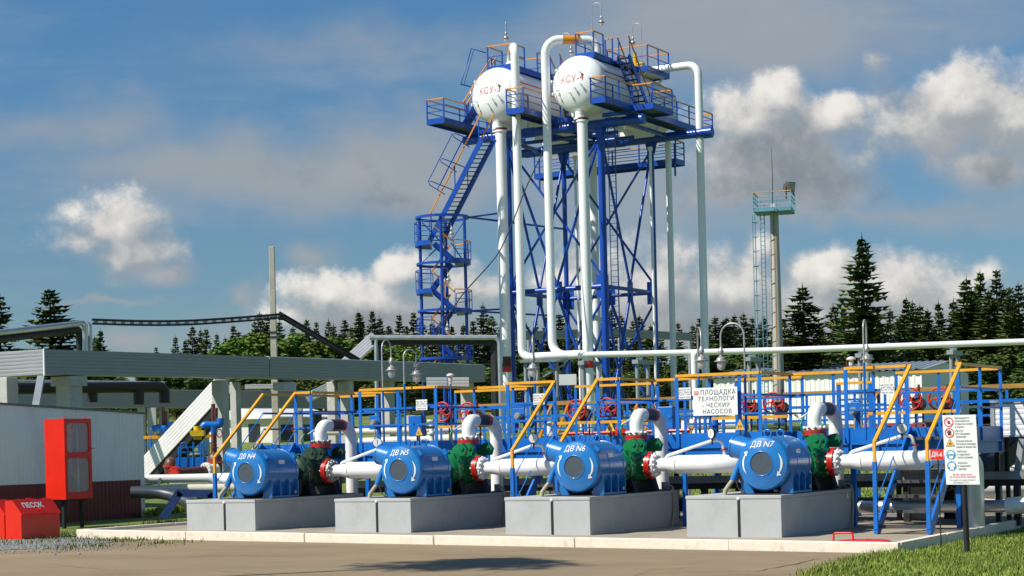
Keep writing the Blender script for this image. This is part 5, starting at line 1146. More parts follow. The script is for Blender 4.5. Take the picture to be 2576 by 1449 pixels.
for a, c in faces:
    b = MB(); b.tube(W(*a, ZM), W(*c, ZM), .13 if a is fl and c is fr else .10, n=10); b.build('belt', TBLUE, tw)
    m = mid(a, c)
    side = not (a is fl and c is fr or a is bl and c is br)
    if not (a is bl): brace(a, ZB - .5, m, ZM + .25); brace(c, ZB - .5, m, ZM + .25)
    if not side: brace(a, ZM + .4, mid(a, c, .97), ZB - .8, .065); brace(c, ZM + .4, mid(a, c, .03), ZB - .8, .065)
    brace(m, ZM - .2, a, ZG, .08); brace(m, ZM - .2, c, ZG, .08)
    if not side: brace(a, ZM - .5, mid(a, c, .97), ZG - .8, .07); brace(c, ZM - .5, mid(a, c, .03), ZG - .8, .07)
    else: brace(a, ZM - .5, mid(a, c, .5), ZG - 1, .07)
    d = (W(*c) - W(*a)).normalized()
    for q, s in ((a, 1), (c, -1)):
        b = MB(); b.bar(W(*q, ZM - .6) + d * s * .22, W(*q, ZM + .6) + d * s * .22, .45, .03, d.cross(Z)); b.build('gusset', TBLUE, tw)
    b = MB(); b.bar(W(*m, ZM - .5), W(*m, ZM + .4), .6, .03, d.cross(Z)); b.build('gusset', TBLUE, tw)
for v in (VB1 + 1.9, VB1 + 3.8):
    b = MB(); b.tube(W(uL, v, ZB - .15), W(uR, v, ZB - .15), .1, n=8); b.build('cross_beam', TBLUE, tw)
for u in (U3 - 1.3, U3 + 1.6, U4 - 1.3, U4 + 1.6):
    b = MB(); b.tube(W(u, VB1 - .2, ZB + .05), W(u, VB2 + .3, ZB + .05), .12, n=8); b.build('cross_beam', TBLUE, tw)
b = MB()
lu = uR + .55
b.tube(W(lu - .2, VB1 + .1, ZG), W(lu - .2, VB1 + .1, ZB), .025, n=6); b.tube(W(lu + .2, VB1 + .1, ZG), W(lu + .2, VB1 + .1, ZB), .035, n=6)
for i in range(52): b.tube(W(lu - .2, VB1 + .1, ZG + .2 + i * .3), W(lu + .2, VB1 + .1, ZG + .2 + i * .3), .014, n=5)
b.build('ladder', TBLUE, tw)
# ---- walkways beside the tanks
def walkway(name, label, poly, z, rails, group=None, fh=.30, rh=1.05, topm=ORANGE, posts=1.6, mids=(.38, .7), parent=None):
    """poly: deck outline in (u,v); rails: list of polylines"""
    t = parent or thing(name, label, 'walkway', W(poly[0][0], poly[0][1], z), group)
    b = MB(); b.prism([W(p[0], p[1], z - .08) for p in poly], Z * .06); b.build('deck', TREAD, t)
    b = MB()
    for a, c in zip(poly, poly[1:] + poly[:1]): b.bar(W(*a, z - fh / 2 + .06), W(*c, z - fh / 2 + .06), .05, fh)
    b.build('fascia', TBLUE, t)
    for ln in rails:
        b = MB()
        for a, c in zip(ln, ln[1:]): b.bar(W(*a, z + rh), W(*c, z + rh), .06, .055)
        b.build('top_rail', topm, t)
        b = MB()
        for a, c in zip(ln, ln[1:]):
            for k in mids: b.bar(W(*a, z + rh * k), W(*c, z + rh * k), .035, .035)
        b.build('middle_rail', TBLUE, t)
        for a, c in zip(ln, ln[1:]):
            L = math.hypot(c[0] - a[0], c[1] - a[1]); n = max(1, round(L / posts))
            for i in range(n + 1):
                if i == 0 and a is not ln[0]: continue
                b = MB(); q = mid(a, c, i / n); b.bar(W(*q, z - .2), W(*q, z + rh), .06, .06); b.build('post', TBLUE, t)
    return t
ZW = 19.05
def u_at(px, py, v): return uvz(PV(px, py, v))[0]
vw0 = VH - 1.9
r0, r1 = u_at(1487, 270, vw0), u_at(1524, 264, vw0)
vwe = uvz(PU(1793, 344, r1))[1]
walkway('tank_walkway', 'long blue walkway with orange rails along the right side of tank КСУ-4', [(r0, vw0), (r1, vw0), (r1, vwe), (r0, vwe)], ZW, [[(r0, vw0 + .0), (r1, vw0)], [(r1, vw0), (r1, VH + 1.0)], [(r1, VH + 3.3), (r1, vwe), (r0, vwe)], [(r0, vw0), (r0, VH + .5)]], 'walkways beside the tanks')
bv0, bv1 = VH + 1.0, VH + 3.3; be = r1 + 1.15
walkway('stair_landing', 'small blue landing jutting out from the walkway below the stair of tank КСУ-4', [(r1 + .03, bv0), (be, bv0), (be, bv1), (r1 + .03, bv1)], ZW - .02, [[(r1 + .03, bv0), (be, bv0), (be, bv1), (r1 + .03, bv1)]], None)
m0, m1 = u_at(1275, 285, vw0), u_at(1317, 280, vw0)
walkway('tank_walkway', 'blue walkway with orange rails between the two tanks', [(m0, vw0), (m1, vw0), (m1, VH + LT), (m0, VH + LT)], ZW, [[(m0, VH + .3), (m0, vw0), (m1, vw0), (m1, VH + 2)], [(m1, VH + 4.6), (m1, VH + LT)]], 'walkways beside the tanks')
l0, l1 = u_at(1075, 305, vw0), u_at(1117, 300, vw0)
walkway('tank_walkway', 'blue walkway with orange rails left of tank КСУ-3, above the long stair', [(l0, vw0), (l1, vw0), (l1, VH + 6.5), (l0, VH + 6.5)], ZW, [[(l0, VH + 4.5), (l0, vw0), (l1, vw0), (l1, VH + .4)], [(l1, VH + 2.4), (l1, VH + 6.5)]], 'walkways beside the tanks')
b = MB(); b.bar(W(l1, VH + .9, ZW - .35), W(U3 - 1.0, VH + .9, ZW - .35), .1, .22); b.bar(W(l1, VH + 4.2, ZW - .35), W(U3 - 1.0, VH + 4.2, ZW - .35), .1, .22); b.bar(W(m1, VH + .9, ZW - .3), W(U4 - .8, VH + .9, ZW - .3), .1, .2); b.bar(W(r0 - .8, VH + .9, ZW - .3), W(r1, VH + .9, ZW - .3), .1, .2); b.build('bracket_beam', TBLUE, tw)
# rear lower walkway
lw0, lw1 = u_at(1345, 430, VB2 + 2.2), u_at(1700, 405, VB2 + 2.2); ZL = PV(1690, 402, VB2 + 2.2).z
walkway('lower_walkway', 'lower blue walkway with yellow rails behind the tower legs, below the tanks', [(lw0, VB2 + 2.2), (lw1, VB2 + 2.2), (lw1, VB2 + 3.3), (lw0, VB2 + 3.3)], ZL, [[(lw0, VB2 + 2.2), (lw1, VB2 + 2.2), (lw1, VB2 + 3.3), (lw0, VB2 + 3.3)]], None, posts=2.2)
b = MB()
for uu in (lw0 + .3, lw1 - .05): b.bar(W(uu, VB2 + 2.2, ZL - .9), W(uu, VB2 + 2.2, ZB), .08, .08)
b.build('hanger', TBLUE, tw)
# tank-top platforms
ZTP = ZT + RT + .12
f0, f1 = u_at(1449, 135, VH + .3), u_at(1485, 135, VH + .3)
walkway('tank_top_platform', 'blue railed platform on the front top of tank КСУ-4 beside the orange-banded pipe', [(f0, VH + .3), (f1 + .2, VH + .3), (f1 + .2, VH + 2.4), (f0, VH + 2.4)], ZTP, [[(f0, VH + 2.3), (f0, VH + .3), (f1 + .2, VH + .3), (f1 + .2, VH + 1.35)], [(f1 + .2, VH + 2.4), (f0 + .6, VH + 2.4)]], 'platforms on top of the tanks', rh=1.1, posts=1.1, mids=(.5,))
walkway('tank_top_platform', 'blue railed platform on the rear top of tank КСУ-4 around the yellow valve', [(U4 - .9, VH + 5.0), (U4 + 1.45, VH + 5.0), (U4 + 1.45, VH + 7.6), (U4 - .9, VH + 7.6)], ZTP, [[(U4 - .9, VH + 5.0), (U4 + 1.45, VH + 5.0), (U4 + 1.45, VH + 7.6), (U4 - .9, VH + 7.6), (U4 - .9, VH + 5.0)]], 'platforms on top of the tanks', rh=1.15, posts=1.6, mids=(.5,))
b = MB()
for (uu, vv) in ((U4 + 1.3, VH + 5.2), (U4 + 1.3, VH + 7.4)): b.bar(W(uu, vv, ZTP - .1), W(uu - .45, vv, ZT + 1.05), .1, .1)
b.bar(W(U4 + .7, VH + 5.1, ZTP - .14), W(U4 + .7, VH + 7.5, ZTP - .14), 1.4, .07); solo('platform_support', b, TWHITE, 'white struts below the rear platform on tank КСУ-4', 'support')
b = MB(); b.pbox(f0 + .1, U4 + .9, VH + 2.45, VH + 4.95, ZTP - .1, ZTP - .05); b.bar(W(U4 + .95, VH + 2.45, ZTP - .1), W(U4 + .95, VH + 4.95, ZTP - .1), .05, .2); tag(b.build('top_gangway', TBLUE), 'narrow blue gangway between the two platforms on tank КСУ-4', 'gangway')
g0 = U3 - .7
walkway('tank_top_platform', 'blue railed platform on top of tank КСУ-3 at the head of the left stair', [(g0, VH + .3), (U3 + .75, VH + .3), (U3 + .75, VH + 4.2), (g0, VH + 4.2)], ZTP, [[(g0, VH + 1.8), (g0, VH + .3), (U3 + .75, VH + .3), (U3 + .75, VH + 1.6)], [(U3 + .75, VH + 3.0), (U3 + .75, VH + 4.2), (g0, VH + 4.2), (g0, VH + 2.9)]], 'platforms on top of the tanks', rh=1.1, posts=1.1, mids=(.5,))
def steep_stair(name, label, p0, p1, wdir, wd, n, m=TBLUE, railm=ORANGE, rh=.95, group=None, cat='stair'):
    t = thing(name, label, cat, p0, group)
    for s in (0, 1):
        o = wdir * wd * s
        b = MB(); b.bar(p0 + o, p1 + o, .05, .26); b.build('stringer', m, t)
        b = MB(); b.bar(p0 + o + Z * rh, p1 + o + Z * rh, .055, .055); b.build('handrail', railm, t)
        for k in (.05, .5, .95):
            q = p0.lerp(p1, k) + o; b = MB(); b.bar(q, q + Z * rh, .045, .045); b.build('post', m, t)
    b = MB(); hd = (p1 - p0); hd.z = 0; hd.normalize()
    for i in range(n):
        q = p0.lerp(p1, (i + .5) / n); b.box(q + wdir * wd / 2, wdir * (wd / 2 - .03), hd * .12, Z * .018)
    b.build('treads', TREAD, t); return t
su = U4 + RT + .02
steep_stair('tank_stair', 'blue stair with orange handrails down the right side of tank КСУ-4', W(su, VH + 3.9, ZW + .05), W(su, VH + 1.5, ZTP - .05), e1, .62, 11, group='stairs beside the tanks')
steep_stair('tank_stair', 'blue stair with orange handrails on the right side of tank КСУ-3', W(U3 + RT + .02, VH + 5.6, ZW + .05), W(U3 + RT + .02, VH + 3.0, ZTP - .05), e1, .6, 11, group='stairs beside the tanks')
steep_stair('tank_stair', 'blue stair with orange handrails up the left side of tank КСУ-3', W(U3 - RT - .75, VH + .2, ZW), W(U3 - RT - .05, VH + 2.2, ZTP - .05), e2 * .94 - e1 * .2, .6, 11, rh=1.15, group='stairs beside the tanks')
# yellow valve on the rear platform
c = W(U4 + .35, VH + 5.8, ZTP); t = thing('relief_valve', 'bright yellow safety valve on the rear platform of tank КСУ-4', 'valve', c)
b = MB(); b.lathe(c, Z, [(-.1, .2), (.1, .2), (.12, .34), (.26, .36), (.34, .26), (.4, .17), (.44, .12), (.8, .12), (.82, .08), (1.02, .08), (1.03, .01)], 18); b.tube(c + Z * .28, c + Z * .28 + e1 * .5, .17, n=12); b.build('body', YVALVE, t)
# ---- pipes
def pipe_thing(name, label, parts, group='white pipes of the tank tower'):
    t = thing(name, label, 'pipe', parts[0][1], group)
    for nm, base, mb, m in parts: mb.build(nm, m, t)
    return t
def drop(px, py, v, r, z1, z0, label, band=True):
    u = u_at(px, py, v); t = thing('drop_pipe', label, 'pipe', W(u, v, 2), 'white drop pipes under the tanks')
    b = MB(); b.tube(W(u, v, z0), W(u, v, z1), r, n=20); b.disc(W(u, v, z1 - .05), Z, r * 1.18, .1, 20); b.build('pipe', TWHITE, t)
    b = MB(); b.tube(W(u, v, z1 + .02), W(u, v, z1 + .1), r * 1.22, n=20); b.build('flange_ring', mat('dark_red_gasket', (.16, .02, .015), .5), t)
    return t, u
def ring_band(t, u, v, r, za, zb, m, name='painted_band'):
    b = MB(); b.tube(W(u, v, za), W(u, v, zb), r + .008, n=20, caps=False); b.build(name, m, t)
vd = VH - .12
zf = ZT - RT - .34
t, u = drop(1261, 400, vd, .275, zf - .05, 1.0, 'thick white pipe down from tank КСУ-3, brown and red band near its foot')
ring_band(t, u, vd, .275, PV(1280, 932, vd).z, PV(1279, 897, vd).z, BROWN); ring_band(t, u, vd, .279, PV(1280, 936, vd).z, PV(1280, 922, vd).z, WHEEL, 'red_band')
b = MB(); q = W(u - .29, vd - .02, PV(1279, 914, vd).z) - e2 * .0; q = W(u - .07, vd - .284, PV(1276, 905, vd).z); b.bar(q - Z * .15, q + Z * .13, .07, .01, e2); b.build('white_mark', INKW, t)
t, u = drop(1467, 400, vd, .262, zf - .05, 1.0, 'thick white pipe straight down from tank КСУ-4 beside the thick blue tower leg')
ring_band(t, u, vd, .262, PV(1480, 926, vd).z, PV(1480, 908, vd).z, WHEEL, 'red_band')
t, u = drop(1684, 500, VH + 7.9, .165, zf, 1.0, 'grey-white pipe behind the right end of the tower')
t, u = drop(1496, 600, VH + 7.9, .22, zf, 1.0, 'white pipe seen behind the thick blue tower leg')
for (px, w) in ((1641, 'right of the rear tower leg'), (1451, 'between the two thick front pipes')):
    u = u_at(px, 600, VH + 6.2); b = MB(); b.tube(W(u, VH + 6.2, 1), W(u, VH + 6.2, ZB - .6), .075, n=10); b.tube(W(u, VH + 6.2, ZB - .75), W(u, VH + 6.2, ZB - .55), .13, n=10); solo('thin_drop_pipe', b, TWHITE, 'thin white vertical pipe ' + w, 'pipe', 'thin white pipes of the tower')
# goosenecks from the tank tops to the header
vp2 = VH - .85; vp3 = VH - .3
u2 = u_at(1304, 500, vp2); u3 = u_at(1378, 400, vp3)
zt2 = PV(1296, 112, vp2).z; ztp3 = PV(1400, 97, vp3).z
hz2 = PV(1340, 898, vp2).z; hz3 = PV(1425, 893, vp3).z
t = thing('overhead_pipe', 'white bent pipe with orange band from the top of tank КСУ-3', 'pipe', W(u2, vp2, 3), 'white bent pipes from the tank tops')
b = MB(); n3u = U3 + .35; b.pipe([W(n3u, VH + .9, ZT + RT - .05), W(n3u, VH + .9, zt2 - .15), W(u2, vp2, zt2 + .1), W(u2, vp2, hz2), W(u2 + .9, vp2, hz2), W(u3 + 1.2, vp3 + .1, hz3 - .02)], .215, .75, 18, 8); b.lathe(W(n3u, VH + .9, ZT + RT - .1), Z, [(0, .5), (.25, .34), (.5, .23)], 18); b.build('pipe', TWHITE, t)
d = (W(u2, vp2, zt2 + .1) - W(n3u, VH + .9, zt2 - .15)); b = MB(); q = W(n3u, VH + .9, zt2 - .15); b.tube(q + d * .33, q + d * .52, .224, n=18, caps=False); b.build('painted_band', ORANGE, t)
t = thing('overhead_pipe', 'white bent pipe with orange band from the top of tank КСУ-4', 'pipe', W(u3, vp3, 3), 'white bent pipes from the tank tops')
n4u = U4 + .42; vq = VH + 1.25
b = MB(); b.pipe([W(n4u, vq, ZT + RT - .05), W(n4u, vq, ztp3), W(u3, vp3, ztp3 + .05), W(u3, vp3, hz3), W(u3 + 1.6, vp3, hz3)], .215, .75, 18, 8); b.build('pipe', TWHITE, t)
d = (W(u3, vp3, ztp3 + .05) - W(n4u, vq, ztp3)); q = W(n4u, vq, ztp3); b = MB(); b.tube(q + d * .36, q + d * .66, .224, n=18, caps=False); b.build('painted_band', ORANGE, t)
u5 = U4 + .9; v5 = VH + 7.0; z5 = PV(1700, 169, v5).z; ue = u_at(1762, 400, v5)
t = thing('overhead_pipe', 'white bent pipe from the rear of tank КСУ-4 to the right and straight down', 'pipe', W(ue, v5, 3), 'white bent pipes from the tank tops')
b = MB(); b.pipe([W(u5 - .6, v5, ZT + .8), W(u5 - .6, v5, z5), W(ue, v5, z5), W(ue, v5, 1.0)], .205, .6, 18, 8); b.build('pipe', TWHITE, t)
# ---- header pipe running to the right
hp0 = W(u3 + 1.6, vp3, hz3); hY = hp0.y
t = thing('header_pipe', 'long white overhead pipe running right from the tower above the platforms', 'pipe', at(1900, 880, hY))
hpts = [hp0, at(1460, 893, hY - .2), at(1690, 888, hY - 1), at(2000, 880, hY - 2), at(2400, 866, hY - 3), at(2760, 853, hY - 4), at(3400, 832, hY - 6)]
b = MB(); b.sweep([hpts[0], hpts[0].lerp(hpts[1], .5)], .215, 18); b.sweep([hpts[0].lerp(hpts[1], .5), hpts[1]], [.215, .15], 18, caps=False); b.sweep(hpts[1:], .155, 18); b.build('pipe', TWHITE, t)
b = MB(); q = at(1768, 886, hY - 1.2); b.pipe([q, at(1745, 887, hY - 1.35), at(1752, 1090, hY - 1.35)], .155, .4, 14); b.build('branch', TWHITE, t)
def support(px, pyp, yoff, label):
    p = at(px, pyp, hY - yoff); t = thing('pipe_support', label, 'support', V((p.x, p.y, 2)), 'grey supports of the header pipe')
    b = MB()
    for s in (0, 1): q = p + V((.0 + s * .62, s * 1.2, -.5)); b.tube(V((q.x, q.y, .5)), q, .10, n=10)
    b.build('post', GREY, t)
    b = MB(); b.bar(p + V((-.12, -.25, -.4)), p + V((.78, 1.5, -.4)), .32, .2); b.build('cross_beam', GREY, t)
    b = MB(); b.box(p + V((.12, .1, -.24)), V((.16, 0, 0)), V((0, .12, 0)), Z * .06); b.build('saddle', TWHITE, t)
support(1602, 890, .6, 'grey two-post support of the header pipe beside the rear tower leg')
support(1884, 883, 1.6, 'grey two-post support of the header pipe left of the concrete mast')
support(2162, 874, 2.4, 'grey two-post support of the header pipe behind the rightmost lamp')
support(2392, 866, 3, 'grey two-post support of the header pipe at the end of the white building')
support(1466, 893, .2, 'grey two-post support in front of the red-banded drop pipe')
t = thing('pipe_support', 'wide grey support frame under the two elbows of the header pipe', 'support', V((at(1365, 910, hY).x, hY, 2)), 'grey supports of the header pipe')
b = MB(); b.bar(at(1308, 909, hY - .3), at(1428, 906, hY - .3), .3, .14); b.build('cross_beam', GREY, t)
for px in (1322, 1352, 1400):
    b = MB(); q = at(px, 912, hY - .2 + (.9 if px == 1400 else 0)); b.tube(V((q.x, q.y, .5)), q, .1, n=10); b.build('post', GREY, t)
b = MB(); b.bar(at(1366, 948, hY - .2), at(1420, 916, hY - .2), .09, .09); b.build('strut', GREY, t)
# ---- lamps on the tanks, cable
for (px, py, v, ht, sw, w) in ((1273, 96, VH + 1.2, ZTP, e1 * -.15 + e2 * .3, 'above the platform of tank КСУ-3'), (1513, 56, VH + 1.6, ZTP, e1 * -.55, 'highest one, above the front platform of tank КСУ-4'), (1592, 108, VH + 5.4, ZTP, e1 * .5, 'right one, above the middle of tank КСУ-4'), (1437, 132, VH + 3.5, ZTP - 3, e1 * -.62, 'hanging below the orange-banded pipe between the tanks')):
    hp = PV(px, py, v); t = thing('tank_lamp', 'small grey gooseneck lamp ' + w, 'lamp', V((hp.x, hp.y, ht)), 'small gooseneck lamps on the tanks')
    lamp_head(t, hp, 1.05); pole = hp + sw; r = sw.length / 2; zt = hp.z + .75; d = -sw.normalized(); cx = (hp + pole) / 2
    pts = [V((pole.x, pole.y, ht)), V((pole.x, pole.y, zt))] + [V((cx.x, cx.y, zt)) - d * math.cos(math.pi * i / 8) * r + Z * math.sin(math.pi * i / 8) * r for i in range(1, 8)] + [V((hp.x, hp.y, zt)), hp + Z * .3]
    b = MB(); b.sweep(pts, .022, 6); b.build('pole', LAMPM, t)
cp = [at(1364, 385, 91.2), at(1321, 476, 90.5), at(1290, 560, 90), at(1256, 637, 89.5), at(1210, 690, 89.6), at(1167, 735, 89.8), at(1117, 808, 90), at(1052, 905, 90.5)]
b = MB(); b.sweep(fillet(cp, 1.2), .03, 6); solo('black_cable', b, RUBBER, 'loose black cable hanging from the tower across the white pipes to the lower left', 'cable')

# ================================================================== spiral-like stair tower at the left of the frame
YS = 93.5
def sp(px, py, dy=0): return at(px, py, YS + dy)
cx = sp(1116, 700); RS = 1.38
CXS, CYS = cx.x, cx.y
st = thing('stair_tower', 'slim blue stair tower of round landings left of the tank tower', 'stair tower', V((CXS, CYS, 2)))
def zy(py): return at(1116, py, YS).z
zb = 1.0
for a in (R(184), R(-92), R(-12), R(84)):
    x, y = CXS + math.cos(a) * RS * .84, CYS + math.sin(a) * RS * .84
    b = MB(); b.tube(V((x, y, zb)), V((x, y, zy(548))), .085, n=10); b.build('post', TBLUE, st)
for py in (548, 665, 783, 903, 1020):
    b = MB(); z = zy(py); n = 28
    for i in range(n):
        a0, a1 = 2 * math.pi * i / n, 2 * math.pi * (i + 1) / n
        P = [V((CXS + math.cos(a) * r, CYS + math.sin(a) * r, z)) for a, r in ((a0, RS - .12), (a0, RS), (a1, RS), (a1, RS - .12))]
        b.hexa([p - Z * .06 for p in P] + [p + Z * .06 for p in P])
    b.build('ring', TBLUE, st)
def landing(side, py, rail_py):
    z = zy(py); zr = zy(rail_py); a0, a1 = (R(115), R(245)) if side < 0 else (R(-65), R(65)); n = 10
    edge_ = [V((CXS + math.cos(a0 + (a1 - a0) * i / n) * RS * 1.03, CYS + math.sin(a0 + (a1 - a0) * i / n) * RS * 1.03, z)) for i in range(n + 1)]
    b = MB(); b.prism([p - Z * .22 for p in edge_], Z * .24); b.build('landing', TBLUE, st)
    b = MB(); b.sweep([p + Z * (zr - z) for p in edge_], .028, 6); b.build('landing_rail', ORANGE if side > 0 else TBLUE, st)
    b = MB(); b.sweep([p + Z * (zr - z) * .5 for p in edge_], .02, 6)
    for i in (0, 3, 5, 7, 10): b.tube(edge_[i], edge_[i] + Z * (zr - z), .022, n=6)
    b.build('landing_posts', TBLUE, st)
landing(-1, 610, 561); landing(1, 656, 610); landing(-1, 730, 682); landing(1, 780, 733); landing(-1, 849, 800); landing(1, 899, 855)
def flight(pxa, pya, pxb, pyb, dy):
    A, B = sp(pxa, pya, dy), sp(pxb, pyb, dy); wdir = V((0, 1, 0))
    for s in (0, .62):
        b = MB(); b.bar(A + wdir * s, B + wdir * s, .05, .26); b.build('stringer', TBLUE, st)
        b = MB(); b.bar(A + wdir * s + Z * .95, B + wdir * s + Z * .95, .045, .045); b.tube(A.lerp(B, .5) + wdir * s, A.lerp(B, .5) + wdir * s + Z * .95, .02, n=6); b.build('handrail', ORANGE, st)
    b = MB()
    for i in range(9): q = A.lerp(B, (i + .5) / 9); b.box(q + wdir * .31, V((.11, 0, 0)), wdir * .29, Z * .016)
    b.build('treads', TREAD, st)
for (a, c, dy) in (((1092, 612), (1142, 655), -.75), ((1134, 662), (1085, 731), .05), ((1092, 733), (1144, 780), -.75), ((1134, 786), (1085, 850), .05), ((1092, 852), (1144, 899), -.75), ((1134, 905), (1080, 975), .05)): flight(*a, *c, dy)
for (xa, ya, xb, yb) in ((1062, 560, 1112, 612), (1062, 660, 1112, 612), (1165, 560, 1135, 605), (1165, 655, 1135, 612)):
    b = MB(); b.tube(sp(xa, ya, -.6), sp(xb, yb, -.6), .035, n=6); b.build('brace', TBLUE, st)
aL = W(*fl, 0)
for (pya, z_) in ((547, 0), (783, 0)):
    A = sp(1180, pya, .2); z1 = zy(pya)
    for tgt in (W(fl[0], fl[1], z1 + (.45 if pya < 600 else .2)), W(bl[0], bl[1], z1 + .05)):
        b = MB(); b.bar(V((A.x, A.y, z1)), tgt, .1, .09); b.build('tie_arm', TBLUE, st)
# long upper stair from the top landing to the tank walkway
p0, p1 = sp(1079, 610, .2), at(1212, 350, 92.5)
t = steep_stair('long_stair', 'long straight blue stair with side hoops, from the stair tower up to the tanks', p0, p1, V((.62, .1, 0)).normalized(), .66, 24, rh=1.3)
b = MB(); hoops = []
for k in (.30, .52, .76):
    q = p0.lerp(p1, k) + Z * 1.15; out = [q + V((.6, .1, -.1)), q + V((-.2, -.1, .22)), q + V((-.62, -.1, .40)), q + V((-.80, -.1, .40)), q + V((-.72, -.1, .22)), q + V((-.35, -.1, -.02)), q + V((.05, 0, -.28))]; hoops.append(out)
    b.sweep(out, .028, 6)
b.build('hoops', TBLUE, t)
b = MB()
for j in (1, 3, 5): b.sweep([h[j] for h in hoops] , .022, 6)
b.build('hoop_wires', TBLUE, t)
q0 = at(1170, 265, 91.5); b = MB(); s_ = [at(1186, 122, 91.5), at(1159, 212, 91.5), at(1184, 218, 91.8), at(1222, 133, 91.8)]
b.sweep([s_[1], s_[0], s_[3]], .028, 6); b.sweep([s_[1], s_[2]], .03, 6); b.tube(at(1192, 124, 91.5), at(1167, 213, 91.5), .02, n=6); solo('safety_hoop', b, TBLUE, 'blue safety hoop frame leaning out left of tank КСУ-3', 'hoop')
for (px, py, w) in ((1136, 588, 'top one'), (1128, 705, 'middle one'), (1126, 830, 'lowest one')):
    hp = sp(px, py, -1.2); t = thing('tower_lamp', 'small pale lamp on a curved neck at the stair tower, ' + w, 'lamp', hp - Z * .4, 'lamps on the stair tower'); lamp_head(t, hp, 1.0)
    pl_ = hp + V((-.42, .1, 0)); b = MB(); b.sweep([pl_ - Z * .6, pl_ + Z * .45, pl_ + V((.1, 0, .62)), pl_ + V((.25, 0, .66)), pl_ + V((.38, 0, .56)), hp + Z * .3], .025, 6); b.build('neck', LAMPM, t)
# ================================================================== mast, buildings, pipe racks behind
YM = 110
m0, m1 = at(1961.5, 1090, YM), at(1947.5, 536, YM)
t = thing('floodlight_mast', 'tall grey concrete mast with a light blue railed platform and caged ladder', 'mast', V((m0.x, m0.y, 1.5)))
b = MB(); ax_ = m1 - m0; b.sweep([m0 - Z * 1.5, m0, m0.lerp(m1, .42)], [.37, .365, .325], 24); b.sweep([m0.lerp(m1, .42), m1], [.315, .255], 24); b.build('shaft', CONC if False else mat('mast_concrete', (.44, .43, .39), .85, .08, 1.5, .2, fine=.06, stretch=(1, 1, .15)), t)
b = MB(); RUST = mat('rust_streak', (.42, .24, .09), .8, .25, 6, stretch=(1, 1, .1))
dv = V((-.28, -.96, 0)).normalized()
for (f0, f1, w) in ((.0, 1.0, .03),):
    n = 14; L1 = []
    for i in range(n + 1):
        f = f0 + (f1 - f0) * i / n; r = (.365 - (.365 - .325) * f / .42) if f < .42 else .315 - (.06) * (f - .42) / .58
        c = m0.lerp(m1, f) + dv * (r + .012); sd = V((-dv.y, dv.x, 0)) * w * (.7 + .5 * rnd.random()); L1 += [c - sd, c + sd]
    b.add(L1, [(2 * i, 2 * i + 1, 2 * i + 3, 2 * i + 2) for i in range(n)])
b.build('rust_stain', RUST, t)
hw = 1.12; zp = m1.z; cx, cy = m1.x, m1.y
def MC(x, y, z=0): return V((cx + x * math.cos(.25) + y * math.sin(.25), cy - x * math.sin(.25) + y * math.cos(.25), zp + z))
b = MB(); b.hexa([MC(-hw, -hw, 0), MC(hw, -hw, 0), MC(hw, hw, 0), MC(-hw, hw, 0), MC(-hw, -hw, .22), MC(hw, -hw, .22), MC(hw, hw, .22), MC(-hw, hw, .22)]); b.build('platform', LBLUE, t)
b = MB(); cs = [MC(-hw, -hw), MC(hw, -hw), MC(hw, hw), MC(-hw, hw)]
for i in range(4):
    p, q = cs[i], cs[(i + 1) % 4]
    b.bar(p + Z * .62, q + Z * .62, .04, .04); b.bar(p + Z * .85, q + Z * .85, .04, .04)
    for k in (0, .5): r = p.lerp(q, k); b.bar(r + Z * .2, r + Z * 1.14, .05, .05)
b.build('railing', LBLUE, t)
b = MB()
for i in range(4): b.bar(cs[i] + Z * 1.16, cs[(i + 1) % 4] + Z * 1.16, .08, .05)
b.build('top_rail', mat('faded_orange_paint', (.55, .36, .2), .5), t)
b = MB(); lx = at(1926, 900, YM - .3); lt = at(1912, 540, YM - .3)
for s in (-.11, .13): b.tube(lx + V((s, 0, -3.6)), lt + V((s + .12, 0, 0)), .03, n=6)
n = 46
for i in range(n): q = (lx - Z * 3.6).lerp(lt + V((.12, 0, 0)), i / n); b.tube(q + V((-.11, 0, 0)), q + V((.13, 0, 0)), .014, n=5)
b.build('ladder', LBLUE, t)
b = MB()
for i in range(13):
    q = (lx - Z * 2.4).lerp(lt + V((.1, 0, 0)), i / 12.5); b.arc(q + V((-.1, 0, 0)), V((-1, 0, 0)) * .48, V((0, -1, 0)) * .42, -1.3, 1.3, .022 if i % 3 else .03, 8, 5)
for a in (-1.0, -.45, .1, .7):
    d = V((-math.cos(a) * .48 - .1, -math.sin(a) * .42, 0)); b.tube(lx - Z * 2.4 + d, lt + V((.1, 0, 0)) + d, .016, n=5)
b.build('ladder_cage', LBLUE, t)
b = MB(); q = at(1944, 530, YM); b.sweep([q, at(1943, 440, YM), at(1940.5, 370, YM)], [.03, .022, .008], 6); b.build('antenna', BLACK, t)
b = MB(); q = at(1944, 522, YM - .4); b.box(q, V((.1, 0, 0)), V((0, .1, 0)), Z * .22); b.build('junction_box', SIGNW, t); b = MB(); b.ring(at(1952, 531, YM - 1.3), V((0, 1, 0)), .13, .018, 14, 5); b.build('cable_coil', BLACK, t)
fl_ = thing('floodlight', 'square dark floodlight tilted on a bracket at the corner of the mast platform', 'floodlight', at(1985, 486, YM - 1))
c = at(1987, 470, YM - 1.0); fx = V((.8, .6, .0)).normalized(); fz = V((.12, -.16, 1)).normalized(); fyv = fz.cross(fx)
b = MB(); b.box(c, fx * .30, fyv * .16, fz * .30); b.box(c + fyv * .2 - fx * .08, fx * .2, fyv * .1, fz * .2); b.build('housing', mat('dark_floodlight_metal', (.09, .085, .075), .4, .2), fl_, bevel=.03)
b = MB(); s_ = -1 if fyv.y > 0 else 1; b.box(c + fyv * s_ * .17, fx * .25, fyv * .012, fz * .25); b.build('glass', mat('floodlight_glass', (.35, .36, .36), .12, .2, 3), fl_)
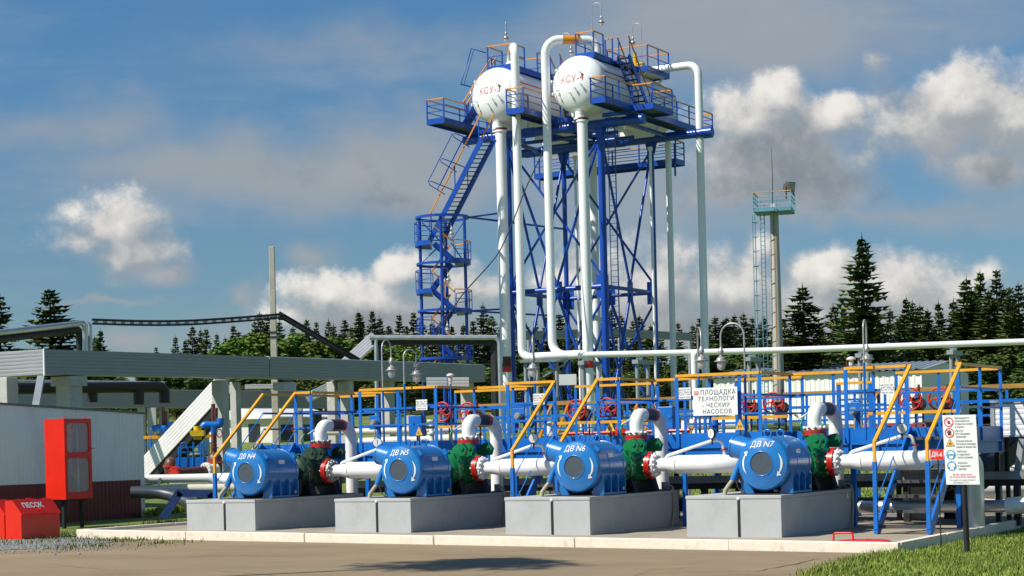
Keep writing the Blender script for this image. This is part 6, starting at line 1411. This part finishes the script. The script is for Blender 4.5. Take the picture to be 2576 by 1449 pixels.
b = MB(); b.bar(c - fx * .32, c - fx * .32 - Z * .75, .05, .05); b.bar(c + fx * .32, c + fx * .32 - Z * .5, .05, .05); b.build('bracket', BLACK, fl_)
# ---- white building on the right
YB = 118; K = at(2318, 930, YB); ku, kv, kz = uvz(K); kzb = at(2318, 1076, YB).z - .4
zr_ = at(2318, 1062, YB).z
lu = uvz(PV(1795, 960, kv))[0]; bw = uvz(PU(2436, 960, ku))[1] - kv
bd = thing('white_building', 'long white profiled metal building with grey pitched roof and red plinth at the right', 'building', W((lu + ku) / 2, kv + bw / 2, kzb))
def corr_wall(mb, P, Lv, h, outward, per=.34, amp=.025):
    L = Lv.length; d = Lv.normalized(); n = int(L / per); vs = []
    for i in range(n):
        for tt, a in ((0, 0), (.1, amp), (.5, amp), (.6, 0)): q = P + d * ((i + tt) * per) + outward * a; vs += [q, q + Z * h]
    q = P + Lv; vs += [q, q + Z * h]; m = len(vs) // 2; mb.add(vs, [(2 * i, 2 * i + 2, 2 * i + 3, 2 * i + 1) for i in range(m - 1)])
b = MB(); b.pbox(lu, ku, kv, kv + bw, zr_, kz - .002); corr_wall(b, W(lu, kv - .003, zr_), e1 * (ku - lu), kz - zr_, -e2); corr_wall(b, W(ku + .003, kv, zr_), e2 * bw, kz - zr_, e1)
rz = kz + .72; b.prism([W(ku - .05, kv, kz), W(ku - .05, kv + bw, kz), W(ku - .05, kv + bw / 2, rz - .05)], e1 * .04); b.build('wall', BLDW, bd)
b = MB(); b.pbox(lu - .03, ku + .05, kv - .05, kv + bw + .03, kzb - .8, zr_ - .002); b.build('plinth', REDBASE, bd)
def roof(mb, ua, ub, va, vb, z0, z1, per=.5):
    n = int((ub - ua) / per)
    for v0_, v1_ in ((va, (va + vb) / 2), (vb, (va + vb) / 2)):
        vs = []
        for i in range(n):
            for tt, a in ((0, 0), (.15, .07), (.45, .07), (.6, 0)): u = ua + (i + tt) * per; vs += [W(u, v0_, z0 + a), W(u, v1_, z1 + a)]
        vs += [W(ub, v0_, z0), W(ub, v1_, z1)]; m = len(vs) // 2; mb.add(vs, [(2 * i, 2 * i + 2, 2 * i + 3, 2 * i + 1) for i in range(m - 1)])
b = MB(); roof(b, lu - .3, ku + .3, kv - .35, kv + bw + .35, kz + .02, rz); b.build('roof', mat('blue_grey_roof', (.24, .28, .31), .45, .1, .6), bd)
# ---- small white buildings at left centre
YC = 86; K2 = at(690, 1046, YC); cu_, cv_, cz_ = uvz(K2); gz2 = 1.2
cl = uvz(PV(617, 1050, cv_))[0]; cw = uvz(PU(845, 1046, cu_))[1] - cv_
bd = thing('small_white_building', 'low white building with dark windows seen through the stair rails at left', 'building', W(cu_ - 2, cv_ + 3, gz2))
b = MB(); b.pbox(cl - 3, cu_, cv_, cv_ + cw, gz2, cz_ - .1); b.build('wall', mat('whitewashed_wall', (.68, .66, .60), .8, .05), bd)
b = MB(); b.prism([W(cu_ + .35, cv_ - .3, cz_ - .12), W(cu_ + .35, cv_ - .3, cz_ - .04), W(cu_ - 2.6, cv_ - .3, cz_ + .62), W(cl - 3, cv_ - .3, cz_ + .3), W(cl - 3, cv_ - .3, cz_ - .12)], e2 * (cw + .6)); b.build('roof', SHEDW, bd)
for px in (707, 733, 763, 798, 826):
    p = PU(px, 1085, cu_); v = uvz(p)[1]; b = MB(); b.pbox(cu_ + .01, cu_ + .04, v, v + .85, cz_ - 1.15, cz_ - .42); b.build('window', WINDOW, bd)
for px in (626, 640):
    p = PV(px, 1085, cv_); u = uvz(p)[0]; b = MB(); b.pbox(u, u + .33, cv_ - .03, cv_ - .01, cz_ - 1.5, cz_ - .35); b.build('window', WINDOW, bd)
b = MB(); q = at(794, 1072, 84); b.bar(V((q.x, 84, 1)), at(795, 1042, 84), .42, .3); solo('black_flue', b, BITUMEN, 'short black wrapped riser in front of the small white building', 'pipe')
b = MB(); q = at(738, 1080, 83.6); b.disc(q, V((0, 1, 0)), .11, .02, 16); solo('red_round_sign', b, RED, 'tiny red round sign on the small white building', 'sign')
# ---- pipe rack with silver pipe behind the long duct
t = thing('pipe_rack', 'black pipe rack carrying a silver pipe that bends down at its right end', 'pipe rack', at(1100, 1000, 88))
b = MB(); b.pipe([at(930, 850, 88), at(1256, 850, 88), at(1262, 1080, 88)], .11, .3, 12); b.tube(at(946, 850, 88), at(948, 1060, 88), .09, n=8); b.build('silver_pipe', INSUL, t)
b = MB(); b.bar(at(935, 862, 88.3), at(1252, 862, 88.3), .3, .22)
for px in (953, 1243): b.bar(at(px, 862, 88.3), at(px + 3, 1090, 88.3), .26, .26)
b.build('frame', BITUMEN, t)
b = MB(); b.bar(at(940, 845, 88.6), at(1250, 845, 88.6), .4, .05); b.build('cover', SHEDW, t)
A, B_ = at(948, 850, 92), at(880, 912, 90.5); axis = (B_ - A).normalized(); nrm = V((axis.z, 0, -axis.x)).normalized(); nrm = nrm if nrm.z > 0 else -nrm
t = thing('sloping_duct', 'short bright ribbed duct sloping down to the long duct below the pipe rack', 'cable duct', B_); b = MB(); ribbed(b, A - nrm * .2, (B_ - A) * 1.25, nrm * .6, V((.1, 1, 0)) * .6, 5); b.build('casing', SHEDW, t)
A, B_ = at(842, 966, 80), at(770, 1002, 79); t = thing('sloping_duct', 'bright ribbed duct end showing under the long duct left of the second stair', 'cable duct', B_); axis = (B_ - A).normalized(); nrm = V((-axis.z, 0, axis.x)); nrm = nrm if nrm.z > 0 else -nrm; b = MB(); ribbed(b, A - nrm * .25, B_ - A, nrm * .5, V((0, .6, 0)), 5); b.build('casing', SHEDW, t)
A, B_ = at(1073, 975, 74), at(1180, 975, 73); duct('bright ribbed duct piece below the long duct behind the second pump', (A, B_, Z * .42), V((0, .6, 0)), 3)
for (pts, hh, w) in (([(1245, 858, 112), (1457, 849, 116)], .52, 'grey ribbed duct behind the tower legs, left run'), ([(1457, 849, 116), (1535, 846, 117)], .5, 'grey ribbed duct behind the tower legs, middle run'), ([(1535, 846, 117), (1741, 856, 122)], .5, 'grey ribbed duct behind the tower, right run')):
    A, B_ = at(*pts[0]), at(*pts[1]); duct(w, (A, B_, Z * hh), V((0, .8, 0)), 6)
for px, py, w in ((1559, 850, 'left of the rear tower leg'), (1735, 858, 'at the right end of the far duct'), (1330, 857, 'behind the left tower legs')):
    b = MB(); p = at(px, py, 116); b.tube(V((p.x, p.y, 2)), p, .13, n=8); solo('duct_post', b, GREY, 'grey post under the far duct ' + w, 'post', 'posts under the far duct')
# ---- pipes crossing behind the platforms
def hpipe(label, pts, r, m, group=None):
    b = MB(); b.pipe(pts, r, r * 2.2, 14); return solo('pipeline', b, m, label, 'pipe', group)
hpipe('cream pipe crossing behind the left platform bay, with a bend at its left end', [at(790, 1140, 56), at(790, 1088, 56), at(900, 1086, 55.6), at(1200, 1079, 54.5)], .10, CREAM)
hpipe('thicker cream pipe low behind the left platform bay', [at(905, 1113, 55), at(1220, 1100, 53.8)], .14, CREAM)
hpipe('white pipe behind the bay under the large white sign', [at(1655, 1075, 58), at(1672, 1067, 58), at(1865, 1066, 57.3)], .15, WHITE)
hpipe('second white pipe low behind the large white sign', [at(1640, 1092, 57), at(1850, 1088, 56.5)], .10, WHITE)
b = MB(); p = at(1696, 1062, 57); b.disc(p, e1, .2, .1, 14); b.disc(p + e1 * .2, e1, .2, .1, 14); solo('brown_flange_pair', b, VBROWN, 'pair of brown flanges on the white pipe behind the large sign', 'flange')
b = MB(); p = at(1032, 1060, 62); b.box(p, V((.16, 0, 0)), V((0, .15, 0)), Z * .2); solo('equipment_box', b, SIGNW, 'small white equipment box with dark slots behind plate 61', 'box')
b = MB(); b.prism([at(1510, 958 + 0, 96), at(1531, 958, 96), at(1531, 948, 96), at(1510, 948, 96)], V((0, .03, 0))); solo('notice_plate', b, SIGNW, 'small white notice plate left of the header pipe support near the rear leg', 'sign')
b = MB(); q = at(1428, 955, 88); b.box(q, V((.42, 0, 0)), V((0, .02, 0)), Z * .26); solo('notice_board', b, SIGNW, 'white board behind the strut of the elbow support', 'sign')
# far tank farm hints: long low fence
t = thing('perimeter_fence', 'dark wire fence with posts along the foot of the forest', 'fence', at(1600, 1010, 128))
b = MB(); prev = None
for i in range(30):
    x = -32 + i * 2.6; p = V((x, 126, terrain(x, 126))); b.tube(p, p + Z * 1.9, .045, n=5)
    if prev is not None:
        for k in (.5, .9, 1.3, 1.7): b.tube(prev + Z * k, p + Z * k, .012, n=4)
    prev = p
b.build('posts_and_wire', BLACK, t)
# ---- rack below and behind the pumps
t = thing('pump_pipe_rack', 'grey channel beam on black legs running low behind the foundation blocks', 'pipe rack', W(-8, 8.2, .2))
b = MB(); b.pbox(-17.8, .2, 8.1, 8.2, 1.13, 1.3); b.build('channel_beam', mat('zinc_grey_channel', (.22, .235, .25), .4, .25, 2), t)
b = MB(); b.pbox(-17.8, .2, 8.21, 8.4, .98, 1.12); b.pbox(-17.8, .2, 9.4, 9.5, 1.0, 1.2); b.build('under_beam', BLACK, t)
for i in range(15):
    u = -17.5 + i * 1.25; b = MB(); b.pbox(u - .07, u + .07, 8.22, 8.36, .1, 1.0); b.build('leg', BLACK, t)
hpipe('dark steel pipe lying low behind the blocks', [W(-17.5, 9.9, .62), W(-2.4, 9.9, .5)], .19, BITUMEN)
hpipe('silver clad pipe low behind the right stair', [W(-3.2, 7.1, .58), W(.1, 7.0, .58)], .14, INSUL)
hpipe('white pipe running out to the right edge behind the safety board', [W(.1, 7.0, .58), W(.4, 7.0, .6), W(6, 6.8, 1.0)], .185, WHITE)
for u in (-15.0, -10.6, -6.3): hpipe('black wrapped pipe stub rising between the blocks beside the pump rack at u %d' % u if False else {-15.0: 'black wrapped riser behind the leftmost platform bay', -10.6: 'black wrapped riser below the middle stair', -6.3: 'black wrapped riser under the bay of the large sign'}[u], [W(u, 9.0, .2), W(u, 9.0, 1.5)], .2, BITUMEN)
# ---- right edge: ribbed duct, frame, white pipes
uR0, vR0, zR0 = uvz(at(2497, 1100, 41.5)); zR1 = at(2497, 1013, 41.5).z
t = thing('cable_duct', 'light grey ribbed duct box cut off by the right edge', 'cable duct', W(uR0 + 1, vR0, zR0)); b = MB(); ribbed(b, W(uR0, vR0, zR0 + .03), e1 * 4, Z * (zR1 - zR0 - .06), e2 * .9, 6); b.build('casing', SHEDW, t)
b = MB(); b.pbox(uR0 - .03, uR0 + .06, vR0 - .03, vR0 + .93, zR0, zR1); b.pbox(uR0 + .061, uR0 + 4, vR0 - .03, vR0 + .93, zR1 - .029, zR1); b.pbox(uR0 + .061, uR0 + 4, vR0 - .03, vR0 + .93, zR0, zR0 + .029); b.build('edge_frame', TRAYM, t)
A, B_ = at(2550, 1118, 42.5), at(2445, 1210, 41.5); b = MB(); b.bar(A, B_, .6, .42); solo('sloping_dark_duct', b, BITUMEN, 'black duct sloping down left from the ribbed duct at the right edge', 'duct')
b = MB(); b.bar(at(2470, 1204, 40.8), at(2561, 1201, 40.8), .12, .17); b.bar(at(2571, 1104, 40.8), at(2557, 1209, 40.8), .13, .14); solo('angle_frame', b, GREY, 'grey angle frame hanging below the ribbed duct at the right', 'frame')
b = MB()
for (px, Yd, y0) in ((2532, 41.6, 1100), (2468, 41.2, 1190)):
    p = at(px, y0, Yd); b = MB(); b.tube(V((p.x + .02, p.y, 0)), p, .055, n=8); solo('black_post', b, BLACK, 'black steel post %s' % ('under the ribbed duct at the right edge' if px > 2500 else 'behind the safety board post'), 'post', 'black posts at the right')
hpipe('thick white pipe bending down behind the sloping dark duct', [at(2640, 1138, 46), at(2505, 1143, 46), at(2500, 1255, 46)], .27, WHITE)
hpipe('white pipe crossing at the right edge above the grass', [at(2640, 1178, 47), at(2480, 1183, 47)], .11, WHITE)
hpipe('lower white pipe crossing at the right edge', [at(2640, 1222, 44.5), at(2430, 1232, 44.5)], .22, WHITE)
b = MB(); p = at(2447, 1208, 43); b.tube(p, p + e1 * .35, .16, n=14); solo('brown_nozzle', b, VBROWN, 'brown pipe nozzle with red flange beside the safety board', 'nozzle')
b = MB(); p = at(2460, 1207, 42.8); b.disc(p, e1, .24, .09, 18); solo('red_flange', b, RED, 'red flange behind the safety board post', 'flange')
t = thing('wrapped_valve', 'grey clad valve with red bonnet flange and white bolts behind the right stair', 'valve', W(-1.2, 9.2, .2))
p = at(2312, 1091, 42.6); b = MB(); b.disc(p, Z, .37, .1, 28); b.build('bonnet_flange', RED, t)
b = MB()
for k in range(16):
    a = 2 * math.pi * k / 16
    for zz in (.075, -.075): b.ball(p + V((math.cos(a) * .32, math.sin(a) * .32, zz)), .038, n=7, m=4)
b.pipe([p + V((-.3, 0, .1)), p + V((-.3, 0, .24)), p + V((.15, 0, .24)), p + V((.15, 0, .1))], .02, .05, 6); b.build('bolts', WHITE, t)
b = MB(); b.tube(p - Z * 1.0, p - Z * .1, .30, n=20); b.tube(p - Z * .28, p - Z * .27 + e1 * 1.4, .14, n=14); b.build('neck', BITUMEN, t)
b = MB(); b.tube(V((p.x, p.y, .2)), p - Z * .45, .36, n=24); b.build('clad_body', mat('grey_cladding', (.42, .42, .41), .5, .12, 2), t)
b = MB(); q = W(-.1, 9.6, 1.3); b.tube(W(-3.0, 9.3, 1.35), W(-1.6, 9.3, 1.35), .3, n=18); solo('clad_pipe', b, mat('pale_cladding', (.5, .49, .46), .5, .15, 3), 'pale clad thick pipe behind the right stair', 'pipe')
# ================================================================== trees
def leaf_mat(name, c0, c1, c2, tr=.0):
    m = bpy.data.materials.new(name); m.use_nodes = True; nt = m.node_tree; N = nt.nodes; L = nt.links.new; bs = N['Principled BSDF']
    g = N.new('ShaderNodeNewGeometry'); rp = N.new('ShaderNodeValToRGB'); L(g.outputs['Random Per Island'], rp.inputs[0])
    e = rp.color_ramp.elements; e[0].color = (*c0, 1); e[1].color = (*c2, 1); k = e.new(.6); k.color = (*c1, 1)
    oi = N.new('ShaderNodeObjectInfo'); hs = N.new('ShaderNodeHueSaturation'); L(rp.outputs[0], hs.inputs['Color'])
    mr = N.new('ShaderNodeMapRange'); L(oi.outputs['Random'], mr.inputs[0]); mr.inputs[3].default_value = .47; mr.inputs[4].default_value = .525; L(mr.outputs[0], hs.inputs['Hue'])
    m2 = N.new('ShaderNodeMapRange'); L(oi.outputs['Random'], m2.inputs[0]); m2.inputs[3].default_value = .75; m2.inputs[4].default_value = 1.3; L(m2.outputs[0], hs.inputs['Value'])
    L(hs.outputs[0], bs.inputs['Base Color']); bs.inputs['Roughness'].default_value = .65; bs.inputs['Specular IOR Level'].default_value = .2
    return m
NEEDLE = leaf_mat('spruce_needles', (.034, .066, .016), (.08, .118, .026), (.16, .165, .042))
LEAF = leaf_mat('birch_leaves', (.05, .10, .012), (.10, .17, .022), (.17, .22, .04))
OLIVE = leaf_mat('alder_leaves', (.025, .055, .010), (.055, .095, .018), (.11, .12, .03))
def spruce_mesh(seed, h=14., rad=2.6, full=1.0, droop=.25):
    rn = random.Random(seed); b = MB(); nw = int(44 * full)
    for i in range(nw):
        t = (i + rn.random() * .6) / nw; z = h * (.06 + .93 * t)
        R_ = rad * (1 - t) ** .82 * (1 if t > .12 else .75 + t * 2) + .12
        nb = int(7 + 5 * (1 - t))
        for k in range(nb):
            if rn.random() < .08: continue
            az = rn.uniform(0, 6.283); L_ = R_ * rn.uniform(.6, 1.16); d = V((math.cos(az), math.sin(az), 0)); s = V((-d.y, d.x, 0))
            m = max(2, int(L_ / .30)); dr = droop * rn.uniform(.6, 1.5) * (1 - t * .8)
            for j in range(m):
                f = (j + .6) / m; p = d * (L_ * f) + Z * (z - dr * L_ * f + .22 * L_ * f * f * (1.1 - dr))
                w = (.34 * (1 - f) + .16) * rn.uniform(.7, 1.35) * (1.0 if t < .85 else .7); ln = L_ / m * 1.5 + .12
                q = d * ln * .5 + s * rn.uniform(-.12, .12)
                hang = Z * -rn.uniform(.02, .30) * (1.2 - f)
                b.add([p - q * .6 + s * w * .4, p + s * w + hang, p + q * 1.25 + Z * rn.uniform(-.05, .14), p - s * w + hang * rn.uniform(.4, 1.3)], [(0, 1, 2), (0, 2, 3)])
                if rn.random() < .55: b.add([p - q * .4, p + q * .8 + Z * .05, p + Z * -rn.uniform(.18, .42) + s * rn.uniform(-.2, .2)], [(0, 1, 2)])
    for k in range(16):
        a = rn.uniform(0, 6.283); p = Z * (h * (.95 + .05 * k / 16)); d = V((math.cos(a), math.sin(a), .6)) * .22 * (1.15 - k / 16); b.add([p, p + d + V((-d.y, d.x, 0)) * .3, p + d * 1.3, p + d - V((-d.y, d.x, 0)) * .3], [(0, 1, 2, 3)])
    b.add([V((-.05, 0, h * .97)), V((.05, 0, h * .97)), V((0, 0, h * 1.03))], [(0, 1, 2)])
    tr = MB(); tr.sweep([V((0, 0, -.6)), V((0, 0, h * .4)), V((0, 0, h * .97))], [.22, .15, .02], 7)
    return b, tr
def leafy_mesh(seed, h=8., rad=2.4, size=.2, n=3600):
    rn = random.Random(seed); b = MB(); blobs = []
    for i in range(13):
        t = rn.random(); a = rn.uniform(0, 6.283); r = rad * (.62 * math.sin(math.pi * (.18 + .75 * t)) ** .8) * rn.uniform(.2, 1)
        blobs.append((V((math.cos(a) * r, math.sin(a) * r, h * (.26 + .66 * t))), rad * rn.uniform(.32, .55) * (1.1 - .55 * t)))
    for i in range(n):
        c, r = rn.choice(blobs); d = V((rn.gauss(0, 1), rn.gauss(0, 1), rn.gauss(0, 1))).normalized(); p = c + d * r * rn.uniform(.55, 1.08); p.z = c.z + (p.z - c.z) * 1.15
        nn = (d + V((rn.gauss(0, .7), rn.gauss(0, .7), rn.gauss(0, .7)))).normalized(); x, y = perp(nn); s = size * rn.uniform(.5, 1.3)
        b.add([p - x * s, p + y * s * .6, p + x * s, p - y * s * .6], [(0, 1, 2, 3)])
    tr = MB(); tr.sweep([V((0, 0, -.6)), V((.05, 0, h * .3)), V((0, .05, h * .8))], [.14, .1, .03], 7)
    for c, r in blobs[:8]: tr.sweep([V((0, 0, max(.8, c.z - r * 1.8))), c - Z * r * .2], [.05, .02], 5)
    return b, tr
protos = {}
def proto(kind, i, maker, cm, tm):
    b, tr = maker; me = []
    for nm, mb, m in (('crown', b, cm), ('trunk', tr, tm)):
        d = bpy.data.meshes.new(kind + '_' + nm); d.from_pydata([tuple(p) for p in mb.v], [], mb.f); d.materials.append(m)
        if nm == 'trunk': d.polygons.foreach_set('use_smooth', mb.s)
        d.update(); me.append(d)
    protos.setdefault(kind, []).append(me)
for i in range(6): proto('spruce', i, spruce_mesh(20 + i, 14., (2.7, 2.2, 2.5, 1.9, 3.0, 2.1)[i], (1.15, 1, .95, .9, 1.1, .85)[i], (.3, .2, .28, .15, .34, .22)[i]), NEEDLE, TRUNK)
for i in range(4): proto('birch', i, leafy_mesh(50 + i, 8., (2.5, 2.2, 2.8, 2.0)[i]), LEAF, BIRCH)
for i in range(3): proto('alder', i, leafy_mesh(80 + i, 8., (2.6, 2.3, 2.1)[i], .19), OLIVE, TRUNK)
H0 = {'spruce': 14., 'birch': 8., 'alder': 8.}
def tree(kind, px, pytop, Y, label, group=None, wid=1.0, var=None, name=None):
    tp = at(px, pytop, Y); x = tp.x; g = terrain(x, Y) - .15; h = max(2., tp.z - g)
    r_ = Z.copy(); i = rnd.randrange(len(protos[kind])) if var is None else var
    t = thing(name or {'spruce': 'spruce_tree', 'birch': 'birch_tree', 'alder': 'alder_tree'}[kind], label, 'tree', V((x, Y, g)), group)
    t.rotation_euler = (rnd.uniform(-.015, .015), rnd.uniform(-.015, .015), rnd.uniform(0, 6.283)); s = h / H0[kind] / 1.02
    w = wid * 1.28 * (s ** .75 if kind == 'spruce' else s ** .9); t.scale = (w, w, s)
    for d, nm in zip(protos[kind][i], ('crown', 'trunk')):
        o = bpy.data.objects.new(nm, d); col.objects.link(o); o.parent = t
    return t
tree('spruce', 2165, 584, 132, 'tallest dark spruce, standing just right of the concrete mast', wid=1.15, var=0)
tree('spruce', 2024, 711, 126, 'broad bushy spruce between the mast and the tallest spruce', wid=1.45, var=4)
tree('spruce', 128, 717, 108, 'big bushy spruce behind the insulated pipes at upper left', wid=1.5, var=4)
tree('spruce', -8, 730, 104, 'dark spruce cut off by the left edge', wid=1.3, var=2)
tree('spruce', 256, 824, 150, 'small spruce just right of the bent silver pipes', wid=1.0, var=1)
tree('spruce', 237, 842, 152, 'lower spruce half hidden by the bent silver pipes', wid=1.0, var=2)
tree('spruce', 395, 868, 170, 'tiny lone spruce top above the long duct', wid=.8, var=3)
G1, L1_ = 'spruces in the forest left of the tower', 'dark spruce in the forest line left of the tower'
for (px, py) in ((443, 838), (462, 850), (484, 813), (505, 822), (521, 818), (545, 834), (566, 842), (590, 810), (607, 828), (640, 800), (655, 780), (673, 780), (700, 800), (735, 815), (772, 795), (795, 802), (820, 798), (838, 810), (868, 796), (884, 815), (899, 777), (915, 800), (931, 774), (957, 790), (978, 812), (1001, 784), (1020, 812), (1037, 778)):
    tree('spruce', px + rnd.uniform(-3, 3), py, rnd.uniform(185, 225), L1_, G1, rnd.uniform(.8, 1.05))
G2, L2_ = 'spruces seen behind the tank tower', 'dark spruce seen between the legs of the tank tower'
for (px, py) in ((1062, 800), (1085, 806), (1110, 792), (1135, 812), (1165, 808), (1190, 800), (1215, 757), (1238, 786), (1262, 800), (1290, 806), (1318, 796), (1350, 800), (1376, 790), (1402, 782), (1430, 800), (1458, 796), (1490, 800), (1514, 790), (1541, 768), (1563, 782), (1590, 800), (1607, 788), (1635, 812), (1660, 830), (1708, 806)):
    tree('spruce', px, py, rnd.uniform(180, 215), L2_, G2, rnd.uniform(.85, 1.1))
G3, L3_ = 'spruces in the forest right of the tower', 'dark spruce in the forest row right of the tank tower'
for (px, py) in ((1742, 812), (1757, 793), (1780, 806), (1801, 788), (1818, 800), (1831, 790), (1849, 784), (1868, 782), (1890, 792), (1910, 800), (1928, 790), (1950, 806), (1976, 800), (1990, 820), (2066, 812), (2095, 760), (2110, 790), (2125, 770), (2210, 800), (2238, 770), (2262, 790), (2281, 742), (2296, 748), (2312, 760), (2335, 770), (2362, 752), (2395, 748), (2412, 780)):
    tree('spruce', px, py, rnd.uniform(142, 175), L3_, G3, rnd.uniform(.9, 1.2))
G4, L4_ = 'tall spruces at the right edge of the forest', 'tall dark spruce in the dense clump near the right edge'
for (px, py) in ((2432, 690), (2466, 672), (2447, 720), (2486, 720), (2506, 667), (2524, 715), (2540, 712), (2562, 705), (2590, 690), (2478, 770), (2550, 760)):
    tree('spruce', px, py, rnd.uniform(136, 160), L4_, G4, rnd.uniform(.95, 1.25))
G5, L5_ = 'bright birches left of the tower', 'bright green leafy birch in front of the spruces left of the tower'
for (px, py) in ((565, 862), (596, 846), (625, 838), (655, 826), (690, 836), (722, 842), (752, 832), (785, 846), (812, 850), (842, 840), (873, 846), (905, 862), (938, 858), (968, 868), (1000, 862), (1030, 870), (540, 872)):
    tree('birch', px, py, rnd.uniform(140, 156), L5_, G5, rnd.uniform(1.0, 1.3))
G6, L6_ = 'leafy alders below the spruces', 'olive green leafy alder below the spruces at the forest edge'
for i in range(64):
    px = 1040 + i * 25 + rnd.uniform(-9, 9); tree('alder', px, rnd.uniform(880, 930) if px < 1740 else rnd.uniform(845, 915), rnd.uniform(131, 146), L6_, G6, rnd.uniform(1.0, 1.4))
for i in range(44):
    px = 1000 + i * 37 + rnd.uniform(-12, 12); tree('spruce', px, rnd.uniform(850, 910), rnd.uniform(150, 172), 'half hidden spruce filling the forest behind the front trees', 'half hidden spruces of the forest', rnd.uniform(1.0, 1.4))
for i in range(12):
    px = -30 + i * 47; tree('alder', px, rnd.uniform(905, 935), rnd.uniform(120, 140), 'low leafy alder behind the long duct at the left', 'low alders at the left', 1.2)
for i in range(20):
    px = 420 + i * 32; tree('alder', px, rnd.uniform(890, 930), rnd.uniform(128, 140), 'low leafy alder at the foot of the birches', 'low alders below the birches', 1.3)
for i in range(16):
    tree('spruce', 2600 + i * 42 + rnd.uniform(-12, 12), rnd.uniform(690, 800), rnd.uniform(138, 170), 'dark spruce of the forest just beyond the right edge of the photo', 'spruces beyond the right edge', rnd.uniform(.9, 1.2))
# tall pine outside the left edge of the picture: its high crown throws the shadow on the road
b, tr = leafy_mesh(99, 6., 2.6, .16, 2600)
sc = PZ(1225, 1414, .1); hgt = 17.5; bx_ = sc + SUN_DIR * (hgt / math.tan(SUN_EL))
t = thing('pine_tree', 'tall roadside pine outside the left edge whose crown shadow falls on the road', 'tree', V((bx_.x, bx_.y, 0)))
for p in b.v: p.x *= 1.0; p.y *= .8; p.z = hgt - 2.6 + p.z * .62
for nm, mb, m in (('crown', b, NEEDLE),):
    d = bpy.data.meshes.new('pine_crown'); d.from_pydata([tuple(p) for p in mb.v], [], mb.f); d.materials.append(m); o = bpy.data.objects.new(nm, d); col.objects.link(o); o.parent = t
tb = MB(); tb.sweep([V((0, 0, -.5)), V((.1, 0, 9)), V((0, 0, hgt))], [.2, .13, .05], 8); d = bpy.data.meshes.new('pine_trunk'); d.from_pydata([tuple(p) for p in tb.v], [], tb.f); d.materials.append(TRUNK); o = bpy.data.objects.new('trunk', d); col.objects.link(o); o.parent = t

# ================================================================== sub-parts: pieces that belong to a part of their thing
NEST = {'electric_motor': {'lettering': 'shell', 'rotation_arrow': 'shell', 'grille': 'shell', 'lifting_eye': 'shell', 'cable_gland': 'terminal_box'},
        'fire_cabinet': {'window': 'door', 'handle': 'door', 'lifting_ring': 'body', 'back_panel': 'body'}, 'safety_board': {'lettering': 'board', 'pictogram': 'board'},
        'site_sign': {'lettering': 'plate', 'emblem': 'plate'}, 'pump_plate': {'lettering': 'plate'}, 'number_plate': {'lettering': 'plate'}, 'fire_hydrant_plate': {'lettering': 'plate'},
        'sand_box': {'hasp': 'lid', 'hinge': 'lid', 'lettering': 'lid'}, 'separator_tank': {'lettering': 'shell', 'nozzle': 'shell', 'red_stripe': 'shell'},
        'small_white_building': {'window': 'wall'}, 'gooseneck_lamp': {'bulb': 'glass_dome', 'clamp_ring': 'housing', 'pole_sleeve': 'pole'}, 'tank_lamp': {'bulb': 'glass_dome', 'clamp_ring': 'housing'}, 'tower_lamp': {'bulb': 'glass_dome', 'clamp_ring': 'housing'},
        'pressure_gauge': {'needle': 'dial'}, 'pump': {'lug': 'casing', 'bolted_rim': 'casing', 'oil_line': 'casing'}, 'floodlight': {'glass': 'housing'},
        'discharge_pipe': {'painted_band': 'pipe', 'sensor': 'pipe', 'bolted_collar': 'pipe'}, 'suction_pipe': {'gauge_line': 'pipe', 'bolted_collar': 'pipe'}, 'drop_pipe': {'painted_band': 'pipe', 'red_band': 'pipe', 'flange_ring': 'pipe', 'white_mark': 'pipe'},
        'overhead_pipe': {'painted_band': 'pipe'}, 'concrete_pole': {'steel_band': 'shaft', 'bracket': 'shaft'}, 'floodlight_mast': {'rust_stain': 'shaft', 'top_rail': 'railing', 'ladder_cage': 'ladder'}, 'pump_foundation': {'knob': 'block', 'joint_filler': 'block'},
        'strainer_vessel': {'flange': 'body', 'neck': 'body'}, 'wrapped_valve': {'bolts': 'bonnet_flange'}, 'control_station': {'button_head': 'panel'}}
stem = lambda o: o.name.split('.')[0]
for root in [o for o in col.objects if o.parent is None]:
    rule = NEST.get(stem(root))
    if not rule: continue
    parts = list(root.children)
    for p in parts:
        tgt = rule.get(stem(p))
        if tgt:
            host = next((q for q in parts if stem(q) == tgt), None)
            if host is not None: p.parent = host
